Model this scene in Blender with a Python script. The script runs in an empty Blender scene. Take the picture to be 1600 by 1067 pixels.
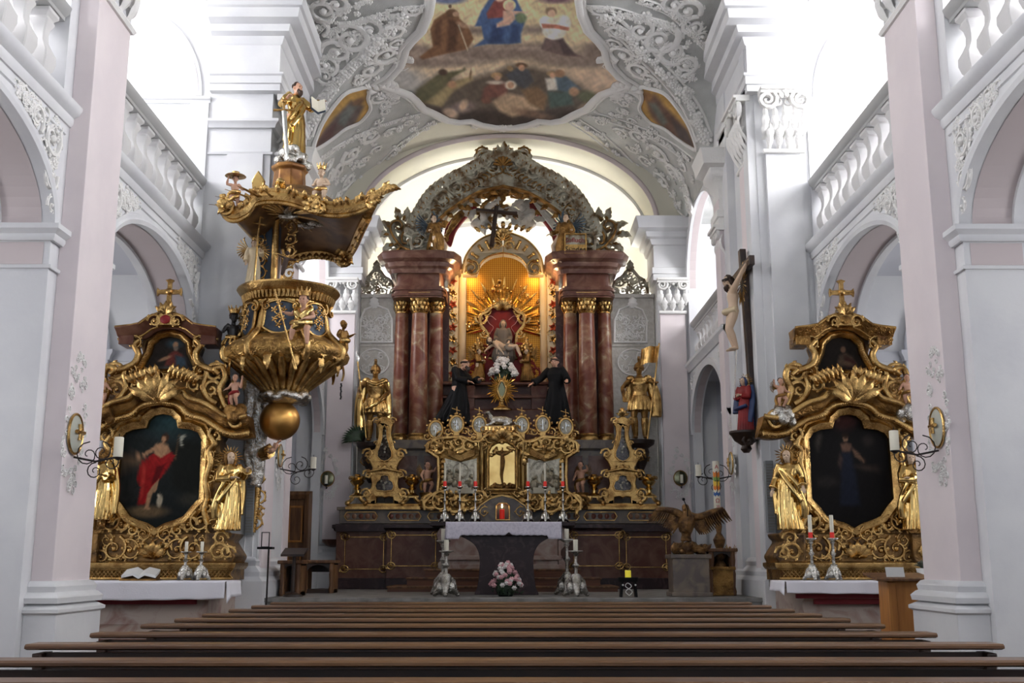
import bpy, bmesh, math, random
import numpy as np
from mathutils import Vector, Matrix, Quaternion, geometry, noise

random.seed(7)
SC = bpy.context.scene
COL = SC.collection
PI = math.pi
R = math.radians

# ------------------------------------------------------------------ camera
F_PX = 1700.0
CAM = Vector((0.0, 0.0, 1.35))
PITCH = math.atan((878 - 533.5) / F_PX)
YAW = -math.atan(7.0 / F_PX)
cd = bpy.data.cameras.new('camera')
cam = bpy.data.objects.new('camera', cd)
COL.objects.link(cam)
cd.sensor_fit = 'HORIZONTAL'
cd.sensor_width = 36.0
cd.lens = 36.0 * F_PX / 1600.0
cd.clip_start = 0.02
cd.clip_end = 200
cam.location = CAM
cam.rotation_euler = (PI / 2 + PITCH, 0, YAW)
SC.camera = cam

# ------------------------------------------------------------------ world, view
w = bpy.data.worlds.new('world')
SC.world = w
w.use_nodes = True
bg = w.node_tree.nodes['Background']
bg.inputs[0].default_value = (0.80, 0.88, 1.0, 1)
bg.inputs[1].default_value = 0.55
SC.view_settings.view_transform = 'Standard'
SC.view_settings.look = 'None'
SC.view_settings.exposure = 1.0
SC.view_settings.gamma = 1.0
SC.view_settings.use_curve_mapping = False
SC.cycles.max_bounces = 6
SC.cycles.diffuse_bounces = 4
SC.cycles.glossy_bounces = 3
SC.cycles.sample_clamp_indirect = 6.0
SC.cycles.caustics_reflective = False
SC.cycles.caustics_refractive = False

# light levels, all of daylight through the church's windows and of its lamps
E_RIGHT, E_LEFT, E_CHANCEL, E_APSE, E_AISLE = 11.0, 6.5, 8.0, 12.5, 3.0

# ------------------------------------------------------------------ pixel <-> place
ROT = cam.rotation_euler.to_matrix()
def ray(px, py):
    return ROT @ Vector(((px - 800.0) / F_PX, (533.5 - py) / F_PX, -1.0))
def P(px, py, Y):
    d = ray(px, py); return CAM + d * ((Y - CAM.y) / d.y)
def PX(px, py, X):
    d = ray(px, py); return CAM + d * ((X - CAM.x) / d.x)
def PZ(px, py, Z):
    d = ray(px, py); return CAM + d * ((Z - CAM.z) / d.z)
def SZ(py0, py1, Y):            # size in metres of a vertical pixel span at depth Y
    return abs(P(800, py0, Y).z - P(800, py1, Y).z)
def SX(n, Y): return n * Y / F_PX

# ------------------------------------------------------------------ materials
MATS = {}
def hexc(r, g, b):
    f = lambda c: (c / 12.92 if c <= .04045 else ((c + .055) / 1.055) ** 2.4)
    return (f(r / 255), f(g / 255), f(b / 255), 1)
def mat(name, col, rough=.6, metal=0., col2=None, scale=4., detail=4., ramp=(.4, .6), bump=0., bscale=20., btype='noise',
        emit=None, estr=0., spec=.5, coat=0., distort=0., stretch=(1, 1, 1), vcol=None, alpha=1., trans=0., col3=None):
    if name in MATS: return MATS[name]
    m = bpy.data.materials.new(name); m.use_nodes = True
    nt = m.node_tree; b = nt.nodes['Principled BSDF']; L = nt.links
    b.inputs['Base Color'].default_value = col
    b.inputs['Roughness'].default_value = rough
    b.inputs['Metallic'].default_value = metal
    b.inputs['Specular IOR Level'].default_value = spec
    b.inputs['Coat Weight'].default_value = coat
    b.inputs['Alpha'].default_value = alpha
    b.inputs['Transmission Weight'].default_value = trans
    tc = nt.nodes.new('ShaderNodeTexCoord'); mp = nt.nodes.new('ShaderNodeMapping')
    mp.inputs['Scale'].default_value = stretch
    L.new(tc.outputs['Object'], mp.inputs[0])
    if col2 is not None:
        n = nt.nodes.new('ShaderNodeTexNoise'); n.inputs['Scale'].default_value = scale
        n.inputs['Detail'].default_value = detail; n.inputs['Distortion'].default_value = distort
        L.new(mp.outputs[0], n.inputs['Vector'])
        r = nt.nodes.new('ShaderNodeValToRGB')
        r.color_ramp.elements[0].position = ramp[0]; r.color_ramp.elements[0].color = col
        r.color_ramp.elements[1].position = ramp[1]; r.color_ramp.elements[1].color = col2
        if col3 is not None:
            e = r.color_ramp.elements.new(min(.98, ramp[1] + .12)); e.color = col3
        L.new(n.outputs['Fac'], r.inputs[0]); L.new(r.outputs[0], b.inputs['Base Color'])
    if vcol:
        a = nt.nodes.new('ShaderNodeVertexColor'); a.layer_name = vcol
        L.new(a.outputs[0], b.inputs['Base Color'])
    if bump > 0:
        if btype == 'noise':
            t = nt.nodes.new('ShaderNodeTexNoise'); t.inputs['Scale'].default_value = bscale; t.inputs['Detail'].default_value = 3; o = t.outputs['Fac']
        elif btype == 'voronoi':
            t = nt.nodes.new('ShaderNodeTexVoronoi'); t.feature = 'SMOOTH_F1'; t.inputs['Scale'].default_value = bscale; o = t.outputs['Distance']
        elif btype == 'carved':
            t = nt.nodes.new('ShaderNodeTexNoise'); t.inputs['Scale'].default_value = bscale; t.inputs['Detail'].default_value = 2; t.inputs['Distortion'].default_value = 2.2; o = t.outputs['Fac']
        else:
            t = nt.nodes.new('ShaderNodeTexWave'); t.inputs['Scale'].default_value = bscale; t.inputs['Distortion'].default_value = 3; o = t.outputs['Fac']
        L.new(mp.outputs[0], t.inputs['Vector'])
        bp = nt.nodes.new('ShaderNodeBump'); bp.inputs['Strength'].default_value = bump; bp.inputs['Distance'].default_value = .03
        L.new(o, bp.inputs['Height']); L.new(bp.outputs[0], b.inputs['Normal'])
    if emit is not None:
        b.inputs['Emission Color'].default_value = emit; b.inputs['Emission Strength'].default_value = estr
    MATS[name] = m
    return m
M = {}
M['plaster'] = mat('white_plaster', hexc(226, 226, 226), .8, bump=.06, bscale=14, col2=hexc(216, 216, 218), scale=1.2)
M['cream'] = mat('cream_plaster', hexc(226, 222, 204), .8, col2=hexc(216, 212, 196), scale=1.)
M['pink'] = mat('pink_plaster', hexc(233, 222, 222), .8, col2=hexc(227, 216, 217), scale=1.5)
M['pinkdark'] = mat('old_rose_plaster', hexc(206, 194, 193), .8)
M['stucco'] = mat('stucco', hexc(236, 234, 230), .75, bump=.25, bscale=30)
M['vault'] = mat('vault_plaster', hexc(204, 204, 200), .8, col2=hexc(186, 187, 183), scale=2., bump=.35, bscale=18, btype='carved')
M['aisle'] = mat('aisle_plaster', hexc(205, 206, 212), .85)
M['gold'] = mat('gilded_wood', hexc(212, 174, 110), .26, .95, col2=hexc(138, 100, 54), scale=7, ramp=(.42, .72), bump=.25, bscale=22, btype='carved')
M['goldsmooth'] = mat('burnished_gold', hexc(230, 196, 126), .2, 1., col2=hexc(184, 142, 80), scale=3, ramp=(.4, .75), bump=.06, bscale=10)
M['goldcarve'] = mat('carved_gold', hexc(202, 162, 96), .3, .92, col2=hexc(108, 76, 42), scale=9, ramp=(.4, .75), bump=.9, bscale=16, btype='carved')
M['golddark'] = mat('aged_gold', hexc(166, 126, 70), .36, .85, col2=hexc(84, 56, 32), scale=6, ramp=(.4, .7), bump=.7, bscale=18, btype='carved')
M['globe'] = mat('globe_gold', hexc(200, 152, 84), .36, .95, col2=hexc(146, 102, 52), scale=2.2, ramp=(.4, .7), bump=.05, bscale=8)
M['ground'] = mat('gilt_ground', hexc(152, 116, 68), .38, .75, col2=hexc(80, 62, 46), scale=5, ramp=(.42, .62), bump=.5, bscale=16, btype='carved')
M['silver'] = mat('silver', hexc(214, 212, 205), .26, .95, col2=hexc(160, 156, 148), scale=9, bump=.6, bscale=20, btype='carved')
M['reliefdark'] = mat('silver_relief_shade', hexc(160, 152, 130), .35, .5)
M['silverplain'] = mat('polished_silver', hexc(222, 221, 216), .2, .95, bump=.08, bscale=15)
M['relief'] = mat('silver_relief', hexc(226, 222, 204), .4, .25, col2=hexc(178, 172, 152), scale=14, ramp=(.42, .66), bump=.6, bscale=16, btype='carved')
M['marblered'] = mat('red_marble', hexc(92, 58, 48), .3, 0, col2=hexc(128, 98, 82), col3=hexc(156, 134, 112), scale=3.2, detail=7, ramp=(.42, .68), distort=1.6, spec=.4)
M['marblecol'] = mat('column_marble', hexc(116, 60, 44), .36, 0, col2=hexc(146, 104, 78), col3=hexc(188, 168, 134), scale=3.4, detail=9, ramp=(.4, .58), distort=1.1, spec=.35)
M['marblebrown'] = mat('brown_marble', hexc(90, 52, 40), .35, 0, col2=hexc(124, 90, 72), scale=3.5, detail=7, ramp=(.4, .75), distort=1.4, spec=.3)
M['marbledark'] = mat('dark_marble', hexc(48, 32, 33), .35, 0, col2=hexc(90, 68, 70), scale=4, detail=8, ramp=(.52, .8), distort=2.2, spec=.3)
M['marblegrey'] = mat('grey_marble', hexc(124, 110, 94), .35, 0, col2=hexc(92, 82, 76), scale=4, detail=6, distort=1.2)
M['marblebase'] = mat('pale_red_marble', hexc(172, 156, 144), .4, 0, col2=hexc(136, 100, 90), scale=3, detail=7, ramp=(.45, .7), distort=1.6)
M['pew'] = mat('pew_wood', hexc(116, 82, 50), .36, 0, col2=hexc(84, 55, 33), scale=3, detail=5, ramp=(.35, .7), stretch=(.35, 6, 6), bump=.08, bscale=12)
M['pewend'] = mat('dark_pew_wood', hexc(50, 30, 19), .5, 0, col2=hexc(34, 20, 13), scale=5)
M['darkwood'] = mat('dark_wood', hexc(54, 34, 22), .45, 0, col2=hexc(36, 22, 15), scale=6)
M['brownwood'] = mat('brown_wood', hexc(122, 84, 50), .5, 0, col2=hexc(88, 56, 32), scale=3, stretch=(6, 6, .5))
M['pine'] = mat('pine_wood', hexc(186, 126, 62), .5, 0, col2=hexc(156, 98, 44), scale=2.5, stretch=(7, 7, .6), ramp=(.35, .7))
M['stepwood'] = mat('step_wood', hexc(112, 66, 36), .5, 0, col2=hexc(92, 52, 28), scale=3, stretch=(.5, 6, 6))
M['linen'] = mat('white_linen', hexc(232, 230, 236), .85, bump=.1, bscale=60)
M['stone'] = mat('grey_stone', hexc(140, 138, 134), .6, col2=hexc(112, 110, 106), scale=5)
M['skin'] = mat('painted_skin', hexc(206, 158, 130), .45)
M['skinpale'] = mat('pale_painted_skin', hexc(206, 178, 150), .45)
M['skindark'] = mat('black_painted_skin', hexc(24, 20, 20), .35)
M['hair'] = mat('brown_hair', hexc(58, 38, 26), .6)
M['hairgrey'] = mat('light_hair', hexc(140, 100, 60), .6)
M['black'] = mat('black_cloth', hexc(15, 15, 17), .7, spec=.2)
M['bluecloth'] = mat('blue_cloth', hexc(34, 56, 98), .5)
M['bluegrey'] = mat('slate_blue_panel', hexc(64, 78, 94), .45, col2=hexc(50, 60, 74), scale=6)
M['redcloth'] = mat('red_cloth', hexc(146, 26, 26), .6, col2=hexc(112, 16, 18), scale=3)
M['greycloth'] = mat('grey_cloth', hexc(118, 108, 98), .6)
M['bluewing'] = mat('blue_grey_feathers', hexc(76, 92, 104), .55)
M['discpale'] = mat('pale_green_disc', hexc(186, 188, 176), .3)
M['iron'] = mat('wrought_iron', hexc(52, 46, 44), .5, .6)
M['glassdark'] = mat('dark_glass', hexc(40, 36, 36), .12, 0, col2=hexc(84, 76, 70), scale=22, coat=.6)
M['mirror'] = mat('bronze_disc', hexc(122, 122, 96), .22, .8)
M['wax'] = mat('ivory_wax', hexc(232, 226, 206), .5)
M['redwax'] = mat('red_glass', hexc(170, 20, 20), .3, emit=(1, .05, .03, 1), estr=.12)
M['flame'] = mat('flame', (1, .8, .4, 1), .5, emit=(1, .75, .4, 1), estr=12)
M['greypaint'] = mat('grey_stucco_paint', hexc(204, 200, 192), .6, col2=hexc(190, 185, 176), scale=12, bump=.3, bscale=26)
M['greengrey'] = mat('grey_green_paint', hexc(178, 174, 156), .5, 0, col2=hexc(112, 88, 56), scale=6, ramp=(.44, .64), bump=.5, bscale=20, btype='carved')
M['leafgreen'] = mat('leaf_green', hexc(38, 62, 34), .5, col2=hexc(26, 44, 24), scale=10)
M['petalwhite'] = mat('white_petals', hexc(226, 220, 216), .7)
M['petalpink'] = mat('pink_petals', hexc(220, 168, 172), .7)
M['ivory'] = mat('ivory_paint', hexc(214, 194, 158), .5)
M['copper'] = mat('red_gilt', hexc(150, 62, 34), .45, .4)
M['loud'] = mat('grey_metal', hexc(134, 138, 140), .5)
M['carpet'] = mat('red_trim', hexc(110, 26, 32), .8)
M['floor'] = mat('floor_stone', hexc(120, 104, 92), .4, col2=hexc(96, 82, 72), scale=2)
M['ochre'] = mat('ochre_wood', hexc(158, 112, 54), .4, .5, col2=hexc(112, 72, 34), scale=4, bump=.1, bscale=12)
M['eagle'] = mat('bronzed_feathers', hexc(140, 104, 62), .42, .6, col2=hexc(78, 54, 34), scale=10, bump=.5, bscale=26, btype='carved')
M['yellowwax'] = mat('yellow_wax', hexc(222, 204, 40), .4, emit=(1, .85, .1, 1), estr=.15)
M['white'] = mat('white_glaze', hexc(226, 226, 222), .35)
M['greyplant'] = mat('grey_green_leaf', hexc(92, 96, 84), .7)
M['paint'] = mat('oil_paint', (1, 1, 1, 1), .6, vcol='Col', spec=.12)
M['frescopaint'] = mat('fresco_paint', (1, 1, 1, 1), .8, vcol='Col')
M['rednote'] = mat('printed_red', hexc(186, 34, 40), .5)
M['prnblue'] = mat('printed_blue', hexc(54, 96, 160), .5)
M['pryellow'] = mat('printed_yellow', hexc(236, 196, 60), .5)
M['prorange'] = mat('printed_orange', hexc(230, 130, 40), .5)
M['prgreen'] = mat('printed_green', hexc(120, 160, 70), .5)

# ------------------------------------------------------------------ mesh builder
class MB:
    def __init__(s): s.v = []; s.f = []; s.mi = []; s.cur = 0
    def add(s, vs, fs):
        b = len(s.v); s.v.extend([tuple(q) for q in vs])
        for f in fs: s.f.append(tuple(b + i for i in f)); s.mi.append(s.cur)
        return s
    def merge(s, o, mtx=None):
        vs = o.v if mtx is None else [tuple(mtx @ Vector(q)) for q in o.v]
        return s.add(vs, o.f)
    def box(s, x0, x1, y0, y1, z0, z1):
        vs = [(x, y, z) for z in (z0, z1) for y in (y0, y1) for x in (x0, x1)]
        return s.add(vs, [(0, 2, 3, 1), (4, 5, 7, 6), (0, 1, 5, 4), (2, 6, 7, 3), (0, 4, 6, 2), (1, 3, 7, 5)])
    def prism(s, pts, a0, a1, axis='y', holes=()):
        """extrude a 2-D outline (x,z for axis y; y,z for axis x; x,y for axis z), optional holes"""
        def m(p, a):
            if axis == 'y': return (p[0], a, p[1])
            if axis == 'x': return (a, p[0], p[1])
            return (p[0], p[1], a)
        loops = [list(pts)] + [list(h) for h in holes]
        tri = geometry.tessellate_polygon([[Vector((p[0], p[1], 0)) for p in l] for l in loops])
        flat = [p for l in loops for p in l]; n = len(flat)
        vs = [m(p, a0) for p in flat] + [m(p, a1) for p in flat]
        fs = [tuple(t) for t in tri] + [tuple(n + i for i in reversed(t)) for t in tri]
        k = 0
        for l in loops:
            c = len(l)
            for i in range(c):
                j = (i + 1) % c; fs.append((k + i, k + j, n + k + j, n + k + i))
            k += c
        return s.add(vs, fs)
    def lathe(s, prof, c=(0, 0, 0), n=20, sx=1., sy=1., rot=0., mtx=None, flute=None):
        vs = []; fs = []
        for r, z in prof:
            for i in range(n):
                a = rot + 2 * PI * i / n
                rr = r * (1 + (flute[1] * math.cos(flute[0] * a) if flute else 0))
                vs.append(Vector((rr * sx * math.cos(a), rr * sy * math.sin(a), z)))
        if mtx is not None: vs = [mtx @ q for q in vs]
        vs = [q + Vector(c) for q in vs]
        for k in range(len(prof) - 1):
            for i in range(n):
                j = (i + 1) % n; fs.append((k * n + i, k * n + j, (k + 1) * n + j, (k + 1) * n + i))
        fs.append(tuple(reversed(range(n)))); b = (len(prof) - 1) * n
        fs.append(tuple(b + i for i in range(n)))
        return s.add(vs, fs)
    def tube(s, path, rad, n=8, flat=1., up=None):
        path = [Vector(p) for p in path]; m = len(path)
        if not hasattr(rad, '__len__'): rad = [rad] * m
        vs = []; fs = []; nrm = None
        for i, p in enumerate(path):
            t = (path[min(i + 1, m - 1)] - path[max(i - 1, 0)])
            t = t.normalized() if t.length > 1e-9 else Vector((0, 0, 1))
            if nrm is None:
                a = Vector(up) if up is not None else (Vector((0, 0, 1)) if abs(t.z) < .9 else Vector((0, 1, 0)))
                nrm = (a - t * a.dot(t)).normalized()
            else:
                nrm = (nrm - t * nrm.dot(t)); nrm = nrm.normalized() if nrm.length > 1e-6 else t.orthogonal().normalized()
            b = t.cross(nrm)
            for k in range(n):
                a = 2 * PI * k / n
                vs.append(p + (nrm * math.cos(a) * flat + b * math.sin(a)) * rad[i])
        for i in range(m - 1):
            for k in range(n):
                j = (k + 1) % n; fs.append((i * n + k, i * n + j, (i + 1) * n + j, (i + 1) * n + k))
        fs.append(tuple(reversed(range(n)))); fs.append(tuple((m - 1) * n + k for k in range(n)))
        return s.add(vs, fs)
    def ball(s, c, r, n=8, m=6, rot=None):
        c = Vector(c); r = r if hasattr(r, '__len__') else (r, r, r)
        vs = [Vector((0, 0, r[2]))]; fs = []
        for i in range(1, m):
            b = PI * i / m
            for k in range(n):
                a = 2 * PI * k / n
                vs.append(Vector((r[0] * math.sin(b) * math.cos(a), r[1] * math.sin(b) * math.sin(a), r[2] * math.cos(b))))
        vs.append(Vector((0, 0, -r[2])))
        for k in range(n): fs.append((0, 1 + k, 1 + (k + 1) % n))
        for i in range(m - 2):
            for k in range(n):
                j = (k + 1) % n; fs.append((1 + i * n + k, 1 + (i + 1) * n + k, 1 + (i + 1) * n + j, 1 + i * n + j))
        e = len(vs) - 1
        for k in range(n): fs.append((e, 1 + (m - 2) * n + (k + 1) % n, 1 + (m - 2) * n + k))
        if rot is not None: vs = [rot @ q for q in vs]
        return s.add([q + c for q in vs], fs)
    def sweep(s, path, prof, nrm, closed=False):
        """moulding: profile (side, out) swept along a planar path; side = nrm x tangent, out = nrm"""
        path = [Vector(p) for p in path]; N = Vector(nrm).normalized(); m = len(path); k = len(prof); vs = []; fs = []
        for i, p in enumerate(path):
            a = path[i - 1] if (i > 0 or closed) else None
            b = path[(i + 1) % m] if (i < m - 1 or closed) else None
            t1 = (p - a).normalized() if a is not None else None
            t2 = (b - p).normalized() if b is not None else None
            if t1 is None: t1 = t2
            if t2 is None: t2 = t1
            s1 = N.cross(t1); s2 = N.cross(t2); sd = s1 + s2
            sd = sd.normalized() if sd.length > 1e-6 else s1
            sc = 1 / max(.35, sd.dot(s1))
            for u, o in prof: vs.append(p + sd * (u * sc) + N * o)
        rng = m if closed else m - 1
        for i in range(rng):
            j = (i + 1) % m
            for q in range(k):
                r_ = (q + 1) % k; fs.append((i * k + q, i * k + r_, j * k + r_, j * k + q))
        if not closed:
            fs.append(tuple(range(k))); fs.append(tuple((m - 1) * k + q for q in reversed(range(k))))
        return s.add(vs, fs)
    def mesh(s, name):
        me = bpy.data.meshes.new(name); me.from_pydata(s.v, [], s.f)
        if any(s.mi): me.polygons.foreach_set('material_index', s.mi)
        me.validate(); me.update()
        bm = bmesh.new(); bm.from_mesh(me); bmesh.ops.recalc_face_normals(bm, faces=bm.faces); bm.to_mesh(me); bm.free()
        return me
    def build(s, name, m, parent=None, smooth=40, bevel=0., label=None, kind=None, mats=None):
        me = s.mesh(name)
        for q in (mats or [m]): me.materials.append(q)
        finish(me, smooth)
        return link(name, me, parent, bevel, label, kind)
def finish(me, smooth):
    if smooth:
        me.polygons.foreach_set('use_smooth', [True] * len(me.polygons))
        if smooth < 180: me.set_sharp_from_angle(angle=R(smooth))
    me.update()
def link(name, me, parent=None, bevel=0., label=None, kind=None):
    o = bpy.data.objects.new(name, me); COL.objects.link(o)
    if parent is not None:
        o.parent = parent
        o.matrix_parent_inverse = Matrix.Translation(-parent.location) if parent.get('worldkids') else Matrix()
    if bevel:
        bv = o.modifiers.new('bevel', 'BEVEL'); bv.width = bevel; bv.segments = 2; bv.limit_method = 'ANGLE'; bv.angle_limit = R(40)
    if label: o['label'] = label
    if kind: o['kind'] = kind
    return o
def thing(name, label, cat, loc=(0, 0, 0), rz=0., group=None, world=False):
    """an Empty at the thing's base; with world=True its children are modelled in world coordinates"""
    o = bpy.data.objects.new(name, None); COL.objects.link(o); o.empty_display_size = .1
    o.location = loc; o.rotation_euler = (0, 0, rz)
    o['label'] = label; o['category'] = cat
    if group: o['group'] = group
    if world: o['worldkids'] = 1
    return o
def tag(o, label, cat, group=None):
    o['label'] = label; o['category'] = cat
    if group: o['group'] = group
    return o
def struct(o): o['kind'] = 'structure'; return o
def recenter(o):
    """move a world-modelled single mesh's origin to its base"""
    me = o.data; n = len(me.vertices); co = np.empty(n * 3); me.vertices.foreach_get('co', co); co = co.reshape(-1, 3)
    c = np.array([(co[:, 0].min() + co[:, 0].max()) / 2, (co[:, 1].min() + co[:, 1].max()) / 2, co[:, 2].min()])
    me.vertices.foreach_set('co', (co - c).ravel()); me.update(); o.location = Vector(c); return o
def remesh(mb, voxel, smooth=3, name='m'):
    me = mb.mesh(name); o = bpy.data.objects.new('tmp', me); COL.objects.link(o)
    r = o.modifiers.new('r', 'REMESH'); r.mode = 'VOXEL'; r.voxel_size = voxel; r.use_smooth_shade = True
    if smooth:
        q = o.modifiers.new('s', 'SMOOTH'); q.iterations = smooth; q.factor = .5
    dg = bpy.context.evaluated_depsgraph_get(); dg.update()
    out = bpy.data.meshes.new_from_object(o.evaluated_get(dg)); out.name = name
    bpy.data.objects.remove(o); bpy.data.meshes.remove(me)
    return out
def blob(mb, name, m, parent=None, voxel=.012, smooth=3, label=None, mats=None):
    me = remesh(mb, voxel, smooth, name); me.materials.clear(); me.materials.append(m)
    finish(me, 180); return link(name, me, parent, 0, label)
def copy_tree(o, parent=None):
    c = o.copy(); COL.objects.link(c)
    if parent is not None: c.parent = parent; c.matrix_parent_inverse = o.matrix_parent_inverse.copy()
    for ch in [q for q in KIDS.get(o.name, [])]: copy_tree(ch, c)
    return c
KIDS = {}
def index_kids():
    KIDS.clear()
    for q in bpy.data.objects:
        if q.parent is not None: KIDS.setdefault(q.parent.name, []).append(q)

# ------------------------------------------------------------------ curve and ornament helpers (2-D points)
def spiral2(c, r0, r1, a0, a1, n=18):
    return [(c[0] + (r0 + (r1 - r0) * i / (n - 1)) * math.cos(a0 + (a1 - a0) * i / (n - 1)),
             c[1] + (r0 + (r1 - r0) * i / (n - 1)) * math.sin(a0 + (a1 - a0) * i / (n - 1))) for i in range(n)]
def spline2(pts, n=6, closed=False):
    out = []; m = len(pts)
    rng = m if closed else m - 1
    for i in range(rng):
        g = (lambda k: pts[k % m]) if closed else (lambda k: pts[max(0, min(m - 1, k))])
        p0, p1, p2, p3 = [np.array(g(i + k), float) for k in (-1, 0, 1, 2)]
        for j in range(n):
            t = j / n
            out.append(tuple(.5 * ((2 * p1) + (-p0 + p2) * t + (2 * p0 - 5 * p1 + 4 * p2 - p3) * t * t + (-p0 + 3 * p1 - 3 * p2 + p3) * t ** 3)))
    if not closed: out.append(tuple(np.array(pts[-1], float)))
    return out
def cscroll2(p0, p1, bulge=.35, curl=.22, turns=1.1):
    """a C-scroll from p0 to p1: two volutes joined by a bow"""
    p0 = Vector(p0); p1 = Vector(p1); d = p1 - p0; L = d.length; t = d / L; nrm = Vector((-t.y, t.x)) * (1 if bulge >= 0 else -1)
    b = abs(bulge) * L; r = curl * L
    base = math.atan2(t.y, t.x); sg = 1 if bulge >= 0 else -1
    a = []
    n = 12
    for i in range(n):                       # volute at p0, unwinding
        k = i / (n - 1); rr = r * (.12 + .88 * k); an = (turns * 2 * PI) * (1 - k)
        lx = -math.cos(an + 0) * rr; ly = math.sin(-an) * rr
        a.append(p0 + t * (r + lx) + nrm * (0 + -ly * 1.0))
    mid = []
    for i in range(1, 12):
        k = i / 12; mid.append(p0 + t * (L * k) + nrm * (b * math.sin(PI * k)))
    e = []
    for i in range(n):
        k = i / (n - 1); rr = r * (1 - .88 * k); an = (turns * 2 * PI) * k
        e.append(p1 - t * (r - math.cos(an) * rr) + nrm * (math.sin(-an) * rr))
    return [tuple(q) for q in a + mid + e]
class Plane:
    """maps 2-D ornament coordinates (u along, v up, d outwards) into the world"""
    def __init__(s, o, u, v): s.o = Vector(o); s.u = Vector(u).normalized(); s.v = Vector(v).normalized(); s.n = s.u.cross(s.v).normalized()
    def __call__(s, u, v, d=0.): return s.o + s.u * u + s.v * v + s.n * d
FRONT = lambda y: Plane((0, y, 0), (1, 0, 0), (0, 0, 1))       # normal is -y, towards the nave
def orn_tube(mb, f, pts, r0, r1, d=0., n=6, flat=.8, both=False):
    m = len(pts); rad = []
    for i in range(m):
        k = i / max(1, m - 1); k = abs(2 * k - 1) if both else k
        rad.append(r0 + (r1 - r0) * k)
    mb.tube([f(p[0], p[1], d) for p in pts], rad, n, flat)
def leaf(mb, f, p, ang, L, W, d=0., lift=.25, lobes=3, bend=0.):
    """an acanthus leaf: lobed strip that rises off its ground and curls at the tip"""
    n = lobes * 4; L_ = []
    ca, sa = math.cos(ang), math.sin(ang); rows = []
    for i in range(n + 1):
        k = i / n
        wdt = W * math.sin(PI * min(1, k * .93 + .07)) ** .7 * (.72 + .28 * abs(math.cos(PI * lobes * k))) * (1 - .35 * k)
        a = ang + bend * k; x = L * k
        hx = math.cos(ang + bend * k * .5) * x; hy = math.sin(ang + bend * k * .5) * x
        nx, ny = -math.sin(a), math.cos(a)
        h = d + lift * L * math.sin(PI * .8 * k)
        rows.append([f(p[0] + hx + nx * wdt * q, p[1] + hy + ny * wdt * q, h - abs(q) * W * .25 + (W * .12 if q == 0 else 0)) for q in (-1, 0, 1)])
    vs = [q for r_ in rows for q in r_]; fs = []
    for i in range(n):
        for q in range(2):
            a = i * 3 + q; fs.append((a, a + 1, a + 4, a + 3))
    # a back so that it is solid
    base = len(vs)
    vs2 = [f(p[0], p[1], d - .004)] ; tip = rows[-1][1]
    mb.add(vs, fs)
def flower(mb, f, p, r, d=0., petals=5):
    mb.ball(f(p[0], p[1], d + r * .35), r * .38, 5, 4)
    for i in range(petals):
        a = 2 * PI * i / petals + p[0] * 7
        mb.ball(f(p[0] + r * .62 * math.cos(a), p[1] + r * .62 * math.sin(a), d + r * .15), r * .42, 5, 4)
def shell(mb, f, p, r, a0=0., a1=PI, ribs=9, d=0.):
    for i in range(ribs):
        a = a0 + (a1 - a0) * (i + .5) / ribs
        q = [(p[0] + r * k * math.cos(a), p[1] + r * k * math.sin(a)) for k in (.12, .4, .7, .92, 1.)]
        w_ = r * (a1 - a0) / ribs * .52
        mb.tube([f(x, y, d + r * .16 * math.sin(PI * .62 * k)) for (x, y), k in zip(q, (.12, .4, .7, .92, 1.))], [w_ * .18, w_ * .5, w_ * .8, w_, w_ * .6], 6, .8)
def rays(mb, f, c, r0, r1, n, w_=.012, d=0., jitter=.2, a0=0., a1=2 * PI, ry=1.):
    rnd = random.Random(n)
    for i in range(n):
        a = a0 + (a1 - a0) * (i + .5) / n
        L = r1 * (1 - jitter * (i % 3) / 2.)
        u = Vector((math.cos(a), math.sin(a) * ry)); v = Vector((-math.sin(a), math.cos(a)))
        pts = [(r0, w_ * .5), (L * .8, w_), (L, w_ * .1)]
        vs = []
        for rr, ww in pts:
            for sgn in (-1, 1): vs.append(f(c[0] + u.x * rr + v.x * ww * sgn, c[1] + u.y * rr + v.y * ww * sgn, d))
            vs.append(f(c[0] + u.x * rr, c[1] + u.y * rr, d + ww * .9)); vs.append(f(c[0] + u.x * rr, c[1] + u.y * rr, d - ww * .5))
        fs = []
        for k in range(2):
            b = k * 4
            for (q, r_) in ((0, 2), (2, 1), (1, 3), (3, 0)): fs.append((b + q, b + r_, b + 4 + r_, b + 4 + q))
        fs += [(0, 2, 1, 3), (8, 10, 9, 11)]
        mb.add(vs, fs)
def acanthus_scroll(mb, f, c, r, a0, turns=1.4, cw=1, th=.16, d=0., leaves=5):
    """a rinceau: spiral stem with leaves springing off it"""
    pts = spiral2(c, r, r * .18, a0, a0 + cw * turns * 2 * PI, 22)
    orn_tube(mb, f, pts, r * th, r * th * .55, d)
    mb.ball(f(c[0], c[1], d + r * .05), r * .22, 6, 5)
    for i in range(leaves):
        k = int((i + .5) / leaves * 15); p = pts[k]; q = pts[k + 1]
        a = math.atan2(q[1] - p[1], q[0] - p[0]) - cw * .9
        leaf(mb, f, p, a, r * .55, r * .16, d, .2, 2, cw * .8)
# ================================================================== THE SETTING
W, WT = 4.36, .62             # nave wall plane and thickness
SPR, RISE, LEDGE, RAIL = 4.5, .85, 5.62, 6.75
XO = 7.4                      # outer walls of aisles and galleries
YC = 15.0                     # the wall that closes nave, aisles and galleries
XC, YE = 3.5, 20.6            # chancel wall plane, end wall
ZS = .88                      # sanctuary floor
XA = 2.92                     # half width of the apse arch
PIERS = [(-4.4, -3.1), (.45, 1.75), (5.25, 6.55), (10.0, 11.3)]
BAYS = [(-3.1, .45), (1.75, 5.25), (6.55, 10.0), (11.3, 14.8)]

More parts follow.
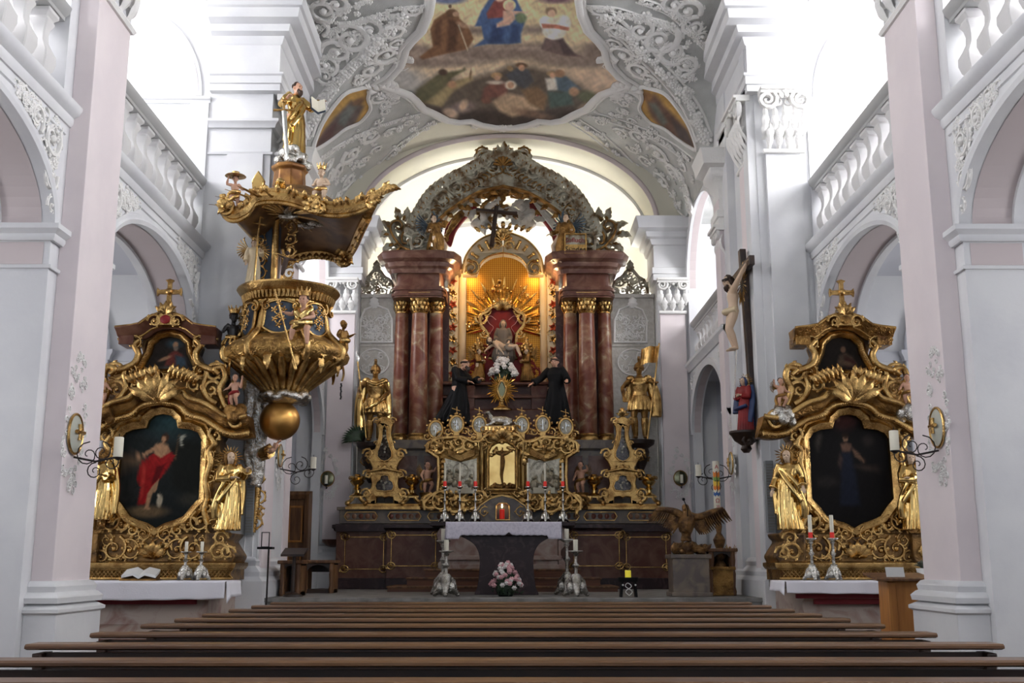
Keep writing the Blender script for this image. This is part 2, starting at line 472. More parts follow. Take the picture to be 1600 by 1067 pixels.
def ell_arch(c, a, b, zs, n=24, t0=PI, t1=0.):
    return [(c + a * math.cos(t0 + (t1 - t0) * i / n), zs + b * math.sin(t0 + (t1 - t0) * i / n)) for i in range(n + 1)]

mb = MB(); mb.box(-XO, XO, -4.4, 26, -.2, 0)
struct(mb.build('floor', M['floor'], smooth=0))
mb = MB(); mb.box(-XC - .2, XC + .2, YC, 26, 0, ZS - .06)
fl = struct(mb.build('floor', M['stone'], smooth=0)); fl.name = 'floor_sanctuary'
mb = MB(); mb.box(-XC + .05, XC - .05, YC - .04, 25.5, ZS - .06, ZS)
mb.build('floor_slab', M['stone'], fl, bevel=.012)

CORN = [(0, 0), (.0, .10), (.05, .12), (.07, .2), (.15, .24), (.17, .33), (.3, .36), (.33, .44), (0, .44)]     # (out, up)
def hmould(mb, path, prof, z, side=1):
    """horizontal moulding round a wall: path of (x,y); the profile grows to the right-hand side * side"""
    mb.sweep([(x, y, z) for x, y in path], [(-u * side, o) for u, o in prof], (0, 0, 1))

SIDES = ((-1, 'left'), (1, 'right'))
for sx, side in SIDES:
    X = lambda v: sx * v
    # ---- the nave arcade with elliptical openings
    pts = [(-4.4, 0)]
    for (y0, y1) in BAYS:
        c, a = (y0 + y1) / 2, (y1 - y0) / 2
        pts += [(y0, 0)] + ell_arch(c, a, RISE, SPR) + [(y1, 0)]
    pts += [(YC, 0), (YC, LEDGE), (-4.4, LEDGE)]
    mb = MB(); mb.prism(pts, X(W), X(W + WT), axis='x')
    wall = struct(mb.build('wall_' + side, M['plaster'], smooth=30))
    # upper piers between the gallery openings
    mb = MB()
    for (y0, y1) in PIERS: mb.box(min(X(W), X(W + WT)), max(X(W), X(W + WT)), y0, y1, LEDGE, 10.4)
    mb.build('upper_pier', M['plaster'], wall, smooth=0)
    # archivolts, soffit panels, imposts
    mb = MB(); sf = MB(); im = MB(); pr = [(-.02, 0), (-.02, .035), (.03, .05), (.05, .03), (.1, .03), (.11, .0)]
    for (y0, y1) in BAYS[1:]:
        c, a = (y0 + y1) / 2, (y1 - y0) / 2
        path = [(X(W), y, z) for y, z in [(y0 - .0, SPR - .02)] + ell_arch(c, a, RISE, SPR, 30) + [(y1, SPR - .02)]]
        mb.sweep(path if sx < 0 else path, [((u) * (1 if sx < 0 else -1), o) for u, o in pr] if sx < 0 else [(-u, o) for u, o in pr], (-sx, 0, 0))
        for k in (0, 1):
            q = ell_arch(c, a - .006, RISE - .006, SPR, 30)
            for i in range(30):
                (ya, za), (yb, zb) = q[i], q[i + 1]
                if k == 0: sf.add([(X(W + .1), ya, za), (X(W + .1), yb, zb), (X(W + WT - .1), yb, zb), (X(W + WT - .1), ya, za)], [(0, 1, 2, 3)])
        # reveal strip moulding at the back edge
        path2 = [(X(W + WT - .1), y, z) for y, z in ell_arch(c, a, RISE, SPR, 30)]
        mb.sweep(path2, [(-.05 if sx < 0 else .05, -.04), (-.05 if sx < 0 else .05, .04), (.02 if sx < 0 else -.02, .04), (.02 if sx < 0 else -.02, -.04)], (-sx, 0, 0))
    mb.build('archivolt', M['plaster'], wall)
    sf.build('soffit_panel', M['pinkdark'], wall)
    for (y0, y1) in PIERS[1:]:
        loop = [(X(W - .01), y0 - .01), (X(W + WT + .01), y0 - .01), (X(W + WT + .01), y1 + .01), (X(W - .01), y1 + .01)]
        ip = [(0, 0), (.03, 0), (.05, .03), (.05, .06), (.1, .1), (.1, .15), (0, .15)]
        loop3 = [(x, y, SPR - .15) for x, y in loop]
        im.sweep(loop3, [((-u if sx > 0 else u), o) for u, o in ip], (0, 0, 1), closed=True)
        nk = [(0, 0), (.02, 0), (.025, .03), (0, .04)]
        im.sweep([(x, y, SPR - .42) for x, y in loop], [((-u if sx > 0 else u), o) for u, o in nk], (0, 0, 1), closed=True)
    im.build('impost', M['plaster'], wall)
    mb = MB()
    for (y0, y1) in PIERS[1:]:
        for yy in (y0 - .004, y1 + .002): mb.box(min(X(W + .06), X(W + WT - .06)), max(X(W + .06), X(W + WT - .06)), yy, yy + .002, SPR - .38, SPR - .16)
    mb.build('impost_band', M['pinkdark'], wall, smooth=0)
    # pilasters, their bases and capitals
    mb = MB(); pb = MB(); cp = MB(); wp = MB()
    for (y0, y1) in PIERS[1:]:
        ya, yb = y0 + .2, y1 - .2
        mb.box(min(X(W), X(W - .2)), max(X(W), X(W - .2)), ya, yb, 1.0, 7.1)
        path = [(X(W), ya), (X(W - .2), ya), (X(W - .2), yb), (X(W), yb)]
        for z, pf in ((.98, [(0, 0), (.1, 0), (.11, .05), (.07, .09), (.05, .1), (.06, .15), (.03, .19), (0, .2)]),):
            hmould(pb, path, pf, z, 1 if sx < 0 else -1)
        wp.box(min(X(W), X(W - .3)), max(X(W), X(W - .3)), ya - .1, yb + .1, .0, .9)
        hmould(pb, [(X(W), ya - .1), (X(W - .3), ya - .1), (X(W - .3), yb + .1), (X(W), yb + .1)], [(0, 0), (.03, .02), (.03, .05), (-.06, .1), (-.1, .1), (-.1, 0)], .88, 1 if sx < 0 else -1)
        # stucco capital and entablature block above it
        wp.box(min(X(W), X(W - .2)), max(X(W), X(W - .2)), ya, yb, 7.1, 9.4)
        hmould(cp, path, [(0, 0), (.03, 0), (.05, .04), (.03, .08), (0, .08)], 7.05, 1 if sx < 0 else -1)
        hmould(cp, path, [(0, 0), (.1, .02), (.16, .08), (.16, .14), (0, .14)], 7.86, 1 if sx < 0 else -1)
        hmould(cp, path, CORN, 8.9, 1 if sx < 0 else -1)
        f = Plane((X(W - .2), 0, 0), (0, 1 if sx < 0 else -1, 0), (0, 0, 1))
        q = 1 if sx < 0 else -1
        for i in range(4):
            u = q * (ya + (yb - ya) * (i + .5) / 4)
            leaf(cp, f, (u, 7.13), PI / 2, .38, .1, 0, .3, 3)
            leaf(cp, f, (u, 7.3), PI / 2, .42, .09, .03, .3, 3)
        for e in (-1, 1):
            pts_ = spiral2((q * (ya + yb) / 2 + e * (yb - ya) * .4, 7.72), .13, .02, PI / 2, PI / 2 + e * 3.2 * PI)
            orn_tube(cp, f, pts_, .035, .02, .08)
    mb.build('pilaster', M['pink'], wall, smooth=0, bevel=.006)
    wp.build('pilaster_plinth', M['plaster'], wall, smooth=0, bevel=.008)
    pb.build('pilaster_base', M['plaster'], wall); cp.build('capital', M['stucco'], wall)
    # gallery ledge
    mb = MB(); lp = [(0, 0), (.02, 0), (.04, .04), (.04, .09), (.09, .12), (.12, .17), (.12, .2), (0, .2)]
    for (y0, y1) in BAYS[1:]:
        hmould(mb, [(X(W), y0 - .2), (X(W), y1 + .2)], lp, LEDGE - .04, 1 if sx < 0 else -1)
        hmould(mb, [(X(W), y0 - .1), (X(W), y1 + .1)], [(0, 0), (.02, .01), (.02, .04), (0, .05)], LEDGE - .16, 1 if sx < 0 else -1)
        mb.box(min(X(W), X(W + .35)), max(X(W), X(W + .35)), y0, y1, LEDGE, LEDGE + .16)
    mb.build('gallery_ledge', M['plaster'], wall)
    # stucco vines in the spandrels
    mb = MB(); f = Plane((X(W - .002), 0, 0), (0, 1 if sx < 0 else -1, 0), (0, 0, 1)); q = 1 if sx < 0 else -1
    rnd = random.Random(3)
    for (y0, y1) in BAYS[2:]:
        for e, yb in ((1, y0), (-1, y1)):
            for (du, z, r) in ((.2, 5.3, .19), (.16, 4.95, .15), (.55, 5.38, .15), (.08, 4.68, .1), (.82, 5.46, .1), (.36, 5.14, .1), (.38, 5.46, .09), (.1, 5.12, .09), (.08, 5.47, .09), (.68, 5.47, .08), (1.0, 5.49, .06)):
                acanthus_scroll(mb, f, (q * (yb + e * du), z), r, rnd.uniform(0, 6), 1.2, rnd.choice((-1, 1)), .17, .01, 6)
            for k in range(60):
                dy = rnd.uniform(.05, .95); zmin = SPR + RISE * math.sqrt(max(0, 1 - ((1.72 - dy) / 1.72) ** 2)) + .15
                if zmin < 5.5: flower(mb, f, (q * (yb + e * dy), rnd.uniform(zmin, 5.54)), rnd.uniform(.025, .05))
    mb.build('spandrel_stucco', M['stucco'], wall, smooth=60)

    # ---- aisle and gallery behind the arcade
    mb = MB(); mb.box(min(X(XO), X(XO + .3)), max(X(XO), X(XO + .3)), -4.4, 26, 0, 10.4)
    outer = struct(mb.build('wall_outer_' + side, M['aisle'], smooth=0))
    mb = MB(); mb.box(min(X(W + WT), X(XO)), max(X(W + WT), X(XO)), -4.4, YC, 5.35, LEDGE)
    mb.build('gallery_floor', M['aisle'], outer, smooth=0)
    mb = MB(); mb.box(min(X(W), X(XO + .3)), max(X(W), X(XO + .3)), -4.4, 26, 10.4, 10.6)
    mb.build('gallery_ceiling', M['plaster'], outer, smooth=0)
    # the wall that closes them to the east, with blind arches and string courses
    mb = MB(); mb.box(min(X(XC), X(XO)), max(X(XC), X(XO)), YC, YC + .3, 0, 10.4)
    east = struct(mb.build('wall_east_' + side, M['plaster'], smooth=0))
    mb = MB(); nm = (0, -1, 0)
    hmould(mb, [(X(W), YC), (X(XO), YC)], [(0, 0), (.03, .0), (.05, .04), (.08, .05), (.08, .09), (0, .1)], 7.95, -1 if sx < 0 else 1)
    mb.box(min(X(W + .02), X(W + .26)), max(X(W + .02), X(W + .26)), YC - .05, YC, LEDGE, 7.95)
    ap = [(X(x), YC, z) for x, z in ell_arch(W + 1.32, 1.06, 1.3, 8.05, 24, PI, 0)]
    pf = [(-.13, 0), (-.13, .05), (-.1, .06), (.1, .06), (.13, .05), (.13, 0)]
    mb.sweep(ap, pf, nm)
    mb.build('string_course', M['plaster'], east)
    mb = MB(); mb.sweep(ap, [(-.08, .058), (-.08, .066), (.08, .066), (.08, .058)], nm); mb.build('arch_band', M['pink'], east)
    mb = MB(); mb2 = MB()
    for xx in (5.72,):
        mb.box(min(X(xx - .16), X(xx + .16)), max(X(xx - .16), X(xx + .16)), YC - .1, YC, 0, 4.1)
        hmould(mb, [(X(xx - .16), YC), (X(xx - .16), YC - .1), (X(xx + .16), YC - .1), (X(xx + .16), YC)], [(0, 0), (.03, 0), (.05, .05), (.09, .1), (.09, .14), (0, .14)], 4.1, 1 if sx > 0 else -1)
        hmould(mb, [(X(W + WT), YC), (X(xx - .2), YC)], [(0, 0), (.03, 0), (.05, .05), (.07, .1), (.07, .14), (0, .14)], 4.1, -1 if sx < 0 else 1)
        ap = [(X(x), YC - .04, z) for x, z in ell_arch(6.62, .9, .95, 4.24, 20, PI, PI * .3)]
        mb.sweep(ap, [(-.16, 0), (-.16, .06), (-.1, .08), (-.1, .05), (.1, .05), (.1, .08), (.16, .06), (.16, 0)], nm)
        mb2.sweep(ap, [(-.1, .05), (-.1, .056), (.1, .056), (.1, .05)], nm)
    mb.build('blind_arch', M['aisle'], east); mb2.build('blind_arch_band', M['pinkdark'], east)

    # ---- crossing pier
    ypb = 16.9; XP = 3.45 if sx < 0 else 3.62
    mb = MB(); mb.box(min(X(XP), X(W + .3)), max(X(XP), X(W + .3)), YC - .02, ypb, 0, 9.4)
    pier = struct(mb.build('pillar_crossing_' + side, M['plaster'], smooth=0))
    mb = MB()                                                       # pilaster on the chancel side and on the nave side
    mb.box(min(X(XP - .1), X(XP)), max(X(XP - .1), X(XP)), YC + .12, YC + .7, 1.2, 7.15)
    mb.build('pilaster', M['pink'], pier, smooth=0, bevel=.006)
    mb = MB()
    mb.box(min(X(XP - .06), X(XP + .0)), max(X(XP - .06), X(XP)), YC + .04, YC + .8, 1.2, 7.15)
    if sx > 0: mb.box(X(XP + .12), X(XP + .62), YC - .1, YC, 1.2, 7.15)
    else: mb.box(X(XP + .62), X(XP + .1), YC - .06, YC, 1.2, 7.15)
    loop = [(X(W + .0), YC - .02), (X(XP), YC - .02), (X(XP), ypb), (X(XP + .3), ypb)]
    sd = -1 if sx > 0 else 1
    # base
    hmould(mb, loop, [(0, 0), (.2, 0), (.2, 1.1), (.14, 1.16), (.15, 1.22), (.1, 1.27), (.07, 1.3), (.08, 1.36), (.04, 1.41), (0, 1.42)], 0., sd)
    # entablature
    hmould(mb, loop, [(0, 0), (.12, 0), (.12, .1), (.14, .11), (.14, .22), (.17, .24), (.17, .27), (.1, .28), (.1, .72), (.13, .74), (.16, .84), (.24, .88), (.26, .98), (.4, 1.02), (.42, 1.16), (.46, 1.18), (.5, 1.3), (0, 1.3)], 8.1, sd)
    if sx < 0:
        hmould(mb, loop, [(0, 0), (.06, 0), (.08, .05), (.12, .08), (.12, .12), (0, .14)], 7.55, sd)
        hmould(mb, loop, [(0, 0), (.03, 0), (.04, .03), (0, .05)], 7.15, sd)
    mb.build('pier_moulding', M['plaster'], pier)
    # Corinthian capitals
    cp = MB()
    def capital(f, u0, u1, z0, z1, dep=.1):
        n = max(3, int((u1 - u0) / .14)); H = z1 - z0
        for r_, (dz, hh, dd) in enumerate(((0, .5, .0), (.16, .56, .03))):
            for i in range(n + (r_ % 2)):
                u = u0 + (u1 - u0) * (i + (.5 if r_ == 0 else 0)) / n
                leaf(cp, f, (u, z0 + dz * H + .03), PI / 2, H * hh, (u1 - u0) / n * .5, dd, .3, 4)
        for e in (-1, 1):
            c = ((u0 + u1) / 2 + e * ((u1 - u0) / 2 - .04), z1 - H * .2)
            orn_tube(cp, f, spiral2(c, H * .17, H * .03, PI / 2, PI / 2 + e * 3.6 * PI), H * .055, H * .03, dep + .06)
            c = ((u0 + u1) / 2 + e * .07, z1 - H * .2)
            orn_tube(cp, f, spiral2(c, H * .09, H * .02, PI / 2, PI / 2 - e * 2.6 * PI), H * .03, H * .02, dep)
        flower(cp, f, ((u0 + u1) / 2, z1 - .06), H * .12, dep + .05)
        us = [u0 - .05, u0 + .04, (u0 + u1) / 2, u1 - .04, u1 + .05]
        for (za, zb, d) in ((z1 - .09, z1 - .045, dep + .1), (z1 - .045, z1, dep + .14)):
            cp.prism([(u0 - .05 - (zb - z1) * .2, 0), (u1 + .05, 0), (u1 + .05, 1), (u0 - .05, 1)], 0, 0) if False else None
            a = [f(u0 - .06, za, 0), f(u1 + .06, za, 0), f(u1 + .06, za, d), f(u0 - .06, za, d), f(u0 - .06, zb, 0), f(u1 + .06, zb, 0), f(u1 + .06, zb, d), f(u0 - .06, zb, d)]
            cp.add(a, [(0, 1, 2, 3), (4, 7, 6, 5), (0, 4, 5, 1), (1, 5, 6, 2), (2, 6, 7, 3), (3, 7, 4, 0)])
        cp.tube([f(u0 - .02, z0, .02), f(u1 + .02, z0, .02)], .035, 8)
    fs_ = Plane((X(XP - .06), 0, 0), (0, -sx, 0), (0, 0, 1)) if sx > 0 else Plane((X(XP - .06), 0, 0), (0, 1, 0), (0, 0, 1))
    q = -1 if sx > 0 else 1
    a_, b_ = sorted((q * (YC + .04), q * (YC + .84)))
    capital(fs_, a_, b_, 7.18, 8.1)
    if sx > 0: capital(FRONT(YC - .1), XP + .1, XP + .66, 7.18, 8.1)
    cp.build('capital', M['stucco'], pier, smooth=60)

    # ---- chancel wall with lower arch, gallery and upper arch
    y0, y1 = 17.32, 20.45; c, a = (y0 + y1) / 2, (y1 - y0) / 2
    low = [(y0, ZS)] + ell_arch(c, a, 1.0, 3.75) + [(y1, ZS)]
    up = [(y0 + .0, 5.05), (y0, 6.5)] + ell_arch(c, a, 1.35, 6.55) + [(y1, 6.5), (y1, 5.05)]
    mb = MB(); mb.prism([(16.5, 0), (y0, 0)] + low + [(y1, 0), (21.6, 0), (21.6, 9.9), (16.5, 9.9)], X(XC), X(XC + .18), axis='x', holes=[up])
    cw = struct(mb.build('wall_chancel_' + side, M['plaster'], smooth=30))
    mb = MB(); sf = MB()
    for arc, zz in ((ell_arch(c, a, 1.0, 3.75, 24), 3.7), (ell_arch(c, a, 1.35, 6.55, 24), 6.5)):
        path = [(X(XC), arc[0][0], zz)] + [(X(XC), y, z) for y, z in arc] + [(X(XC), arc[-1][0], zz)]
        mb.sweep(path, [(u * (1 if sx < 0 else -1), o) for u, o in [(-.02, 0), (-.02, .03), (.09, .04), (.11, 0)]], (-sx, 0, 0))
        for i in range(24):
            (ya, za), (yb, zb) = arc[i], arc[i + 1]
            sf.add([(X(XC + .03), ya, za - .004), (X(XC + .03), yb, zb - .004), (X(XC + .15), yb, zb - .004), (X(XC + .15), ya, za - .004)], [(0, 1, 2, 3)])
    s2 = -sd
    hmould(mb, [(X(XC), 16.9), (X(XC), 20.6)], [(0, 0), (.03, 0), (.05, .05), (.1, .1), (.1, .16), (0, .16)], 4.9, 1 if sx < 0 else -1)
    hmould(mb, [(X(XC), 16.9), (X(XC), y0), (X(XC + .18), y0)], [(0, 0), (.03, 0), (.05, .04), (.07, .1), (0, .1)], 3.62, 1 if sx < 0 else -1)
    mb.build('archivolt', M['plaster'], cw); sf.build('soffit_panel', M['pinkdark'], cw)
    mb = MB(); mb.box(min(X(XC - .07), X(XC)), max(X(XC - .07), X(XC)), 16.9, 17.3, ZS, 7.15); mb.build('pilaster', M['pink'], cw, smooth=0)
    cp = MB(); a_, b_ = sorted((q * 16.9, q * 17.32)); capital(fs_, a_, b_, 6.05, 6.7)
    hmould(cp, [(X(XC + .4), 16.95), (X(XC), 16.95), (X(XC), 17.4)], [(0, 0), (.08, 0), (.08, .12), (.11, .13), (.11, .25), (.06, .27), (.06, .66), (.1, .7), (.14, .8), (.2, .83), (.22, .93), (.34, .96), (.36, 1.08), (.4, 1.2), (0, 1.22)], 6.7, 1 if sx < 0 else -1)
    f = Plane((X(XC - .002), 0, 0), (0, 1 if sx < 0 else -1, 0), (0, 0, 1)); rnd = random.Random(4)
    for e, yb in ((1, y0 - .1), (-1, y1 + .1)):
        for (du, z, r) in ((.2, 4.68, .13), (.17, 4.36, .1), (.46, 4.75, .09), (.12, 4.08, .07)):
            acanthus_scroll(cp, f, (q * (yb + e * du), z), r, rnd.uniform(0, 6), 1.2, rnd.choice((-1, 1)), .14, 0, 5)
    cp.build('capital', M['stucco'], cw, smooth=60)
    mb = MB(); mb.box(min(X(5.4), X(5.6)), max(X(5.4), X(5.6)), 15.3, 26, 0, 9.9); mb.box(min(X(XC + .15), X(5.4)), max(X(XC + .15), X(5.4)), 15.3, 20.8, 4.75, 5.05)
    mb.box(min(X(XC + .15), X(5.4)), max(X(XC + .15), X(5.4)), 20.62, 20.8, 0, 9.9)
    mb.build('gallery_back_wall', M['aisle'], cw, smooth=0)

    # ---- end wall pier with pilaster, capital, entablature
    mb = MB(); mb.box(min(X(XA), X(XC + .5)), max(X(XA), X(XC + .5)), YE, YE + 1.0, 0, 7.95)
    ep = struct(mb.build('pillar_apse_' + side, M['plaster'], smooth=0))
    mb = MB(); mb.box(min(X(XA + .03), X(XC - .06)), max(X(XA + .03), X(XC - .06)), YE - .08, YE, 1.7, 6.1); mb.build('pilaster', M['pink'], ep, smooth=0)
    mb = MB(); loop = [(X(XC), 18), (X(XC), YE), (X(XA), YE), (X(XA), YE + .9)]
    loop = [(X(XC), YE), (X(XA), YE), (X(XA), YE + .95)]
    hmould(mb, loop, [(0, 0), (.08, 0), (.08, .12), (.1, .13), (.1, .25), (.06, .27), (.06, .7), (.1, .72), (.13, .82), (.2, .85), (.22, .95), (.38, .98), (.4, 1.1), (.44, 1.2), (0, 1.22)], 6.73, -1 if sx > 0 else 1)
    hmould(mb, loop, [(0, 0), (.1, 0), (.1, .55), (.07, .6), (.08, .65), (.04, .7), (.05, .76), (0, .8)], ZS, -1 if sx > 0 else 1)
    mb.build('pier_moulding', M['plaster'], ep)
    cp = MB(); a_, b_ = sorted((X(XA + .03), X(XC - .06))); capital(FRONT(YE - .08), a_, b_, 6.08, 6.73, .08)
    cp.build('capital', M['stucco'], ep, smooth=60)

# ---- arch wall over the apse opening
mb = MB(); arc = ell_arch(0, XA, 1.78, 7.93, 40)
mb.prism([(-XC - .5, 7.93)] + arc + [(XC + .5, 7.93), (XC + .5, 10.6), (-XC - .5, 10.6)], YE, YE + 1.0)
aw = struct(mb.build('wall_apse_arch', M['cream'], smooth=30))
mb = MB(); path = [(x, YE, z) for x, z in arc]
mb.sweep(path, [(-.02, 0), (-.02, .03), (.02, .05), (.05, .05), (.07, .02), (.09, 0)], (0, -1, 0)); mb.build('archivolt', M['pinkdark'], aw)
mb = MB(); mb.sweep([(x, YE + 1.0, z) for x, z in ell_arch(0, XA - .03, 1.75, 7.93, 40)], [(-.03, -.1), (-.03, .05), (.05, .05), (.05, -.1)], (0, -1, 0)); mb.build('inner_arch_moulding', M['plaster'], aw)
# ---- apse: round wall and half dome
mb = MB(); n = 28; rows = []
prof = [(1.0, 0), (1.0, 7.3)] + [(math.cos(t * PI / 2 / 8), 7.3 + 2.45 * math.sin(t * PI / 2 / 8)) for t in range(1, 9)]
vs = []; fs = []
for (r_, z) in prof:
    for i in range(n + 1):
        a = PI * i / n; vs.append((3.6 * r_ * math.cos(a), 21.55 + 3.7 * r_ * math.sin(a) if True else 0, z))
for k in range(len(prof) - 1):
    for i in range(n): fs.append((k * (n + 1) + i, k * (n + 1) + i + 1, (k + 1) * (n + 1) + i + 1, (k + 1) * (n + 1) + i))
mb.add(vs, fs)
apse = struct(mb.build('wall_apse', M['cream'], smooth=50))
mb = MB(); mb.sweep([(3.56 * math.cos(PI * i / 40), 21.55 + 3.66 * math.sin(PI * i / 40), 7.3) for i in range(41)], [(-.02, 0), (.1, 0), (.14, .08), (.1, .14), (-.02, .14)], (0, 0, 1))
mb.sweep([(x, 23.6, z) for x, z in ell_arch(0, 2.95, .95, 7.9, 30)], [(-.05, -.3), (-.05, .05), (.05, .05), (.05, -.3)], (0, -1, 0))
mb.build('apse_moulding', M['plaster'], apse)

# ---- vault
A_, Z0, RZ, YV, AV = 3.42, 7.9, 1.9, 13.5, 4.1
def zv(x, y):
    zb = Z0 + RZ * math.sqrt(max(0, 1 - (x / A_) ** 2))
    zl = Z0 + RZ * math.sqrt(max(0, 1 - ((y - YV) / AV) ** 2))
    return max(zb, zl)
def surf(px, py):
    d = ray(px, py); lo, hi = 5., 40.
    ff = lambda t: (CAM + d * t).z - zv(*(CAM + d * t).xy)
    t = 10.
    while t < 30 and ff(t) < 0: t += .1
    lo, hi = t - .1, t
    for _ in range(20):
        m = (lo + hi) / 2
        if ff(m) < 0: lo = m
        else: hi = m
    return CAM + d * lo
def surf_n(p):
    e = .03; n_ = Vector((zv(p.x + e, p.y) - zv(p.x - e, p.y), zv(p.x, p.y + e) - zv(p.x, p.y - e), -2 * e)); return n_.normalized()
mb = MB(); xs = np.linspace(-4.5, 4.5, 121); ys = np.linspace(-4.4, YE, 161); vs = []; fs = []
for y in ys:
    for x in xs: vs.append((x, y, zv(x, y if y > 9.5 else 13.5 if y < 9.4 else y)))
nx = len(xs)
for j in range(len(ys) - 1):
    for i in range(nx - 1): fs.append((j * nx + i, j * nx + i + 1, (j + 1) * nx + i + 1, (j + 1) * nx + i))
mb.add(vs, fs)
ceiling = struct(mb.build('ceiling', M['vault'], smooth=40))
mb = MB()
for sx in (-1, 1): mb.box(min(sx * 4.4, sx * 4.6), max(sx * 4.4, sx * 4.6), -4.4, YC + .3, 9.38, 10.5)
mb.build('clerestory_strip', M['plaster'], ceiling, smooth=0)

class Local(Plane):
    """a tangent plane on the vault at a pixel's point"""
    def __init__(s, px, py, ang=0.):
        p = surf(px, py); n_ = surf_n(p); q = surf(px + 4, py); u = (q - p); u = (u - n_ * u.dot(n_)).normalized()
        s.o = p; s.n = n_; v = n_.cross(u)
        s.u = u * math.cos(ang) + v * math.sin(ang); s.v = n_.cross(s.u)
def on_vault(pts, d=0.):
    out = []
    for px, py in pts: p = surf(px, py); out.append(p + surf_n(p) * d)
    return out
def mir(pts, c=789.): return [(2 * c - x, y) for x, y in pts]

CART = [(1002, 135), (1022, 138), (1040, 145), (1056, 162), (1072, 185), (1082, 205), (1090, 232), (1078, 228), (1058, 214), (1040, 200), (1018, 190), (1004, 175), (1000, 165), (1004, 152)]
FR = [(905, -220), (905, -100), (905, 0), (908, 20), (918, 45), (935, 62), (945, 75), (947, 84), (952, 100), (968, 118), (986, 129)]
FR2 = [(986, 129), (962, 138), (940, 146), (929, 155), (917, 168), (897, 177), (880, 186), (862, 189), (842, 187), (827, 193), (805, 197), (785, 198)]
frR = FR + FR2[1:]
def edge(pts, y):
    for (xa, ya), (xb, yb) in zip(pts, pts[1:]):
        if min(ya, yb) <= y <= max(ya, yb) and ya != yb: return xa + (xb - xa) * (y - ya) / (yb - ya)
    return pts[-1][0]

# ---- paint: soft shapes laid over one another, the way the picture's own colours lie
def shade(px, py, base, shapes, seed=1):
    """colours for points (px,py) from a list of painted shapes; e = ellipse, p = polygon"""
    col = np.array(base(px, py)) if callable(base) else np.tile(np.array(base, float), (len(px), 1))
    for sh in shapes:
        if sh[0] == 'e':
            _, cx, cy, rx, ry, rot, c, soft = sh
            dx, dy = px - cx, py - cy; ca, sa = math.cos(rot), math.sin(rot)
            q = np.sqrt(((dx * ca + dy * sa) / rx) ** 2 + ((-dx * sa + dy * ca) / ry) ** 2); d = (q - 1) * min(rx, ry)
        else:
            _, pts, c, soft = sh; n = len(pts); d = np.full(len(px), 1e9); ins = np.zeros(len(px), bool)
            for i in range(n):
                (xa, ya), (xb, yb) = pts[i], pts[(i + 1) % n]
                ex, ey = xb - xa, yb - ya; t = np.clip(((px - xa) * ex + (py - ya) * ey) / (ex * ex + ey * ey + 1e-9), 0, 1)
                d = np.minimum(d, np.hypot(px - xa - t * ex, py - ya - t * ey))
                cond = ((ya > py) != (yb > py)); xi = xa + (py - ya) * ex / (ey if abs(ey) > 1e-9 else 1e-9)
                ins ^= cond & (px < xi)
            d = np.where(ins, -d, d)
        a = np.clip(.5 - d / soft, 0, 1)[:, None]
        col = col * (1 - a) + np.array(c[:3], float) * a
    k = 1.; rs = np.random.RandomState(seed)
    for q in (.12, .2, .35, .6): a = rs.uniform(0, 6.28); k = k + .035 * np.sin(q * (px * math.cos(a) + py * math.sin(a)) + 2.5 * np.sin(q * .7 * (py * math.cos(a) - px * math.sin(a)) + a))
    return np.clip(col * k[:, None], 0, 255)
def lift(c): g = c.mean(1, keepdims=True); return np.clip((g + (c - g) * .74) * 1.24, 0, 245)
def set_colors(me, col255):
    c = np.clip(col255 / 255., 0, 1); lin = np.where(c <= .04045, c / 12.92, ((c + .055) / 1.055) ** 2.4)
    at = me.color_attributes.new('Col', 'FLOAT_COLOR', 'POINT')
    at.data.foreach_set('color', np.concatenate([lin, np.ones((len(lin), 1))], 1).astype(np.float32).ravel())

# ---- the fresco
rows = np.concatenate([np.linspace(-220, -8, 30), np.linspace(-4, 197.5, 125)]); NC = 190; vs = []; fs = []; PXs = []; PYs = []
frL = mir(frR)
for y in rows:
    xl, xr = edge(frL, y), edge(frR, y)
    for i in range(NC):
        x = xl + (xr - xl) * i / (NC - 1); p = surf(x, y); vs.append(p + surf_n(p) * .012); PXs.append(x); PYs.append(y)
for j in range(len(rows) - 1):
    for i in range(NC - 1): fs.append((j * NC + i, j * NC + i + 1, (j + 1) * NC + i + 1, (j + 1) * NC + i))
PXs, PYs = np.array(PXs), np.array(PYs)
def sky(px, py):
    t = np.clip(py / 150., 0, 1)[:, None]; return np.array([214, 190, 134.]) * (1 - t) + np.array([196, 172, 146.]) * t
def fold_figure(cx, top, h, w_, robe, head, skin=(150, 110, 84), lean=0., dark=.62):
    rd = tuple(c * dark for c in robe); x0 = cx; b = top + h
    return [('p', [(x0 - w_ * .22 + lean, top + h * .17), (x0 + w_ * .22 + lean, top + h * .17), (x0 + w_ * .42, top + h * .5), (x0 + w_ * .55, b), (x0 - w_ * .55, b), (x0 - w_ * .4, top + h * .5)], robe, 4),
            ('p', [(x0 + w_ * .05 + lean, top + h * .3), (x0 + w_ * .3, top + h * .55), (x0 + w_ * .42, b), (x0 + w_ * .12, b)], rd, 6),
            ('p', [(x0 - w_ * .3, top + h * .55), (x0 - w_ * .2, top + h * .5), (x0 - w_ * .22, b), (x0 - w_ * .42, b)], rd, 6),
            ('e', cx + lean, top + h * .1, w_ * .12, h * .085, 0, head, 2.5), ('e', cx + lean, top + h * .12, w_ * .07, h * .055, 0, skin, 2)]
SH = [('e', 660, 150, 60, 18, .1, (150, 150, 148), 20), ('e', 930, 130, 50, 30, 0, (190, 160, 130), 30), ('e', 625, 120, 40, 20, .3, (160, 156, 150), 20)]
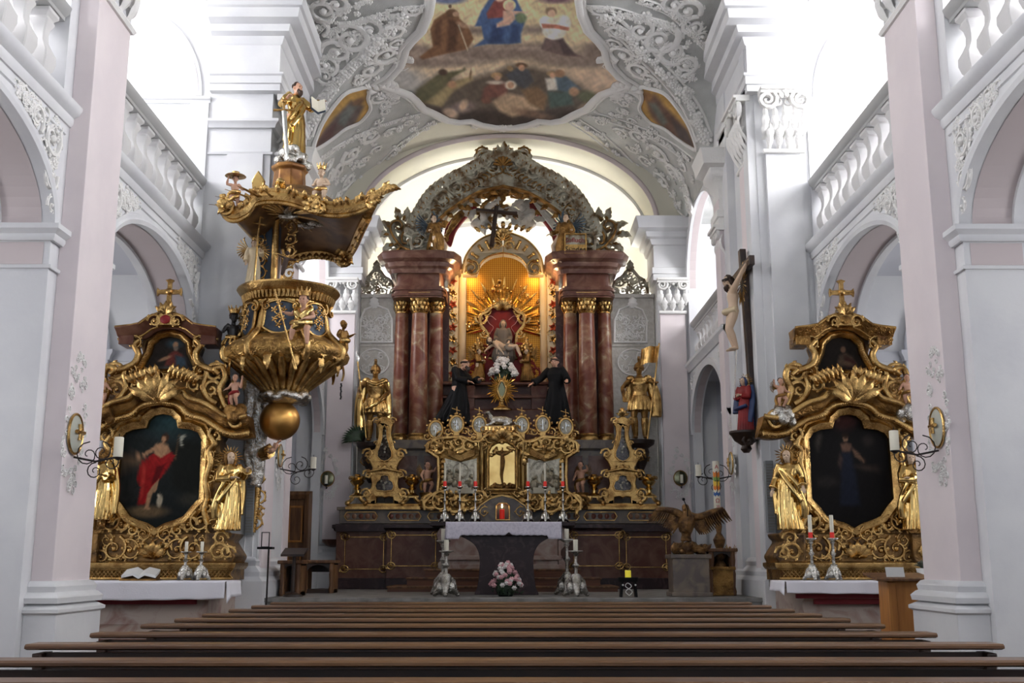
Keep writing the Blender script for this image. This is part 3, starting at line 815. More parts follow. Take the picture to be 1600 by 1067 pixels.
for (x, y, rx, ry) in ((650, 82, 30, 14), (700, 92, 60, 11), (760, 82, 60, 13), (830, 78, 60, 12), (880, 90, 55, 11), (935, 84, 26, 15), (910, 96, 50, 9), (665, 96, 45, 8), (740, 47, 30, 6), (835, 46, 26, 6), (930, 72, 20, 7)):
    SH.append(('e', x, y, rx, ry, 0, (132, 112, 98), 9))
SH += [('e', 700, 89, 55, 4, .1, (160, 138, 122), 6), ('e', 820, 74, 50, 3, 0, (158, 136, 120), 5)]
# kneeling hooded figure at left
SH += [('p', [(693, 20), (702, 14), (714, 18), (718, 28), (733, 44), (740, 60), (730, 76), (700, 82), (660, 92), (655, 88), (676, 72), (672, 45), (678, 30)], (126, 82, 50), 3),
       ('p', [(700, 28), (716, 34), (712, 78), (698, 80)], (92, 58, 38), 6), ('p', [(680, 34), (690, 30), (688, 70), (678, 70)], (98, 62, 40), 5), ('e', 706, 20, 9, 7, 0, (104, 70, 44), 3), ('e', 712, 21, 5, 4, 0, (176, 132, 98), 2),
       ('e', 722, 38, 9, 4, .4, (170, 128, 96), 3), ('p', [(715, 38), (717, 37), (732, 78), (730, 79)], (176, 160, 130), 1.5)]
# mother and child on the cloud
SH += [('p', [(768, -8), (785, -12), (806, -4), (818, 20), (820, 34), (814, 52), (814, 66), (795, 68), (762, 68), (740, 72), (756, 60), (752, 40), (742, 40), (752, 16)], (60, 90, 140), 3),
       ('p', [(770, 34), (788, 46), (784, 66), (764, 66)], (40, 62, 108), 6), ('p', [(800, 36), (812, 40), (810, 64), (796, 66)], (44, 68, 112), 5),
       ('p', [(772, 0), (790, -4), (797, 10), (790, 26), (762, 28), (760, 20)], (142, 66, 58), 3), ('e', 781, -8, 9, 10, 0, (206, 168, 138), 3),
       ('e', 796, 7, 10, 9, 0, (226, 196, 140), 2), ('e', 796, 9, 7, 7, 0, (208, 162, 130), 2), ('p', [(786, 16), (802, 15), (806, 28), (796, 38), (776, 42), (776, 36), (786, 30)], (206, 160, 130), 3),
       ('p', [(802, 16), (824, 17), (825, 20), (804, 22)], (206, 160, 130), 2), ('e', 814, 27, 9, 8, .3, (104, 122, 84), 4)]
# woman in white blouse
SH += [('p', [(852, 58), (880, 58), (884, 74), (910, 88), (880, 86), (845, 76)], (106, 84, 80), 3), ('p', [(872, 60), (880, 60), (900, 86), (880, 84)], (82, 64, 64), 4), ('e', 866, 46, 19, 15, 0, (214, 208, 190), 3), ('e', 852, 34, 9, 10, .3, (222, 216, 200), 3), ('e', 882, 34, 10, 12, -.3, (218, 212, 196), 3),
       ('p', [(846, 36), (868, 37), (890, 42), (888, 47), (866, 43), (848, 43)], (176, 100, 76), 2), ('e', 861, 17, 9, 7, 0, (150, 116, 84), 3), ('e', 862, 20, 6, 6, 0, (206, 164, 130), 2), ('e', 866, 31, 12, 5, 0, (204, 190, 160), 3)]
# crowd on the dark ground
SH += [('p', [(640, 150), (662, 130), (690, 112), (720, 128), (742, 120), (770, 112), (800, 100), (835, 104), (870, 112), (905, 130), (930, 152), (905, 168), (880, 186), (785, 200), (700, 190), (655, 172)], (88, 76, 66), 12),
       ('p', [(660, 170), (900, 170), (880, 192), (785, 202), (690, 192)], (60, 50, 46), 12)]
SH += [('p', [(650, 140), (684, 116), (700, 112), (722, 108), (726, 104), (728, 108), (704, 122), (690, 142), (670, 160), (648, 156)], (96, 92, 62), 4), ('e', 692, 112, 7, 5, 0, (84, 62, 48), 2.5), ('e', 640, 150, 9, 9, 0, (98, 104, 104), 4),
       ('p', [(664, 160), (690, 140), (704, 128), (735, 118), (737, 112), (739, 124), (708, 142), (690, 166)], (150, 130, 86), 5), ('e', 706, 131, 7, 6, 0, (170, 124, 88), 3), ('e', 735, 115, 1.6, 8, .1, (120, 90, 60), 1.5),
       ('e', 720, 168, 26, 9, -.2, (112, 96, 92), 6), ('e', 704, 176, 12, 7, .4, (180, 150, 124), 4), ('e', 724, 164, 6, 10, .5, (176, 146, 118), 4),
       ('p', [(756, 136), (776, 122), (794, 130), (792, 150), (752, 154)], (112, 66, 56), 5), ('e', 776, 117, 9, 5, 0, (166, 128, 84), 2), ('e', 777, 121, 5, 4, 0, (184, 138, 104), 2), ('e', 775, 128, 12, 3, 0, (190, 178, 160), 3),
       ('p', [(790, 116), (808, 106), (826, 108), (834, 126), (820, 138), (800, 128)], (66, 70, 78), 4), ('e', 815, 101, 9, 4, .1, (96, 66, 44), 2), ('e', 815, 105, 5, 5, 0, (180, 132, 98), 2), ('e', 797, 106, 5, 4, .5, (150, 120, 80), 2),
       ('e', 798, 132, 9, 7, 0, (196, 182, 160), 3), ('e', 798, 132, 5, 5, 0, (190, 142, 108), 2), ('p', [(770, 158), (790, 144), (820, 150), (848, 170), (800, 182), (780, 172)], (168, 140, 110), 6), ('p', [(815, 140), (840, 134), (856, 150), (850, 172), (826, 160)], (122, 92, 62), 6),
       ('e', 862, 114, 8, 4, 0, (150, 118, 80), 2), ('e', 864, 117, 5, 5, 0, (184, 138, 104), 2), ('p', [(852, 122), (870, 120), (874, 140), (856, 140)], (190, 184, 172), 4), ('p', [(868, 120), (884, 118), (908, 138), (890, 146), (872, 140)], (72, 92, 108), 4), ('p', [(856, 142), (892, 142), (896, 162), (860, 168)], (66, 88, 84), 6), ('e', 875, 114, 8, 6, 0, (150, 108, 76), 3),
       ('e', 918, 150, 16, 9, .2, (92, 96, 70), 6), ('e', 897, 142, 8, 7, 0, (168, 124, 92), 4), ('e', 760, 156, 8, 5, 0, (112, 70, 56), 3), ('e', 835, 178, 30, 6, .2, (112, 86, 70), 6)]
SH += [('e', 700, -2, 26, 7, 0, (96, 108, 142), 5), ('e', 870, -1, 26, 5, 0, (122, 88, 96), 5), ('e', 703, 9, 2.5, 3, 0, (110, 80, 60), 1.5)]
mb = MB(); mb.add(vs, fs); me = mb.mesh('fresco'); n_ = len(me.vertices)
set_colors(me, lift(shade(PXs, PYs, sky, SH))); me.materials.append(M['frescopaint']); finish(me, 180); link('fresco', me, ceiling)
# its scalloped frame, shells and cresting
mb = MB(); full = frL + list(reversed(frR))[1:]
pth = on_vault(full, .02)
mb.tube(pth, .075, 8); mb.tube(on_vault([(789 + (x - 789) * 1.02, y * 1.01 + .5) for x, y in full], .02), .03, 6)
mb.tube(on_vault([(789 + (x - 789) * 1.055, y + 2) for x, y in full], .01), .045, 6)
mb.build('fresco_frame', M['stucco'], ceiling, smooth=60)
mb = MB(); rnd = random.Random(9)
for k in range(26):
    t = rnd.uniform(-1, 1); flower(mb, Local(785 + 55 * t, 199 - 4 * abs(t) + rnd.uniform(-3, 4) * (1 - abs(t))), (0, 0), rnd.uniform(.05, .1), 0)
for sg in (0, 1):
    g = (lambda q: mir(q)) if sg else (lambda q: q)
    for (x, y, r, a0) in ((985, 142, .34, -.4), (975, 152, .26, .9), (962, 148, .2, 0), (950, 96, .2, 0)):
        (xx, yy), = g([(x, y)])
        shell(mb, Local(xx, yy), (0, 0), r, 0 if not sg else 0, PI, 8)
        acanthus_scroll(mb, Local(xx, yy + 9), (0, 0), r * .6, a0, 1.2, -1 if sg else 1, .2, 0, 5)
    # ribs with flower garlands: pairs of mouldings with blossoms between
    ribs = [([(945, 22), (985, 60), (1010, 86), (1042, 118), (1068, 148), (1088, 182), (1101, 217)], .1, 1.), ([(898, 188), (945, 220), (990, 265), (1030, 308), (1064, 344)], .07, .8), ([(925, 178), (985, 196), (1040, 222), (1078, 250)], .06, .7),
            ([(1000, 0), (1050, 20), (1085, 52), (1112, 80)], .06, .7), ([(958, 24), (1000, 27), (1040, 38), (1066, 54)], .06, .7), ([(910, 10), (960, 14), (1020, 34)], .05, .5), ([(1020, 60), (1060, 84), (1086, 104)], .05, .6)]
    for pts, r, dens in ribs:
        sp = spline2(g(pts), 8)
        for off in (-1, 1):
            mb.tube(on_vault([(x + off * 11 * r / .1, y - off * 4 * r / .1 * (1 if not sg else 1)) for x, y in sp], .01), r * .3, 6)
        L = len(sp); m_ = int(46 * dens)
        for k in range(m_):
            t = (k + .5) / m_ * (L - 1); i = int(t); fr = t - i; j = min(L - 1, i + 1)
            x = sp[i][0] + (sp[j][0] - sp[i][0]) * fr; y = sp[i][1] + (sp[j][1] - sp[i][1]) * fr
            flower(mb, Local(x + rnd.uniform(-4, 4), y + rnd.uniform(-3, 3)), (0, 0), r * rnd.uniform(.6, 1.05), .02)
    # panels of scrollwork between the ribs
    for (x, y, r) in ((1030, 60, .3), (1052, 80, .24), (1000, 46, .22), (1070, 100, .2), (965, 50, .2), (975, 84, .24), (1000, 108, .22), (958, 66, .14), (985, 60, .14), (1015, 122, .16), (1085, 40, .2), (1072, 15, .22), (1052, 5, .2), (1098, 55, .16),
                      (1000, 212, .2), (1030, 240, .24), (1052, 268, .2), (970, 206, .15), (1010, 250, .16), (1036, 282, .2), (1064, 276, .16), (1075, 300, .2), (1078, 322, .2), (1066, 256, .14), (990, 232, .13), (1050, 305, .15), (940, 190, .1),
                      (988, 188, .1), (1012, 212, .1), (975, 172, .12), (1070, 118, .16), (948, 36, .13), (935, 14, .14)):
        (xx, yy), = g([(x, y)])
        acanthus_scroll(mb, Local(xx, yy), (0, 0), r * 1.1, rnd.uniform(0, 6), 1.3, rnd.choice((-1, 1)), .2, .02, 7)
    C_ = CART
    def in_cart(x, y):
        n = len(C_); r = False
        for i in range(n):
            (xa, ya), (xb, yb) = C_[i], C_[(i + 1) % n]
            if (ya > y) != (yb > y) and x < xa + (y - ya) * (xb - xa) / (yb - ya): r = not r
        return r
    for k in range(170):
        x = rnd.uniform(925, 1085); y = rnd.uniform(20, 330)
        lo = 22 + (x - 945) * 1.34 if x < 1097 else 999
        if y > 188 + (x - 898) * .93 - 6: continue
        if x < 960 and y < 150 or in_cart(x, y) or in_cart(x + 6, y - 4) or in_cart(x - 5, y + 4): continue
        (xx, yy), = g([(x, y)])
        flower(mb, Local(xx, yy), (0, 0), rnd.uniform(.04, .085), .01)
mb.build('stucco_garland', M['stucco'], ceiling, smooth=60)
# cream cell next to the end wall
mb = MB(); vs = []; fs = []; m_ = 40
for sg in (0, 1): pass
top = [(x, y) for x, y in spline2([(789, 202), (840, 196), (900, 192), (945, 224), (990, 269), (1030, 312), (1062, 346)], 8)]
vs = []
for x, y in list(reversed(mir(top)))[:-1] + top:
    p = surf(x, y); e = Vector((p.x, YE - .001, zv(p.x, YE)))
    for k in range(6):
        q = p.lerp(e, k / 5); q.z = zv(q.x, q.y) - .012; vs.append(q)
nn = len(vs) // 6
for i in range(nn - 1):
    for k in range(5): fs.append((i * 6 + k, (i + 1) * 6 + k, (i + 1) * 6 + k + 1, i * 6 + k + 1))
mb.add(vs, fs); mb.build('cream_cell', M['cream'], ceiling)
# pendentive cartouches: a robed figure on ochre ground at either side
for sg in (0, 1):
    ol = mir(CART) if sg else CART
    c = (sum(p[0] for p in ol) / len(ol), sum(p[1] for p in ol) / len(ol)); ring = spline2(ol, 5, True); m_ = len(ring); K = 16; vs = []; pp = []; fs = []
    for k in range(K + 1):
        for x, y in ring:
            q = (c[0] + (x - c[0]) * k / K, c[1] + (y - c[1]) * k / K); pp.append(q)
    vs = on_vault(pp, .015)
    for k in range(K):
        for i in range(m_): fs.append((k * m_ + i, k * m_ + (i + 1) % m_, (k + 1) * m_ + (i + 1) % m_, (k + 1) * m_ + i))
    mb = MB(); mb.add(vs, fs); me = bpy.data.meshes.new('cartouche'); me.from_pydata([tuple(v) for v in vs], [], fs)
    sh_ = [('p', [(1010, 152), (1024, 146), (1040, 166), (1052, 178), (1074, 200), (1090, 236), (1060, 216), (1036, 200), (1022, 186), (1014, 172)], (112, 84, 70), 7), ('p', [(1014, 160), (1026, 160), (1044, 190), (1036, 196)], (110, 112, 104), 6), ('p', [(1050, 184), (1076, 206), (1086, 230), (1060, 214)], (84, 74, 72), 7), ('e', 1012, 150, 8, 7, .7, (150, 110, 72), 4)]
    if sg: sh_ = [('p', [(2 * 789 - x, y) for x, y in [(1010, 165), (1030, 156), (1044, 170), (1056, 182), (1074, 205), (1090, 236), (1060, 222), (1036, 210), (1022, 190)]], (104, 90, 86), 6), ('p', [(2 * 789 - x, y) for x, y in [(1020, 164), (1034, 164), (1056, 190), (1040, 196)]], (112, 116, 112), 6), ('e', 2 * 789 - 1019, 158, 10, 5, -.5, (120, 92, 70), 4), ('p', [(2 * 789 - x, y) for x, y in [(1050, 184), (1076, 210), (1088, 232), (1060, 214)]], (92, 66, 64), 7)]
    set_colors(me, shade(np.array([p[0] for p in pp]), np.array([p[1] for p in pp]), (190, 150, 84), sh_)); me.materials.append(M['frescopaint']); finish(me, 180); link('cartouche', me, ceiling)
    mb = MB(); q = on_vault(ring, .02); mb.tube(q + [q[0]], .04, 6); mb.build('cartouche_frame', M['stucco'], ceiling)

# ---- windows: tall round-headed panes that let the daylight in
WN = [0]
def window(x, yc, z0, z1, wd, nx_, strength, axis='x', col=(.97, .97, 1.)):
    WN[0] += 1
    mname = 'daylight_%d' % int(strength * 100) + ('w' if col[2] > .95 else 'y')
    g = mat(mname, (.9, .9, .9, 1), .5, emit=(*col, 1), estr=strength)
    a = wd / 2; pts = [(yc - a, z0), (yc + a, z0)] + [(yc + a * math.cos(t * PI / 12), z1 - a + a * math.sin(t * PI / 12)) for t in range(13)]
    mb = MB(); mb.prism(pts, x, x + nx_ * .03, axis=axis)
    o = struct(mb.build('window_%d' % WN[0], g, smooth=0))
    fr_ = MB(); ax = [(x + nx_ * .05, p[0], p[1]) for p in pts] if axis == 'x' else [(p[0], x + nx_ * .05, p[1]) for p in pts]
    nrm = (nx_, 0, 0) if axis == 'x' else (0, nx_, 0)
    fr_.sweep(ax, [(-.05, -.05), (-.05, .05), (.05, .05), (.05, -.05)], nrm, closed=True)
    fr_.build('window_frame', M['plaster'], o)
for (y0, y1) in BAYS:  # first bay, behind the camera: unseen windows added to light camera-facing surfaces
    c = (y0 + y1) / 2
    window(XO, c, 7.0, 10.2, 1.9, -1, E_RIGHT); window(-XO, c, 7.0, 10.2, 1.9, 1, E_LEFT)
    window(XO, c, 2.2, 4.7, 1.3, -1, E_AISLE); window(-XO, c, 2.2, 4.7, 1.3, 1, E_AISLE)
for s in (-1, 1):
    window(s * 5.4, 18.9, 5.9, 8.4, 1.2, -s, E_CHANCEL)
    window(s * 3.0, 22.9, 3.6, 7.2, 1.1, -s, E_APSE)

# ---- balustrades
def baluster_mesh(h, wd):
    mb = MB(); r = wd / 2 * 1.414
    pr = [(r * .95, 0), (r * .95, .07 * h), (r * .62, .11 * h), (r * .6, .15 * h), (r * .84, .22 * h), (r * 1.0, .32 * h), (r * .98, .42 * h), (r * .72, .5 * h), (r * .5, .58 * h), (r * .46, .68 * h), (r * .56, .77 * h), (r * .74, .83 * h), (r * .74, .86 * h), (r * .62, .88 * h), (r * .96, .94 * h), (r * .96, h)]
    mb.lathe(pr, n=4, rot=PI / 4); me = mb.mesh('baluster'); me.materials.append(M['stucco2']); finish(me, 35); return me
M['stucco2'] = mat('balustrade_stucco', hexc(214, 212, 210), .7)
def balustrade(x, y0, y1, z0, z1, n, label, sx):
    t = thing('gallery_balustrade', label, 'balustrade', (x, (y0 + y1) / 2, z0), world=False); L = y1 - y0
    h = z1 - z0 - .2
    me = baluster_mesh(h, .25)
    for i in range(n):
        o = bpy.data.objects.new('baluster', me); COL.objects.link(o); o.parent = t; o.location = (0, -L / 2 + L * (i + .5) / n, .06)
        b = o.modifiers.new('bevel', 'BEVEL'); b.width = .012; b.segments = 1; b.limit_method = 'ANGLE'; b.angle_limit = R(50)
    mb = MB(); mb.box(-.16, .16, -L / 2, L / 2, 0, .06); mb.build('plinth', M['stucco2'], t, smooth=0, bevel=.01)
    mb = MB(); zt = z1 - z0
    mb.sweep([(0, -L / 2, zt - .14), (0, L / 2, zt - .14)], [(-.13, 0), (-.13, .04), (-.17, .07), (-.19, .13), (-.19, .14), (.19, .14), (.19, .13), (.17, .07), (.13, .04), (.13, 0)], (0, 0, 1))
    mb.build('handrail', M['greyrail'], t); return t
M['greyrail'] = mat('grey_handrail', hexc(176, 176, 174), .6)
for sx, side in SIDES:
    balustrade(sx * (W + .17), 11.32, 14.95, LEDGE + .16, RAIL, 9, 'white stucco balustrade of the gallery above the %s side altar' % side, sx)
    balustrade(sx * (W + .17), 6.57, 9.98, LEDGE + .16, RAIL, 8, 'white stucco balustrade at the top %s edge of the photo, nearer than the pier' % side, sx)
    if sx > 0: balustrade(sx * (XC + .2), 17.34, 20.43, 5.07, 5.85, 9, 'grey stucco balustrade far back beside the high altar, behind the crucifix', sx)
# ================================================================== carved figures
ADULT = dict(pelvis=(0, 0, .54), waist=(0, 0, .62), chest=(0, 0, .73), neck=(0, 0, .835), head=(0, -.01, .925),
             shl=(.112, 0, .80), shr=(-.112, 0, .80), ell=(.155, .01, .64), elr=(-.155, .01, .64), wrl=(.16, -.06, .50), wrr=(-.16, -.06, .50),
             hil=(.052, 0, .53), hir=(-.052, 0, .53), knl=(.06, -.015, .285), knr=(-.06, -.015, .285), anl=(.06, .01, .045), anr=(-.06, .01, .045))
CHILD = dict(pelvis=(0, 0, .40), waist=(0, -.01, .48), chest=(0, 0, .60), neck=(0, 0, .71), head=(0, -.02, .86),
             shl=(.12, 0, .68), shr=(-.12, 0, .68), ell=(.2, 0, .55), elr=(-.2, 0, .55), wrl=(.2, -.1, .45), wrr=(-.2, -.1, .45),
             hil=(.07, 0, .38), hir=(-.07, 0, .38), knl=(.1, -.05, .21), knr=(-.1, -.05, .21), anl=(.08, 0, .045), anr=(-.08, 0, .045))
def add_hand(mb, wr, el, L, side):
    d = (wr - el).normalized(); up = Vector((0, 0, 1)); lat = d.cross(up)
    lat = lat.normalized() if lat.length > .1 else Vector((1, 0, 0)); nrm = lat.cross(d)
    mb.tube([wr - d * L * .1, wr + d * L * .25, wr + d * L * .5], [L * .17, L * .24, L * .26], 8, .55)
    for i, (off, ln) in enumerate(((-.18, .42), (-.06, .5), (.06, .48), (.18, .38))):
        b = wr + d * L * .48 + lat * off * L; k = b + d * L * ln * .5 - nrm * L * .06; e = b + d * L * ln * .86 - nrm * L * .2
        mb.tube([b, k, e], [L * .075, L * .07, L * .05], 6)
    b = wr + d * L * .16 + lat * side * L * .2
    mb.tube([b, b + d * L * .2 + lat * side * L * .13 - nrm * L * .05, b + d * L * .38 + lat * side * L * .12 - nrm * L * .1], [L * .085, L * .075, L * .055], 6)
def figure(name, label, cat, loc, H, rz=0., group=None, child=False, pose=None, skin='skin', robe=None, rk=None, sleeves=True, hair='hair', hairlong=False,
           beard=False, drape=(), drape_mat=None, wings=None, halo=None, helmet=None, armor=None, cape=None, headrot=(0, 0), tonsure=False, crown=None, feet=True, vox=.0085, tilt=0.):
    J = {k: Vector(v) for k, v in (CHILD if child else ADULT).items()}
    for k, v in (pose or {}).items(): J[k] = Vector(v)
    t = thing(name, label, cat, loc, rz, group); t.rotation_euler[1] = tilt
    S = lambda mb: [tuple(Vector(q) * H) for q in mb.v]
    def out(mb, nm, m, v=vox, sm=3, lab=None, par=t):
        mb.v = S(mb); return blob(mb, nm, M[m] if isinstance(m, str) else m, par, v * H, sm, lab)
    f = 1.3 if child else 1.
    # ---- body: one continuous surface
    mb = MB()
    mb.tube([J['pelvis'] - Vector((0, 0, .04)), J['pelvis'], J['waist'], J['chest'], J['chest'].lerp(J['neck'], .6), J['neck'], J['neck'].lerp(J['head'], .5)],
            [.07 * f, .092 * f, .08 * f, .1 * f, .085 * f, .036 * f, .033 * f], 14, .74, up=(0, 1, 0))
    for s, sg in (('l', 1), ('r', -1)):
        mb.tube([J['chest'].lerp(J['sh' + s], .4), J['sh' + s], J['sh' + s].lerp(J['el' + s], .35), J['el' + s], J['el' + s].lerp(J['wr' + s], .3), J['wr' + s]],
                [.05 * f, .043 * f, .038 * f, .029 * f, .031 * f, .019 * f], 10)
        add_hand(mb, J['wr' + s], J['el' + s], .1 if not child else .11, sg)
        mb.tube([J['hi' + s] + Vector((0, 0, .02)), J['hi' + s].lerp(J['kn' + s], .4), J['kn' + s], J['kn' + s].lerp(J['an' + s], .35), J['an' + s]],
                [.07 * f, .062 * f, .042 * f, .044 * f, .024 * f], 10)
        if feet:
            a = J['an' + s]; td = Vector((sg * .025, -.105, -.026))
            mb.tube([a + Vector((0, .02, -.015)), a + Vector((0, -.02, -.012)), a + td * .7, a + td], [.026, .03, .027, .016], 8, .7)
    hd = J['head']; q = Quaternion((0, 0, 1), headrot[0]) @ Quaternion((1, 0, 0), headrot[1]); qm = q.to_matrix(); g = 1.62 if child else 1.08
    hp = lambda x, y, z: hd + qm @ (Vector((x, y, z)) * g)
    mb.ball(hp(0, .004, .01), (.05 * g, .06 * g, .06 * g), 12, 9, qm)
    mb.ball(hp(0, -.012, -.03), (.037 * g, .042 * g, .044 * g), 10, 8, qm)
    mb.tube([hp(0, -.056, .008), hp(0, -.068, -.012), hp(0, -.06, -.02)], [.007 * g, .012 * g, .01 * g], 6)
    mb.tube([hp(-.03, -.05, .016), hp(0, -.058, .018), hp(.03, -.05, .016)], .009 * g, 6)
    mb.tube([hp(-.015, -.052, -.037), hp(0, -.056, -.037), hp(.015, -.052, -.037)], .007 * g, 6)
    for sg in (-1, 1):
        mb.ball(hp(sg * .052, .006, -.006), (.008 * g, .014 * g, .018 * g), 6, 5); mb.ball(hp(sg * .022, -.042, -.018), .014 * g, 6, 5)
    out(mb, 'body', skin, vox * .8)
    mb = MB()
    for sg in (-1, 1): mb.ball(hp(sg * .02, -.0565, .003), (.0075 * g, .004 * g, .005 * g), 6, 4, qm)
    mb.v = S(mb); mb.build('eyes', M['hair'], t, 180)
    # ---- hair, beard
    if hair and not helmet:
        mb = MB(); rnd = random.Random(int(H * 997)); up_ = .012
        for i in range(26 if not tonsure else 16):
            a = rnd.uniform(-.25, PI + .25) if not tonsure else 2 * PI * i / 16; b = rnd.uniform(.15, 1.5) if not tonsure else 1.35
            mb.ball(hp(.048 * math.cos(a) * math.sin(b), .006 + .056 * math.sin(a) * math.sin(b), up_ + .058 * math.cos(b)), .02 * g, 6, 5)
        if hairlong:
            for sg in (-1, 1): mb.tube([hp(sg * .045, 0, .03), hp(sg * .055, .01, -.02), hp(sg * .05, .012, -.08)], [.024 * g, .026 * g, .014 * g], 8)
            mb.tube([hp(0, .045, .02), hp(0, .055, -.04), hp(0, .05, -.1)], [.045 * g, .05 * g, .03 * g], 8)
        if beard: mb.tube([hp(-.03, -.03, -.035), hp(0, -.05, -.058), hp(.03, -.03, -.035)], .022 * g, 8); mb.tube([hp(0, -.05, -.05), hp(0, -.055, -.09), hp(0, -.05, -.125)], [.034 * g, .028 * g, .01 * g], 8)
        out(mb, 'hair', hair, .009, 2)
    if helmet:
        mb = MB(); mb.ball(hp(0, .008, .025), (.062 * g, .072 * g, .062 * g), 12, 9, qm); mb.tube([hp(.06 * math.cos(a), .01 + .07 * math.sin(a), .012) for a in np.linspace(0, 2 * PI, 15)], .01 * g, 6)
        for i in range(7): k = i / 6; mb.tube([hp(0, -.03 + .09 * k, .075), hp(0, -.05 + .16 * k, .12 + .03 * math.sin(PI * k)), hp(.0, -.02 + .2 * k, .125)], [.012 * g, .022 * g, .012 * g], 6)
        out(mb, 'helmet', helmet, .008, 1)
    if crown:
        mb = MB(); n = 14
        if crown == 'thorns':
            for k in range(3): mb.tube([hp(.056 * math.cos(a), .006 + .062 * math.sin(a), .028 + .012 * math.sin(3 * a + k * 2)) for a in np.linspace(0, 2 * PI, 25)], .009 * g, 6)
            mb.v = S(mb); mb.build('thorn_crown', M['darkwood'], t, 50); mb = MB()
        else: mb.lathe([(.052 * g, 0), (.06 * g, 0), (.068 * g, .05 * g), (.06 * g, .05 * g)], n=18)
        mb.v = [tuple(hp(v[0] / g, v[1] / g, .05 + v[2] / g)) for v in mb.v]
        for i in range(0 if crown == 'thorns' else 8):
            a = 2 * PI * i / 8; mb.tube([hp(.062 * math.cos(a), .062 * math.sin(a), .09), hp(.075 * math.cos(a), .075 * math.sin(a), .135)], [.016 * g, .005 * g], 6); mb.ball(hp(.077 * math.cos(a), .077 * math.sin(a), .14), .008 * g, 6, 5)
        if mb.v: mb.v = S(mb); mb.build('crown', M[crown], t, 50)
    # ---- clothing
    if robe:
        k_ = dict(rings=[(.0, .155, .135), (.08, .15, .13), (.28, .135, .12), (.48, .128, .108), (.58, .112, .095), (.63, .1, .086), (.7, .122, .1), (.77, .128, .09), (.81, .1, .07), (.845, .05, .045)], sway=.02, folds=10, amp=.17, cx=None)
        k_.update(rk or {}); mb = MB(); n = 44; vs = []; fs = []
        for (z, rx, ry, *o) in k_['rings']:
            ox = (o[0] if o else 0) + k_['sway'] * math.sin(z * PI * 1.25); oy = o[1] if len(o) > 1 else 0; am = k_['amp'] * max(.12, 1 - z * 1.15)
            for i in range(n):
                a = 2 * PI * i / n; w_ = math.sin(k_['folds'] * a + 2.2 * z + 1.3 * math.sin(2 * a + z * 3)); r_ = 1 + am * (abs(w_) * 1.6 - .8)
                vs.append((ox + rx * r_ * math.cos(a), oy + ry * r_ * math.sin(a), z))
        m_ = len(k_['rings'])
        for j in range(m_ - 1):
            for i in range(n): fs.append((j * n + i, j * n + (i + 1) % n, (j + 1) * n + (i + 1) % n, (j + 1) * n + i))
        fs.append(tuple(reversed(range(n)))); fs.append(tuple((m_ - 1) * n + i for i in range(n))); mb.add(vs, fs)
        if sleeves:
            for s in 'lr':
                mb.tube([J['chest'].lerp(J['sh' + s], .5), J['sh' + s], J['sh' + s].lerp(J['el' + s], .5), J['el' + s], J['el' + s].lerp(J['wr' + s], .5), J['el' + s].lerp(J['wr' + s], .88)],
                        [.06, .058, .056, .05, .052, .062], 12)
        for pth, r_ in drape: mb.tube([Vector(p) for p in spline3(pth, 5)], r_, 10, .8)
        out(mb, 'robe' if not child else 'drapery', robe)
    elif drape:
        mb = MB()
        for pth, r_ in drape: mb.tube([Vector(p) for p in spline3(pth, 5)], r_, 10, .8)
        out(mb, 'drapery', drape_mat or 'gold')
    if armor:
        mb = MB()
        mb.tube([J['pelvis'] + Vector((0, 0, .02)), J['waist'], J['chest'], J['chest'].lerp(J['neck'], .7)], [.105, .096, .122, .085], 16, .78, up=(0, 1, 0))
        for sg in (-1, 1): mb.ball(J['chest'] + Vector((sg * .045, -.06, .0)), (.05, .035, .04), 8, 6); mb.ball(J['shl'] if sg > 0 else J['shr'], (.062, .06, .05), 8, 6)
        out(mb, 'cuirass', armor)
        mb = MB(); n = 18
        for i in range(n):
            a = 2 * PI * i / n; p0 = J['pelvis'] + Vector((.098 * math.cos(a), .08 * math.sin(a), .03)); p1 = J['pelvis'] + Vector((.135 * math.cos(a), .115 * math.sin(a), -.06)); p2 = J['pelvis'] + Vector((.15 * math.cos(a), .13 * math.sin(a), -.17))
            mb.tube([p0, p1, p2], [.022, .026, .024], 6, .5)
        for s in 'lr': mb.tube([J['kn' + s], J['kn' + s].lerp(J['an' + s], .3), J['an' + s]], [.05, .053, .034], 10)
        out(mb, 'skirt', armor)
    if cape:
        mb = MB()
        for pth, r_ in cape[1]: mb.tube([Vector(p) for p in spline3(pth, 5)], r_, 10, .55)
        out(mb, 'cape', cape[0])
    if wings:
        mb = MB()
        for sg in (-1, 1):
            b = J['chest'] + Vector((sg * .05, .1, .02))
            for i in range(9):
                a = R(70 - i * 15); L = (.40 - .022 * i) * (.8 if child else 1.)
                d = Vector((sg * math.cos(a), .25, math.sin(a)))
                mb.tube([b, b + d * L * .4 + Vector((sg * .06, .02, .05)), b + d * L * .8 + Vector((sg * .05, .03, .02)), b + d * L], [.02, .036, .03, .008], 6, .4)
        mb.v = S(mb); mb.build('wings', M[wings], t, 60)
    if halo:
        mb = MB(); pl = Plane(hp(0, .06, .01), (1, 0, 0), (0, 0, 1)); rays(mb, pl, (0, 0), .07, .17, 22, .008)
        mb.tube([pl(.075 * math.cos(a), .075 * math.sin(a)) for a in np.linspace(0, 2 * PI, 24)], .008, 6)
        mb.v = S(mb); mb.build('halo', M[halo], t, 30)
    return t
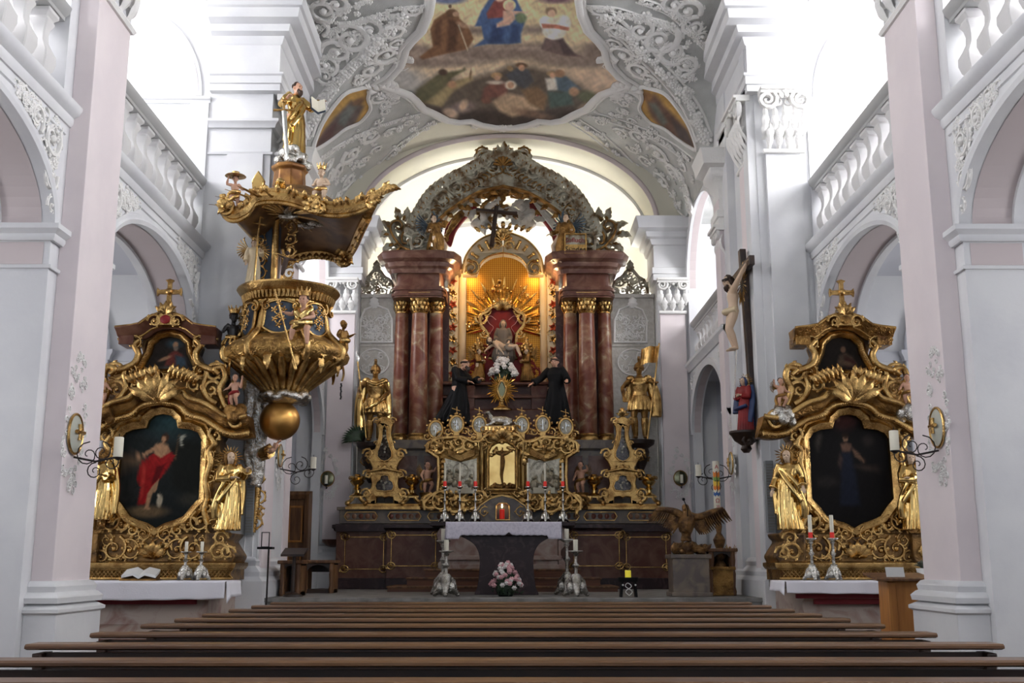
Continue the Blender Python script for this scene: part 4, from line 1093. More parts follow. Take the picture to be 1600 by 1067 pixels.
def spline3(pts, n=5):
    out = []; m = len(pts)
    for i in range(m - 1):
        p0, p1, p2, p3 = [Vector(pts[max(0, min(m - 1, i + k))]) for k in (-1, 0, 1, 2)]
        for j in range(n):
            t = j / n; out.append(.5 * ((2 * p1) + (p2 - p0) * t + (2 * p0 - 5 * p1 + 4 * p2 - p3) * t * t + (3 * p1 - p0 - 3 * p2 + p3) * t ** 3))
    out.append(Vector(pts[-1])); return out
def fig_at(px, ytop, ybot, Y):
    b = P(px, ybot, Y); return b, P(px, ytop, Y).z - b.z
MANTLE = [([(.1, .04, .8), (.0, -.09, .7), (-.1, -.1, .56), (-.16, -.04, .42)], .035), ([(.12, .02, .8), (.05, -.1, .66), (-.05, -.13, .5), (-.14, -.1, .36)], .035),
          ([(-.13, -.05, .44), (-.17, -.05, .3), (-.16, -.03, .14)], [.05] * 10 + [.03]), ([(.14, .05, .78), (.17, .08, .5), (.15, .07, .2)], [.05] * 10 + [.055])]
def mirror_drape(dr): return [([(-x, y, z) for x, y, z in p], r) for p, r in dr]
# ================================================================== THE HIGH ALTAR
def Q(px, py, Y): p = P(px, py, Y); return (p.x, p.z)
def QL(pts, Y): return [Q(x, y, Y) for x, y in pts]
def prism_px(mb, pts, Y, th, holes=()):
    mb.prism(QL(pts, Y), Y, Y + th, holes=[QL(h, Y) for h in holes]); return mb
def sym(pts, c=786.): return pts + [(2 * c - x, y) for x, y in reversed(pts)]
def frame_px(mb, pts, Y, prof, closed=True, d=0.):
    q = [(x, Y - d, z) for x, z in QL(pts, Y)]
    mb.sweep(q, prof, (0, -1, 0), closed=closed)
MOLD = lambda w_, h: [(-w_ / 2, 0), (-w_ / 2, h * .5), (-w_ / 4, h), (w_ / 4, h), (w_ / 2, h * .4), (w_ / 2, 0)]
def wbox(mb, x0, y0, x1, y1, Y, dep):      # pixel rectangle on plane Y, extruded back by dep
    a = P(x0, y1, Y); b = P(x1, y0, Y); mb.box(a.x, b.x, Y, Y + dep, a.z, b.z); return mb
MX = 786.
# ---- stipes: marble altar block with gilt panel frames
HA = thing('marble_altar', 'long red marble altar base with gilt panel frames behind the free-standing altar table', 'altar', (P(MX, 900, 19.8).x, 19.8, ZS), world=True)
for k, (xa, xb, Y, fr_) in enumerate(((525, 605, 19.85, (538, 600, 839, 889)), (604, 697, 19.7, (611, 681, 836, 884)), (876, 969, 19.7, (897, 967, 836, 884)), (968, 1049, 19.85, (979, 1040, 839, 886)))):
    mb = MB(); a, b = P(xa, 850, Y).x, P(xb, 850, Y).x; zt = P(xa, 829, Y).z
    mb.box(a, b, Y, 20.6, ZS + .18, zt); o = mb.build('wing_panel', M['marblebrown'], HA, smooth=0, bevel=.01)
    mb = MB(); mb.box(a - .01, b + .01, Y - .03, 20.6, ZS, ZS + .19); mb.build('plinth', M['marbledark'], o, smooth=0, bevel=.01)
    mb = MB(); f = FRONT(Y); (u0, v0), (u1, v1) = Q(fr_[0], fr_[3], Y), Q(fr_[1], fr_[2], Y)
    mb.sweep([(u0, Y, v0), (u1, Y, v0), (u1, Y, v1), (u0, Y, v1)], MOLD(.022, .02), (0, -1, 0), closed=True)
    for uu, vv, s1, s2 in ((u0, v0, 1, 1), (u1, v0, -1, 1), (u0, v1, 1, -1), (u1, v1, -1, -1)):
        orn_tube(mb, f, [(uu + .07 * math.cos(t), vv + .06 * math.sin(t)) for t in np.linspace(0, 2 * PI, 14)], .012, .012, .012)
        orn_tube(mb, f, spiral2((uu - s1 * .05, vv - s2 * .03), .06, .02, 0, 5), .012, .008, .012); flower(mb, f, (uu, vv), .035, .01)
    mb.build('gilt_frame', M['gold'], o)
mb = MB(); Y = 19.6
a, b = P(525, 850, 19.85).x, P(1049, 850, 19.85).x
mb.sweep([(a, 20.6, P(525, 829, Y).z), (a, 19.85, P(525, 829, Y).z), (P(604, 829, Y).x, 19.85, P(525, 829, Y).z), (P(604, 829, Y).x, 19.7, P(525, 829, Y).z), (P(969, 829, Y).x, 19.7, P(525, 829, Y).z), (P(969, 829, Y).x, 19.85, P(525, 829, Y).z), (b, 19.85, P(525, 829, Y).z), (b, 20.6, P(525, 829, Y).z)],
         [(0, 0), (-.03, .0), (-.05, .04), (-.07, .05), (-.07, .11), (0, .12)], (0, 0, 1))
zt = P(525, 829, Y).z; mb.box(a, b, 19.7, 20.6, zt - .01, zt + .12); mb.build('ledge', M['marbledark'], HA)
mb = MB(); zc = P(MX, 816, 19.1).z
xa, xb = P(700, 850, 19.2).x, P(872, 850, 19.2).x
for x0, s in ((xa, -1), (xb, 1)):              # bulged marble brackets of the mensa
    pr = [(x0, ZS + .35), (x0 + s * .16, ZS + .36), (x0 + s * .17, ZS + .45), (x0 + s * .05, ZS + .55), (x0 + s * .04, ZS + .66), (x0 + s * .16, ZS + .8), (x0 + s * .2, ZS + .95), (x0 + s * .14, ZS + 1.05), (x0, zc - .08)]
    mb.prism(pr, 19.15, 19.7)
mb.box(xa, xb, 19.2, 19.7, ZS + .35, zc - .08)
for z, d in ((ZS + .35, .12), (ZS + .5, .06), (zc - .14, .08)): mb.box(xa - d, xb + d, 19.2 - d, 19.6, z, z + .08)
mb.build('mensa_front', M['marblebase'], HA, bevel=.012)
mb = MB(); mb.box(xa - .3, xb + .3, 19.0, 19.75, zc - .07, zc); mb.build('mensa_slab', M['marbledark'], HA, smooth=0, bevel=.015)
# predella with inlaid panels, and the grey tabernacle zone
Y = 20.0; mb = MB(); wbox(mb, 530, 796, 1040, 818, Y, .55); wbox(mb, 526, 792, 1044, 797, Y - .04, .6)
PD = mb.build('predella', M['marblegrey'], HA, smooth=0, bevel=.01)
for (x0, x1) in ((538, 590), (606, 658), (668, 692), (882, 905), (912, 964), (980, 1032)):
    mb = MB(); mi = MB(); q = [(x, Y, z) for x, z in QL([(x0 + 4, 800), (x1 - 4, 800), (x1, 806.5), (x1 - 4, 813), (x0 + 4, 813), (x0, 806.5)], Y)]
    mb.sweep(q, MOLD(.022, .018), (0, -1, 0), closed=True); f = FRONT(Y)
    n = int((x1 - x0) / 10)
    for i in range(n): c = Q(x0 + (x1 - x0) * (i + .5) / n, 806.5, Y); mi.ball(f(c[0], c[1], 0), (.045, .02, .05), 8, 6)
    o = mb.build('inlay_frame', M['gold'], PD); mi.build('inlay', M['marblecol'], o)
Y = 19.5; mb = MB()
prism_px(mb, [(738, 816), (738, 800), (750, 788), (766, 778), (785, 773), (804, 778), (820, 788), (832, 800), (832, 816)], Y, .7, holes=[[(775, 812), (775, 790), (780, 786), (791, 786), (796, 790), (796, 812)]])
wbox(mb, 774, 785, 797, 813, Y + .25, .1)
TZ = mb.build('tabernacle_base', M['marblegrey'], HA, smooth=30, bevel=.008)
mb = MB(); frame_px(mb, [(775, 812), (775, 790), (780, 786), (791, 786), (796, 790), (796, 812)], Y, MOLD(.03, .03))
frame_px(mb, [(740, 806), (750, 790), (766, 779), (785, 774), (804, 779), (820, 790), (830, 806)], Y, MOLD(.025, .02), closed=False); f = FRONT(Y)
for c0 in ((757, 800), (813, 800)): acanthus_scroll(mb, f, Q(*c0, Y), .1, 1., 1.2, 1, .14, .01, 4)
mb.build('gilt_moulding', M['gold'], TZ)

def candle(name_, label, loc, r, h, group=None, red=False, lit=False):
    t = thing('candle', label, 'candle', loc, group=group); mb = MB()
    mb.lathe([(r * .98, 0), (r, h * .02), (r, h * .97), (r * .85, h)], n=14); mb.build('wax', M['redwax' if red else 'wax'], t, 50)
    mb = MB(); mb.tube([(0, 0, h), (0, .001, h + r * .7)], r * .1, 6); mb.build('wick', M['black'], t)
    if lit: mb = MB(); mb.lathe([(.001, h + r * .5), (r * .3, h + r * .9), (r * .28, h + r * 1.4), (.001, h + r * 2.4)], n=10); mb.build('flame', M['flame'], t)
    return t
c = P(784.5, 806.5, 19.65); candle('', 'small lit red candle in the grey tabernacle niche', (c.x, 19.62, P(784, 812, 19.5).z + .02), .045, SZ(794, 809, 19.6), red=True, lit=True)

# ---- altar steps
ST = thing('altar_steps', 'three brown wooden steps behind the free-standing altar table', 'steps', (0, 18, ZS), world=True)
zz = [ZS, .97, 1.1, 1.235]
for i, (xa, xb, Yf) in enumerate(((606, 965, 17.9), (636, 938, 18.25), (664, 908, 18.6))):
    mb = MB(); a, b = P(xa, 900, Yf).x, P(xb, 900, Yf).x
    mb.box(a, b, Yf, 19.15, zz[i], zz[i + 1] - .025); o = mb.build('step', M['stepwood'], ST, smooth=0)
    mb = MB(); mb.box(a - .02, b + .02, Yf - .025, 19.15, zz[i + 1] - .03, zz[i + 1]); mb.build('tread', M['brownwood'], o, smooth=0, bevel=.008)

# ---- the retable
RT = thing('high_altar_retable', 'tall marble and gilt high altar with red columns under an openwork crest', 'altarpiece', (P(MX, 700, 21).x, 21.0, ZS), world=True)
YCOL = 20.85
for sgn in (0, 1):
    g = (lambda v: 2 * MX - v) if sgn else (lambda v: v)
    lo = lambda a, b: (min(g(a), g(b)), max(g(a), g(b)))
    # pedestal and backing
    mb = MB(); x0, x1 = lo(600, 712); wbox(mb, x0, 700, x1, 800, 20.6, 1.); wbox(mb, x0 - 3, 687, x1 + 3, 701, 20.5, 1.1); wbox(mb, x0 - 2, 697, x1 + 2, 703, 20.55, 1.)
    mb.build('pedestal', M['marblegrey'], RT, smooth=0, bevel=.012)
    mb = MB(); x0, x1 = lo(607, 702); wbox(mb, x0, 455, x1, 690, 21.35, .3); mb.build('back_panel', M['marbledark'], RT, smooth=0)
    mb = MB()
    for x_ in (618, 662): a, b = lo(x_, x_ + 34); wbox(mb, a, 712, b, 780, 20.59, .03)
    mb.build('pedestal_panel', M['marblered'], RT, smooth=0)
    for (cx, Y, rw) in ((626, 21.0, 11.5), (654, 20.75, 13.6), (680, 21.0, 11.8)):
        cx = g(cx); r = SX(rw, Y); zb, zt = P(cx, 688, Y).z, P(cx, 491, Y).z; X = P(cx, 600, Y).x; h = zt - zb
        mb = MB(); mb.lathe([(r * 1.0, .0), (r * 1.06, .05), (r * 1.07, h * .33), (r * .98, h * .7), (r * .88, h)], (X, Y, zb), 22); co = mb.build('column', M['marblecol'], RT)
        mb = MB(); mb.lathe([(r * 1.2, -.02), (r * 1.25, .02), (r * 1.2, .05), (r * 1.08, .07), (r * 1.15, .1), (r * 1.04, .13)], (X, Y, zb), 22); mb.build('column_base', M['gold'], co)
        mb = MB(); H = P(cx, 464, Y).z - zt
        mb.lathe([(r * .88, 0), (r * .95, .02), (r * .86, .04), (r * .84, H * .5), (r * 1.0, H * .85), (r * 1.2, H)], (X, Y, zt), 20)
        for i in range(10):
            a = 2 * PI * i / 10
            for zz_, L, dr in ((.02, H * .48, .0), (H * .3, H * .5, .15)):
                aa = a + (PI / 10 if dr else 0); pl = Plane((X + r * .86 * math.cos(aa), Y + r * .86 * math.sin(aa), zt + zz_), (-math.sin(aa), math.cos(aa), 0), (0, 0, 1))
                leaf(mb, pl, (0, 0), PI / 2, L, r * .3, 0, .28, 3)
        for a in (PI * 1.25, PI * 1.75, PI * .25, PI * .75):
            pl = Plane((X + r * 1.15 * math.cos(a), Y + r * 1.15 * math.sin(a), zt + H * .78), (-math.sin(a + PI / 2), math.cos(a + PI / 2), 0), (0, 0, 1))
            orn_tube(mb, pl, spiral2((0, 0), r * .3, r * .06, PI / 2, 5 * PI / 2 + 1), r * .11, r * .06)
        mb.box(X - r * 1.25, X + r * 1.25, Y - r * 1.25, Y + r * 1.25, zt + H, zt + H + .05)
        mb.build('column_capital', M['gold'], co, smooth=60)
    # entablature: curved blocks
    mb = MB()
    def block(mb, xa, xb, ya, yb, Yf, rnd_=.14):
        a, b = sorted((P(g(xa), 430, Yf).x, P(g(xb), 430, Yf).x)); z0, z1 = P(650, yb, Yf).z, P(650, ya, Yf).z
        pl = [(a, 21.8), (a, Yf + rnd_), (a + rnd_ * .3, Yf + rnd_ * .3), (a + rnd_, Yf), (b - rnd_, Yf), (b - rnd_ * .3, Yf + rnd_ * .3), (b, Yf + rnd_), (b, 21.8)]
        mb.prism(pl, z0, z1, axis='z'); return pl, z0, z1
    pl, z0, z1 = block(mb, 614, 694, 446, 464, 20.55)
    for zz_ in (.03, .14): hmould(mb, pl, [(0, 0), (.03, 0), (.04, .05), (0, .06)], z0 + zz_, 1)
    pl, z0, z1 = block(mb, 618, 690, 424, 447, 20.6)
    pl, z0, z1 = block(mb, 612, 696, 396, 425, 20.55)
    mb.build('entablature', M['marblebrown'], RT, smooth=30)
    mb = MB(); h_ = P(650, 393, 20.4).z - P(650, 424, 20.4).z
    hmould(mb, pl, [(0, 0), (.05, .0), (.07, h_ * .2), (.13, h_ * .3), (.15, h_ * .5), (.26, h_ * .62), (.3, h_ * .9), (.27, h_), (0, h_)], P(650, 424, 20.4).z, 1)
    mb.build('cornice', M['marblered'], RT)
    # ornamented pilaster strips of the niche
    mb = MB(); x0, x1 = lo(699, 716); wbox(mb, x0, 428, x1, 596, 21.5, .4); mb.build('niche_pilaster', M['ivory'], RT, smooth=0, bevel=.01)
    mb = MB(); mc = MB(); f = FRONT(21.5); cx = g(707.5)
    for i in range(9):
        c0 = Q(cx, 440 + i * 18, 21.5); cc = mb if i % 2 else mc
        for k in range(5): leaf(cc, f, (c0[0], c0[1]), PI * 2 * k / 5 + i, .1, .035, 0.01, .4, 2)
        acanthus_scroll(mb, f, (c0[0] + (.05 if i % 2 else -.05), c0[1] - .1), .07, i, 1.1, 1 if i % 2 else -1, .16, .01, 3)
    mb.build('pilaster_gilding', M['gold'], RT, smooth=60); mc.build('pilaster_leaves', M['copper'], RT, smooth=60)
    mb = MB(); x0, x1 = lo(716, 728); a, b = P(x0, 500, 21.6).x, P(x1, 500, 21.6).x
    z0, z1 = P(700, 600, 21.6).z, P(700, 424, 21.6).z
    mb.lathe([((b - a) / 2, z0), ((b - a) / 2, z1)], ((a + b) / 2, 21.75, 0), 18); mb.build('niche_column', M['ivory'], RT)
    # ivory half pediments with gilt drops
    Y = 21.15; mb = MB(); o1 = spline2([(g(x), y) for x, y in ((722, 428), (726, 404), (738, 385), (756, 371), (785.5, 361))], 5); i1 = spline2([(g(x), y) for x, y in ((785.5, 395), (770, 398), (757, 405), (749, 415), (745, 428))], 5)
    prism_px(mb, o1 + i1, Y, .3)
    fr_ = mb.build('pediment_half', M['ivory'], RT, smooth=40, bevel=.01)
    mb = MB(); f = FRONT(Y)
    for ol in (o1, i1): frame_px(mb, ol, Y, MOLD(.035, .045), closed=False)
    for k in range(6):
        t = (k + .6) / 6; a_ = o1[int(t * (len(o1) - 1))]; b_ = i1[len(i1) - 1 - int(t * (len(i1) - 1))]
        p0 = Q(a_[0] * .72 + b_[0] * .28, a_[1] * .72 + b_[1] * .28, Y); p1 = Q(a_[0] * .3 + b_[0] * .7, a_[1] * .3 + b_[1] * .7, Y)
        L = .75 if k % 2 else 1.05
        mb.tube([f(*p0, .02), f(p0[0] * (1 - L) + p1[0] * L, p0[1] * (1 - L) + p1[1] * L, .03)], [.028, .042], 8); mb.ball(f(*p0, .03), .04, 6, 5)
    c0 = Q(g(737), 420, Y); orn_tube(mb, f, spiral2(c0, .17, .03, PI * .5, PI * .5 + (1 if sgn else -1) * 3.4 * PI), .035, .02, .06)
    for i in range(5): leaf(mb, f, Q(g(750 + i * 9), 362 - i * 1.2, Y), PI / 2 + (.9 - .2 * i) * (-1 if sgn else 1), .16, .05, 0, .3, 3)
    mb.build('pediment_gilding', M['gold'], fr_, smooth=60)
# niche back: woven gold ground
mb = MB(); Y = 22.0; nic = sym([(722, 606), (722, 440), (732, 410), (750, 392), (768, 384)])
prism_px(mb, nic, Y, .1)
g_ = mat('gold_diaper', hexc(196, 146, 62), .38, .85); nt = g_.node_tree; ck = nt.nodes.new('ShaderNodeTexChecker'); ck.inputs['Scale'].default_value = 34
ck.inputs['Color1'].default_value = hexc(200, 150, 64); ck.inputs['Color2'].default_value = hexc(148, 100, 38)
mp = [n for n in nt.nodes if n.type == 'MAPPING'][0]; mp.inputs['Rotation'].default_value = (0, R(45), 0); nt.links.new(mp.outputs[0], ck.inputs[0]); nt.links.new(ck.outputs[0], nt.nodes['Principled BSDF'].inputs['Base Color'])
mb.build('niche_ground', g_, RT, smooth=0)
mb = MB(); wbox(mb, 690, 596, 882, 618, 21.2, .9); wbox(mb, 700, 616, 872, 640, 21.1, .9); wbox(mb, 690, 640, 882, 672, 20.95, .9); wbox(mb, 712, 602, 742, 640, 21.0, .3); wbox(mb, 830, 602, 860, 640, 21.0, .3)
for yy in (597, 618, 641): wbox(mb, 688, yy, 884, yy + 4, 20.98, .9)
mb.build('niche_ledge', M['marblebrown'], RT, smooth=0, bevel=.015)
mb = MB(); wbox(mb, 690, 672, 882, 800, 20.7, .6); mb.build('core', M['marblebrown'], RT, smooth=0)
# openwork crest
Y = 20.9; OUT = [(644, 394), (643, 374), (650, 354), (660, 336), (671, 318), (684, 303), (706, 287), (724, 278), (742, 268), (757, 259), (771, 253), (786, 249)]
INN = [(786, 292), (752, 300), (728, 312), (699, 332), (680, 352), (672, 376), (668, 394)]
oL, iL = spline2(OUT, 5), spline2(INN, 5)
mb = MB(); prism_px(mb, oL + [(2 * MX - x, y) for x, y in reversed(oL)][1:] + [(2 * MX - x, y) for x, y in reversed(iL)] + list(iL)[1:], Y, .35)
CR = mb.build('crest_arch', M['greengrey'], RT, smooth=40, bevel=.02)
mb = MB(); mg = MB(); f = FRONT(Y)
for sgn in (0, 1):
    g = (lambda q: [(2 * MX - x, y) for x, y in q]) if sgn else (lambda q: q); s = -1 if sgn else 1
    frame_px(mb, g(oL), Y, MOLD(.06, .07), closed=False); frame_px(mg, g(iL), Y, MOLD(.07, .09), closed=False)
    for i in range(6, len(oL) - 4, 2):           # crockets on the outer edge, hooks on the face
        x, y = g([oL[i]])[0]; c0 = Q(x, y, Y); tang = math.atan2(-(oL[i + 1][1] - oL[i][1]), (oL[i + 1][0] - oL[i][0])); ang = tang + PI / 2
        if sgn: ang = PI - ang
        leaf(mb, f, c0, ang - s * .3, .3, .08, .02, .3, 2, -s * 1.); mb.tube([f(c0[0], c0[1], .02), f(c0[0] + math.cos(ang) * .13, c0[1] + math.sin(ang) * .13, .05), f(c0[0] + math.cos(ang - s) * .19, c0[1] + math.sin(ang - s) * .18, .07)], [.06, .055, .035], 7)
        mg.ball(f(c0[0] + math.cos(ang - s) * .19, c0[1] + math.sin(ang - s) * .18, .07), .036, 6, 5)
        c1 = Q(*g([(x * 0 + oL[i][0] + 9, oL[i][1] + 16)])[0], Y); orn_tube(mg, f, spiral2(c1, .1, .02, ang, ang - s * 4), .028, .012, .02)
    for i in range(3, len(iL) - 2, 3):
        x, y = g([iL[i]])[0]; c0 = Q(x, y, Y); leaf(mg, f, c0, -PI / 2 + s * .5, .2, .07, .0, .4, 2, s * .8)
        acanthus_scroll(mb, f, (c0[0] - s * .05, c0[1] + .17), .13, i, 1.2, s, .2, .02, 4)
    # shoulder volutes and top scrolls
    for pth in ([(641, 392), (628, 386), (616, 372), (610, 358), (614, 348), (624, 346), (629, 353), (624, 359), (619, 355)], [(644, 356), (634, 360), (628, 370), (630, 380), (637, 380), (638, 374)], [(612, 394), (620, 392), (626, 386), (622, 380), (616, 384)], [(756, 262), (750, 252), (748, 243), (752, 237), (759, 238), (761, 244), (757, 248), (753, 246)], [(764, 256), (768, 248), (774, 244), (779, 247), (778, 252)]):
        q = spline2(g(pth), 5); orn_tube(mb, f, [Q(*p, Y) for p in q], .11, .05, -.08, 8, 1.); orn_tube(mg, f, [Q(*p, Y) for p in q], .04, .02, .03, 6)
    for x, y, a in ((612, 356, 2.4), (622, 345, 1.4), (608, 366, 2.9), (614, 380, 3.6), (630, 344, .9)): x, y = g([(x, y)])[0]; leaf(mb, f, Q(x, y, Y), a if not sgn else PI - a, .3, .1, -.05, .3, 3, s * .8); leaf(mg, f, Q(x, y, Y), (a if not sgn else PI - a) + .3, .12, .04, .0, .3, 2)
    for (x, y, r, a0, tn) in ((654, 352, .16, 1, 1.3), (652, 378, .2, .5, 1.4), (758, 252, .22, 1, 1.5), (752, 240, .14, 0, 1.3), (772, 262, .17, 2, 1.3), (740, 270, .2, 1, 1.4), (818 - 40, 240, .12, 1, 1.2), (690, 310, .18, 0, 1.3), (712, 294, .18, 2, 1.3), (664, 338, .18, 1, 1.3)):
        x, y = g([(x, y)])[0]; acanthus_scroll(mb if r > .15 else mg, f, Q(x, y, Y), r, a0 if not sgn else PI - a0, tn, s, .2, .04, 6)
for k in range(9): leaf(mb, f, Q(786, 256, Y), PI / 2 + (k - 4) * .3, .44 - abs(k - 4) * .04, .08, .03, .3, 3)
shell(mg, f, Q(786, 262, Y), .2, 0, PI, 7, .08)
leaf(mg, f, Q(788, 244, Y), PI / 2, .3, .09, .06, .2, 3)
mb.build('crest_carving', M['greengrey'], CR, smooth=60); mg.build('crest_gilding', M['golddark'], CR, smooth=60)
# red lambrequins and dark cloud with a cross inside the crest
for sgn in (0, 1):
    g = (lambda q: [(2 * MX - x, y) for x, y in q]) if sgn else (lambda q: q); s = -1 if sgn else 1
    mb = MB(); prism_px(mb, spline2(g([(742, 312), (718, 328), (698, 352), (694, 372), (704, 384), (712, 362), (728, 340), (744, 326)]), 4, True), 21.25, .12); o = mb.build('lambrequin', M['redcloth'], RT, bevel=.02)
    mb = MB(); f = FRONT(21.25)
    for i in range(5): c0 = Q(*g([(740 - i * 2, 314 + i * 3)])[0], 21.25); c1 = Q(*g([(712 - i * 4, 340 + i * 8)])[0], 21.25); c2 = Q(*g([(690 + i * 3, 384 - i * 2)])[0], 21.25); mb.tube([f(*c0, .03), f(*c1, .06), f(*c2, .03)], [.02, .045, .015], 6)
    mb.build('feather', M['greypaint'] if sgn else M['golddark'], o)
mb = MB(); f = FRONT(21.3); rnd = random.Random(5)
for i in range(26): c0 = Q(rnd.uniform(735, 840), rnd.uniform(318, 352), 21.3); leaf(mb, f, c0, rnd.uniform(0, 6.3), .3, .09, rnd.uniform(0, .1), .3, 3, 1.)
for i in range(10): c0 = Q(748 + i * 8.5, 350 - 20 * math.sin(PI * i / 9), 21.3); mb.ball(f(*c0, 0), (.17, .1, .13), 8, 6)
mb.build('crest_cloud', M['greypaint'], RT, smooth=60)
mb = MB()
for i in range(30): c0 = Q(rnd.uniform(722, 850), rnd.uniform(304, 330) + abs(rnd.uniform(-8, 8)), 21.28); leaf(mb, f, c0, rnd.uniform(0, 6.3), .26, .07, .02, .3, 3, 1.)
mb.build('crest_foliage', M['golddark'], RT, smooth=60)
mb = MB(); f = FRONT(20.95); a, b = Q(776, 322, 20.95), Q(768, 386, 20.95); mb.tube([f(*a), f(*b)], .05, 6); a, b = Q(744, 328, 20.95), Q(808, 334, 20.95); mb.tube([f(*a), f(*b)], .045, 6)
mb.build('dark_cross', M['darkwood'], RT, smooth=0)
mb = MB()
for x, y, r, n_ in ((786, 308, .3, 9), (760, 312, .2, 7), (812, 312, .2, 7)): shell(mb, FRONT(21.1), Q(x, y, 21.1), r, .1, PI - .1, n_)
mb.build('crest_shell', M['golddark'], RT)

# ---- carved side screens
for sgn, side in ((0, 'left'), (1, 'right')):
    g = (lambda v: 2 * MX + 1 - v) if sgn else (lambda v: v); Y = 21.0; x0, x1 = sorted((g(546), g(617)))
    t = thing('carved_screen', 'pale grey carved screen with openwork crest %s of the high altar columns' % side, 'screen', (P(g(582), 600, Y).x, Y, ZS), world=True)
    mb = MB(); a, b = max(-2.9, P(x0, 600, Y).x), min(2.9, P(x1, 600, Y).x); z = lambda y: P(g(582), y, Y).z
    mb.box(a, b, Y, Y + .15, ZS, z(464)); mb.box(a, b, Y - .06, Y + .2, z(466), z(460)); mb.box(a, b, Y - .02, Y, z(542), z(538)); mb.build('panel', M['greypaint'], t, smooth=0, bevel=.01)
    mb = MB(); f = FRONT(Y); rnd = random.Random(6); q = [(g(x), y) for x, y in ((563, 535), (563, 500), (570, 484), (588, 477), (606, 484), (613, 500), (613, 535))]
    frame_px(mb, q, Y, MOLD(.04, .04))
    for i in range(30): c0 = Q(g(rnd.uniform(567, 609)), rnd.uniform(488, 530), Y); acanthus_scroll(mb, f, c0, rnd.uniform(.05, .11), rnd.uniform(0, 6), 1.1, rnd.choice((-1, 1)), .16, .01, 3)
    leaf(mb, f, Q(g(585), 482, Y), PI / 2, .25, .12, .02, .3, 3); mb.build('lattice', M['stucco'], t, smooth=60)
    mb = MB(); c0 = Q(g(584), 566, Y); mb.sweep([(c0[0] + .3 * math.cos(a), Y, c0[1] + .26 * math.sin(a)) for a in np.linspace(0, 2 * PI, 25)[:-1]], MOLD(.03, .03), (0, -1, 0), closed=True)
    for i in range(4): acanthus_scroll(mb, f, (c0[0] + .2 * math.cos(i * PI / 2 + .8), c0[1] + .17 * math.sin(i * PI / 2 + .8)), .09, i, 1.2, 1, .14, 0, 4)
    mb.tube([f(c0[0] - .09, c0[1] - .06), f(c0[0] + .09, c0[1] - .06), f(c0[0], c0[1] + .08), f(c0[0] - .09, c0[1] - .06)], .012, 6); mb.build('medallion', M['stucco'], t, smooth=60)
    mb = MB(); rnd = random.Random(8)
    for i in range(30):
        u = rnd.uniform(-1, 1); vmax = 1 - abs(u) * .62; v = rnd.uniform(0, vmax); c0 = Q(g(588 + u * 26), 458 - v * 36, Y)
        acanthus_scroll(mb, f, c0, rnd.uniform(.06, .11), rnd.uniform(0, 6), 1.3, rnd.choice((-1, 1)), .2, -.06, 4)
    e = [(-33, 458), (-31, 446), (-24, 436), (-16, 432), (-8, 424), (0, 418), (8, 424), (16, 432), (24, 436), (31, 446), (33, 458)]
    mb.tube([f(*Q(g(588 + x * .84), y, Y), -.06) for x, y in spline2(e, 4)], .035, 6); leaf(mb, f, Q(g(588), 424, Y), PI / 2, .25, .1, -.06, .3, 3)
    mb.build('openwork_crest', M['greengrey'], t, smooth=60)

# ---- tabernacle
Y = 19.75; TB = thing('tabernacle', 'broad gilded tabernacle with silver reliefs and a golden central door', 'tabernacle', (P(785, 795, Y).x, Y, P(785, 797, Y).z), world=True)
TO = [(664, 797), (663, 786), (672, 776), (684, 768), (686, 745), (685, 715), (668, 704), (670, 692), (684, 686), (700, 684), (722, 683), (738, 690), (752, 690), (758, 682), (772, 676), (785, 673)]
full = TO + [(2 * 785 - x, y) for x, y in reversed(TO)][1:]
hole = [(750, 797), (756, 786), (770, 777), (785, 774), (800, 777), (814, 786), (820, 797)]
mb = MB(); prism_px(mb, full + list(reversed(hole)), Y, .5); mb.build('body', M['goldcarve'], TB, smooth=30, bevel=.03)
f = FRONT(Y); mb = MB(); rnd = random.Random(12)
frame_px(mb, TO, Y, MOLD(.07, .08), closed=False); frame_px(mb, [(1570 - x, y) for x, y in TO], Y, MOLD(.07, .08), closed=False); frame_px(mb, hole, Y, MOLD(.06, .08), closed=False)
for s in (0, 1):
    g = (lambda x: 1570 - x) if s else (lambda x: x); sg = -1 if s else 1
    for x in (753, 817): mb.tube([f(*Q(x, 692, Y), .05), f(*Q(x, 766, Y), .05)], .05, 8)
    for i in range(7): c0 = Q(g(690), 716 + i * 8, Y); leaf(mb, f, c0, -PI / 2 + sg * .5, .15, .05, .03, .4, 2)
    for (x, y, r, a0) in ((675, 700, .14, 0), (686, 698, .16, 2), (700, 694, .13, 1), (716, 692, .14, 3), (732, 697, .14, 0), (672, 786, .17, 0), (690, 784, .2, 1), (712, 786, .2, 3), (734, 786, .16, 2), (756, 696, .12, 1), (768, 684, .13, 2), (749, 776, .12, 0), (762, 770, .1, 1)):
        acanthus_scroll(mb, f, Q(g(x), y, Y), r, a0 if not s else PI - a0, 1.4, sg, .2, .05, 6)
    for k in range(6): u = k / 5; mb.tube([f(*Q(g(700 + 0 * u), 703 + k * 1.6, Y), .05), f(*Q(g(720), 713 + k * 1.5, Y), .09), f(*Q(g(742), 702 + k * 1.8, Y), .05)], .022, 6)
for k in range(7): leaf(mb, f, Q(785, 690, Y), PI / 2 + (k - 3) * .4, .28, .08, .05, .4, 3)
rnd = random.Random(31)
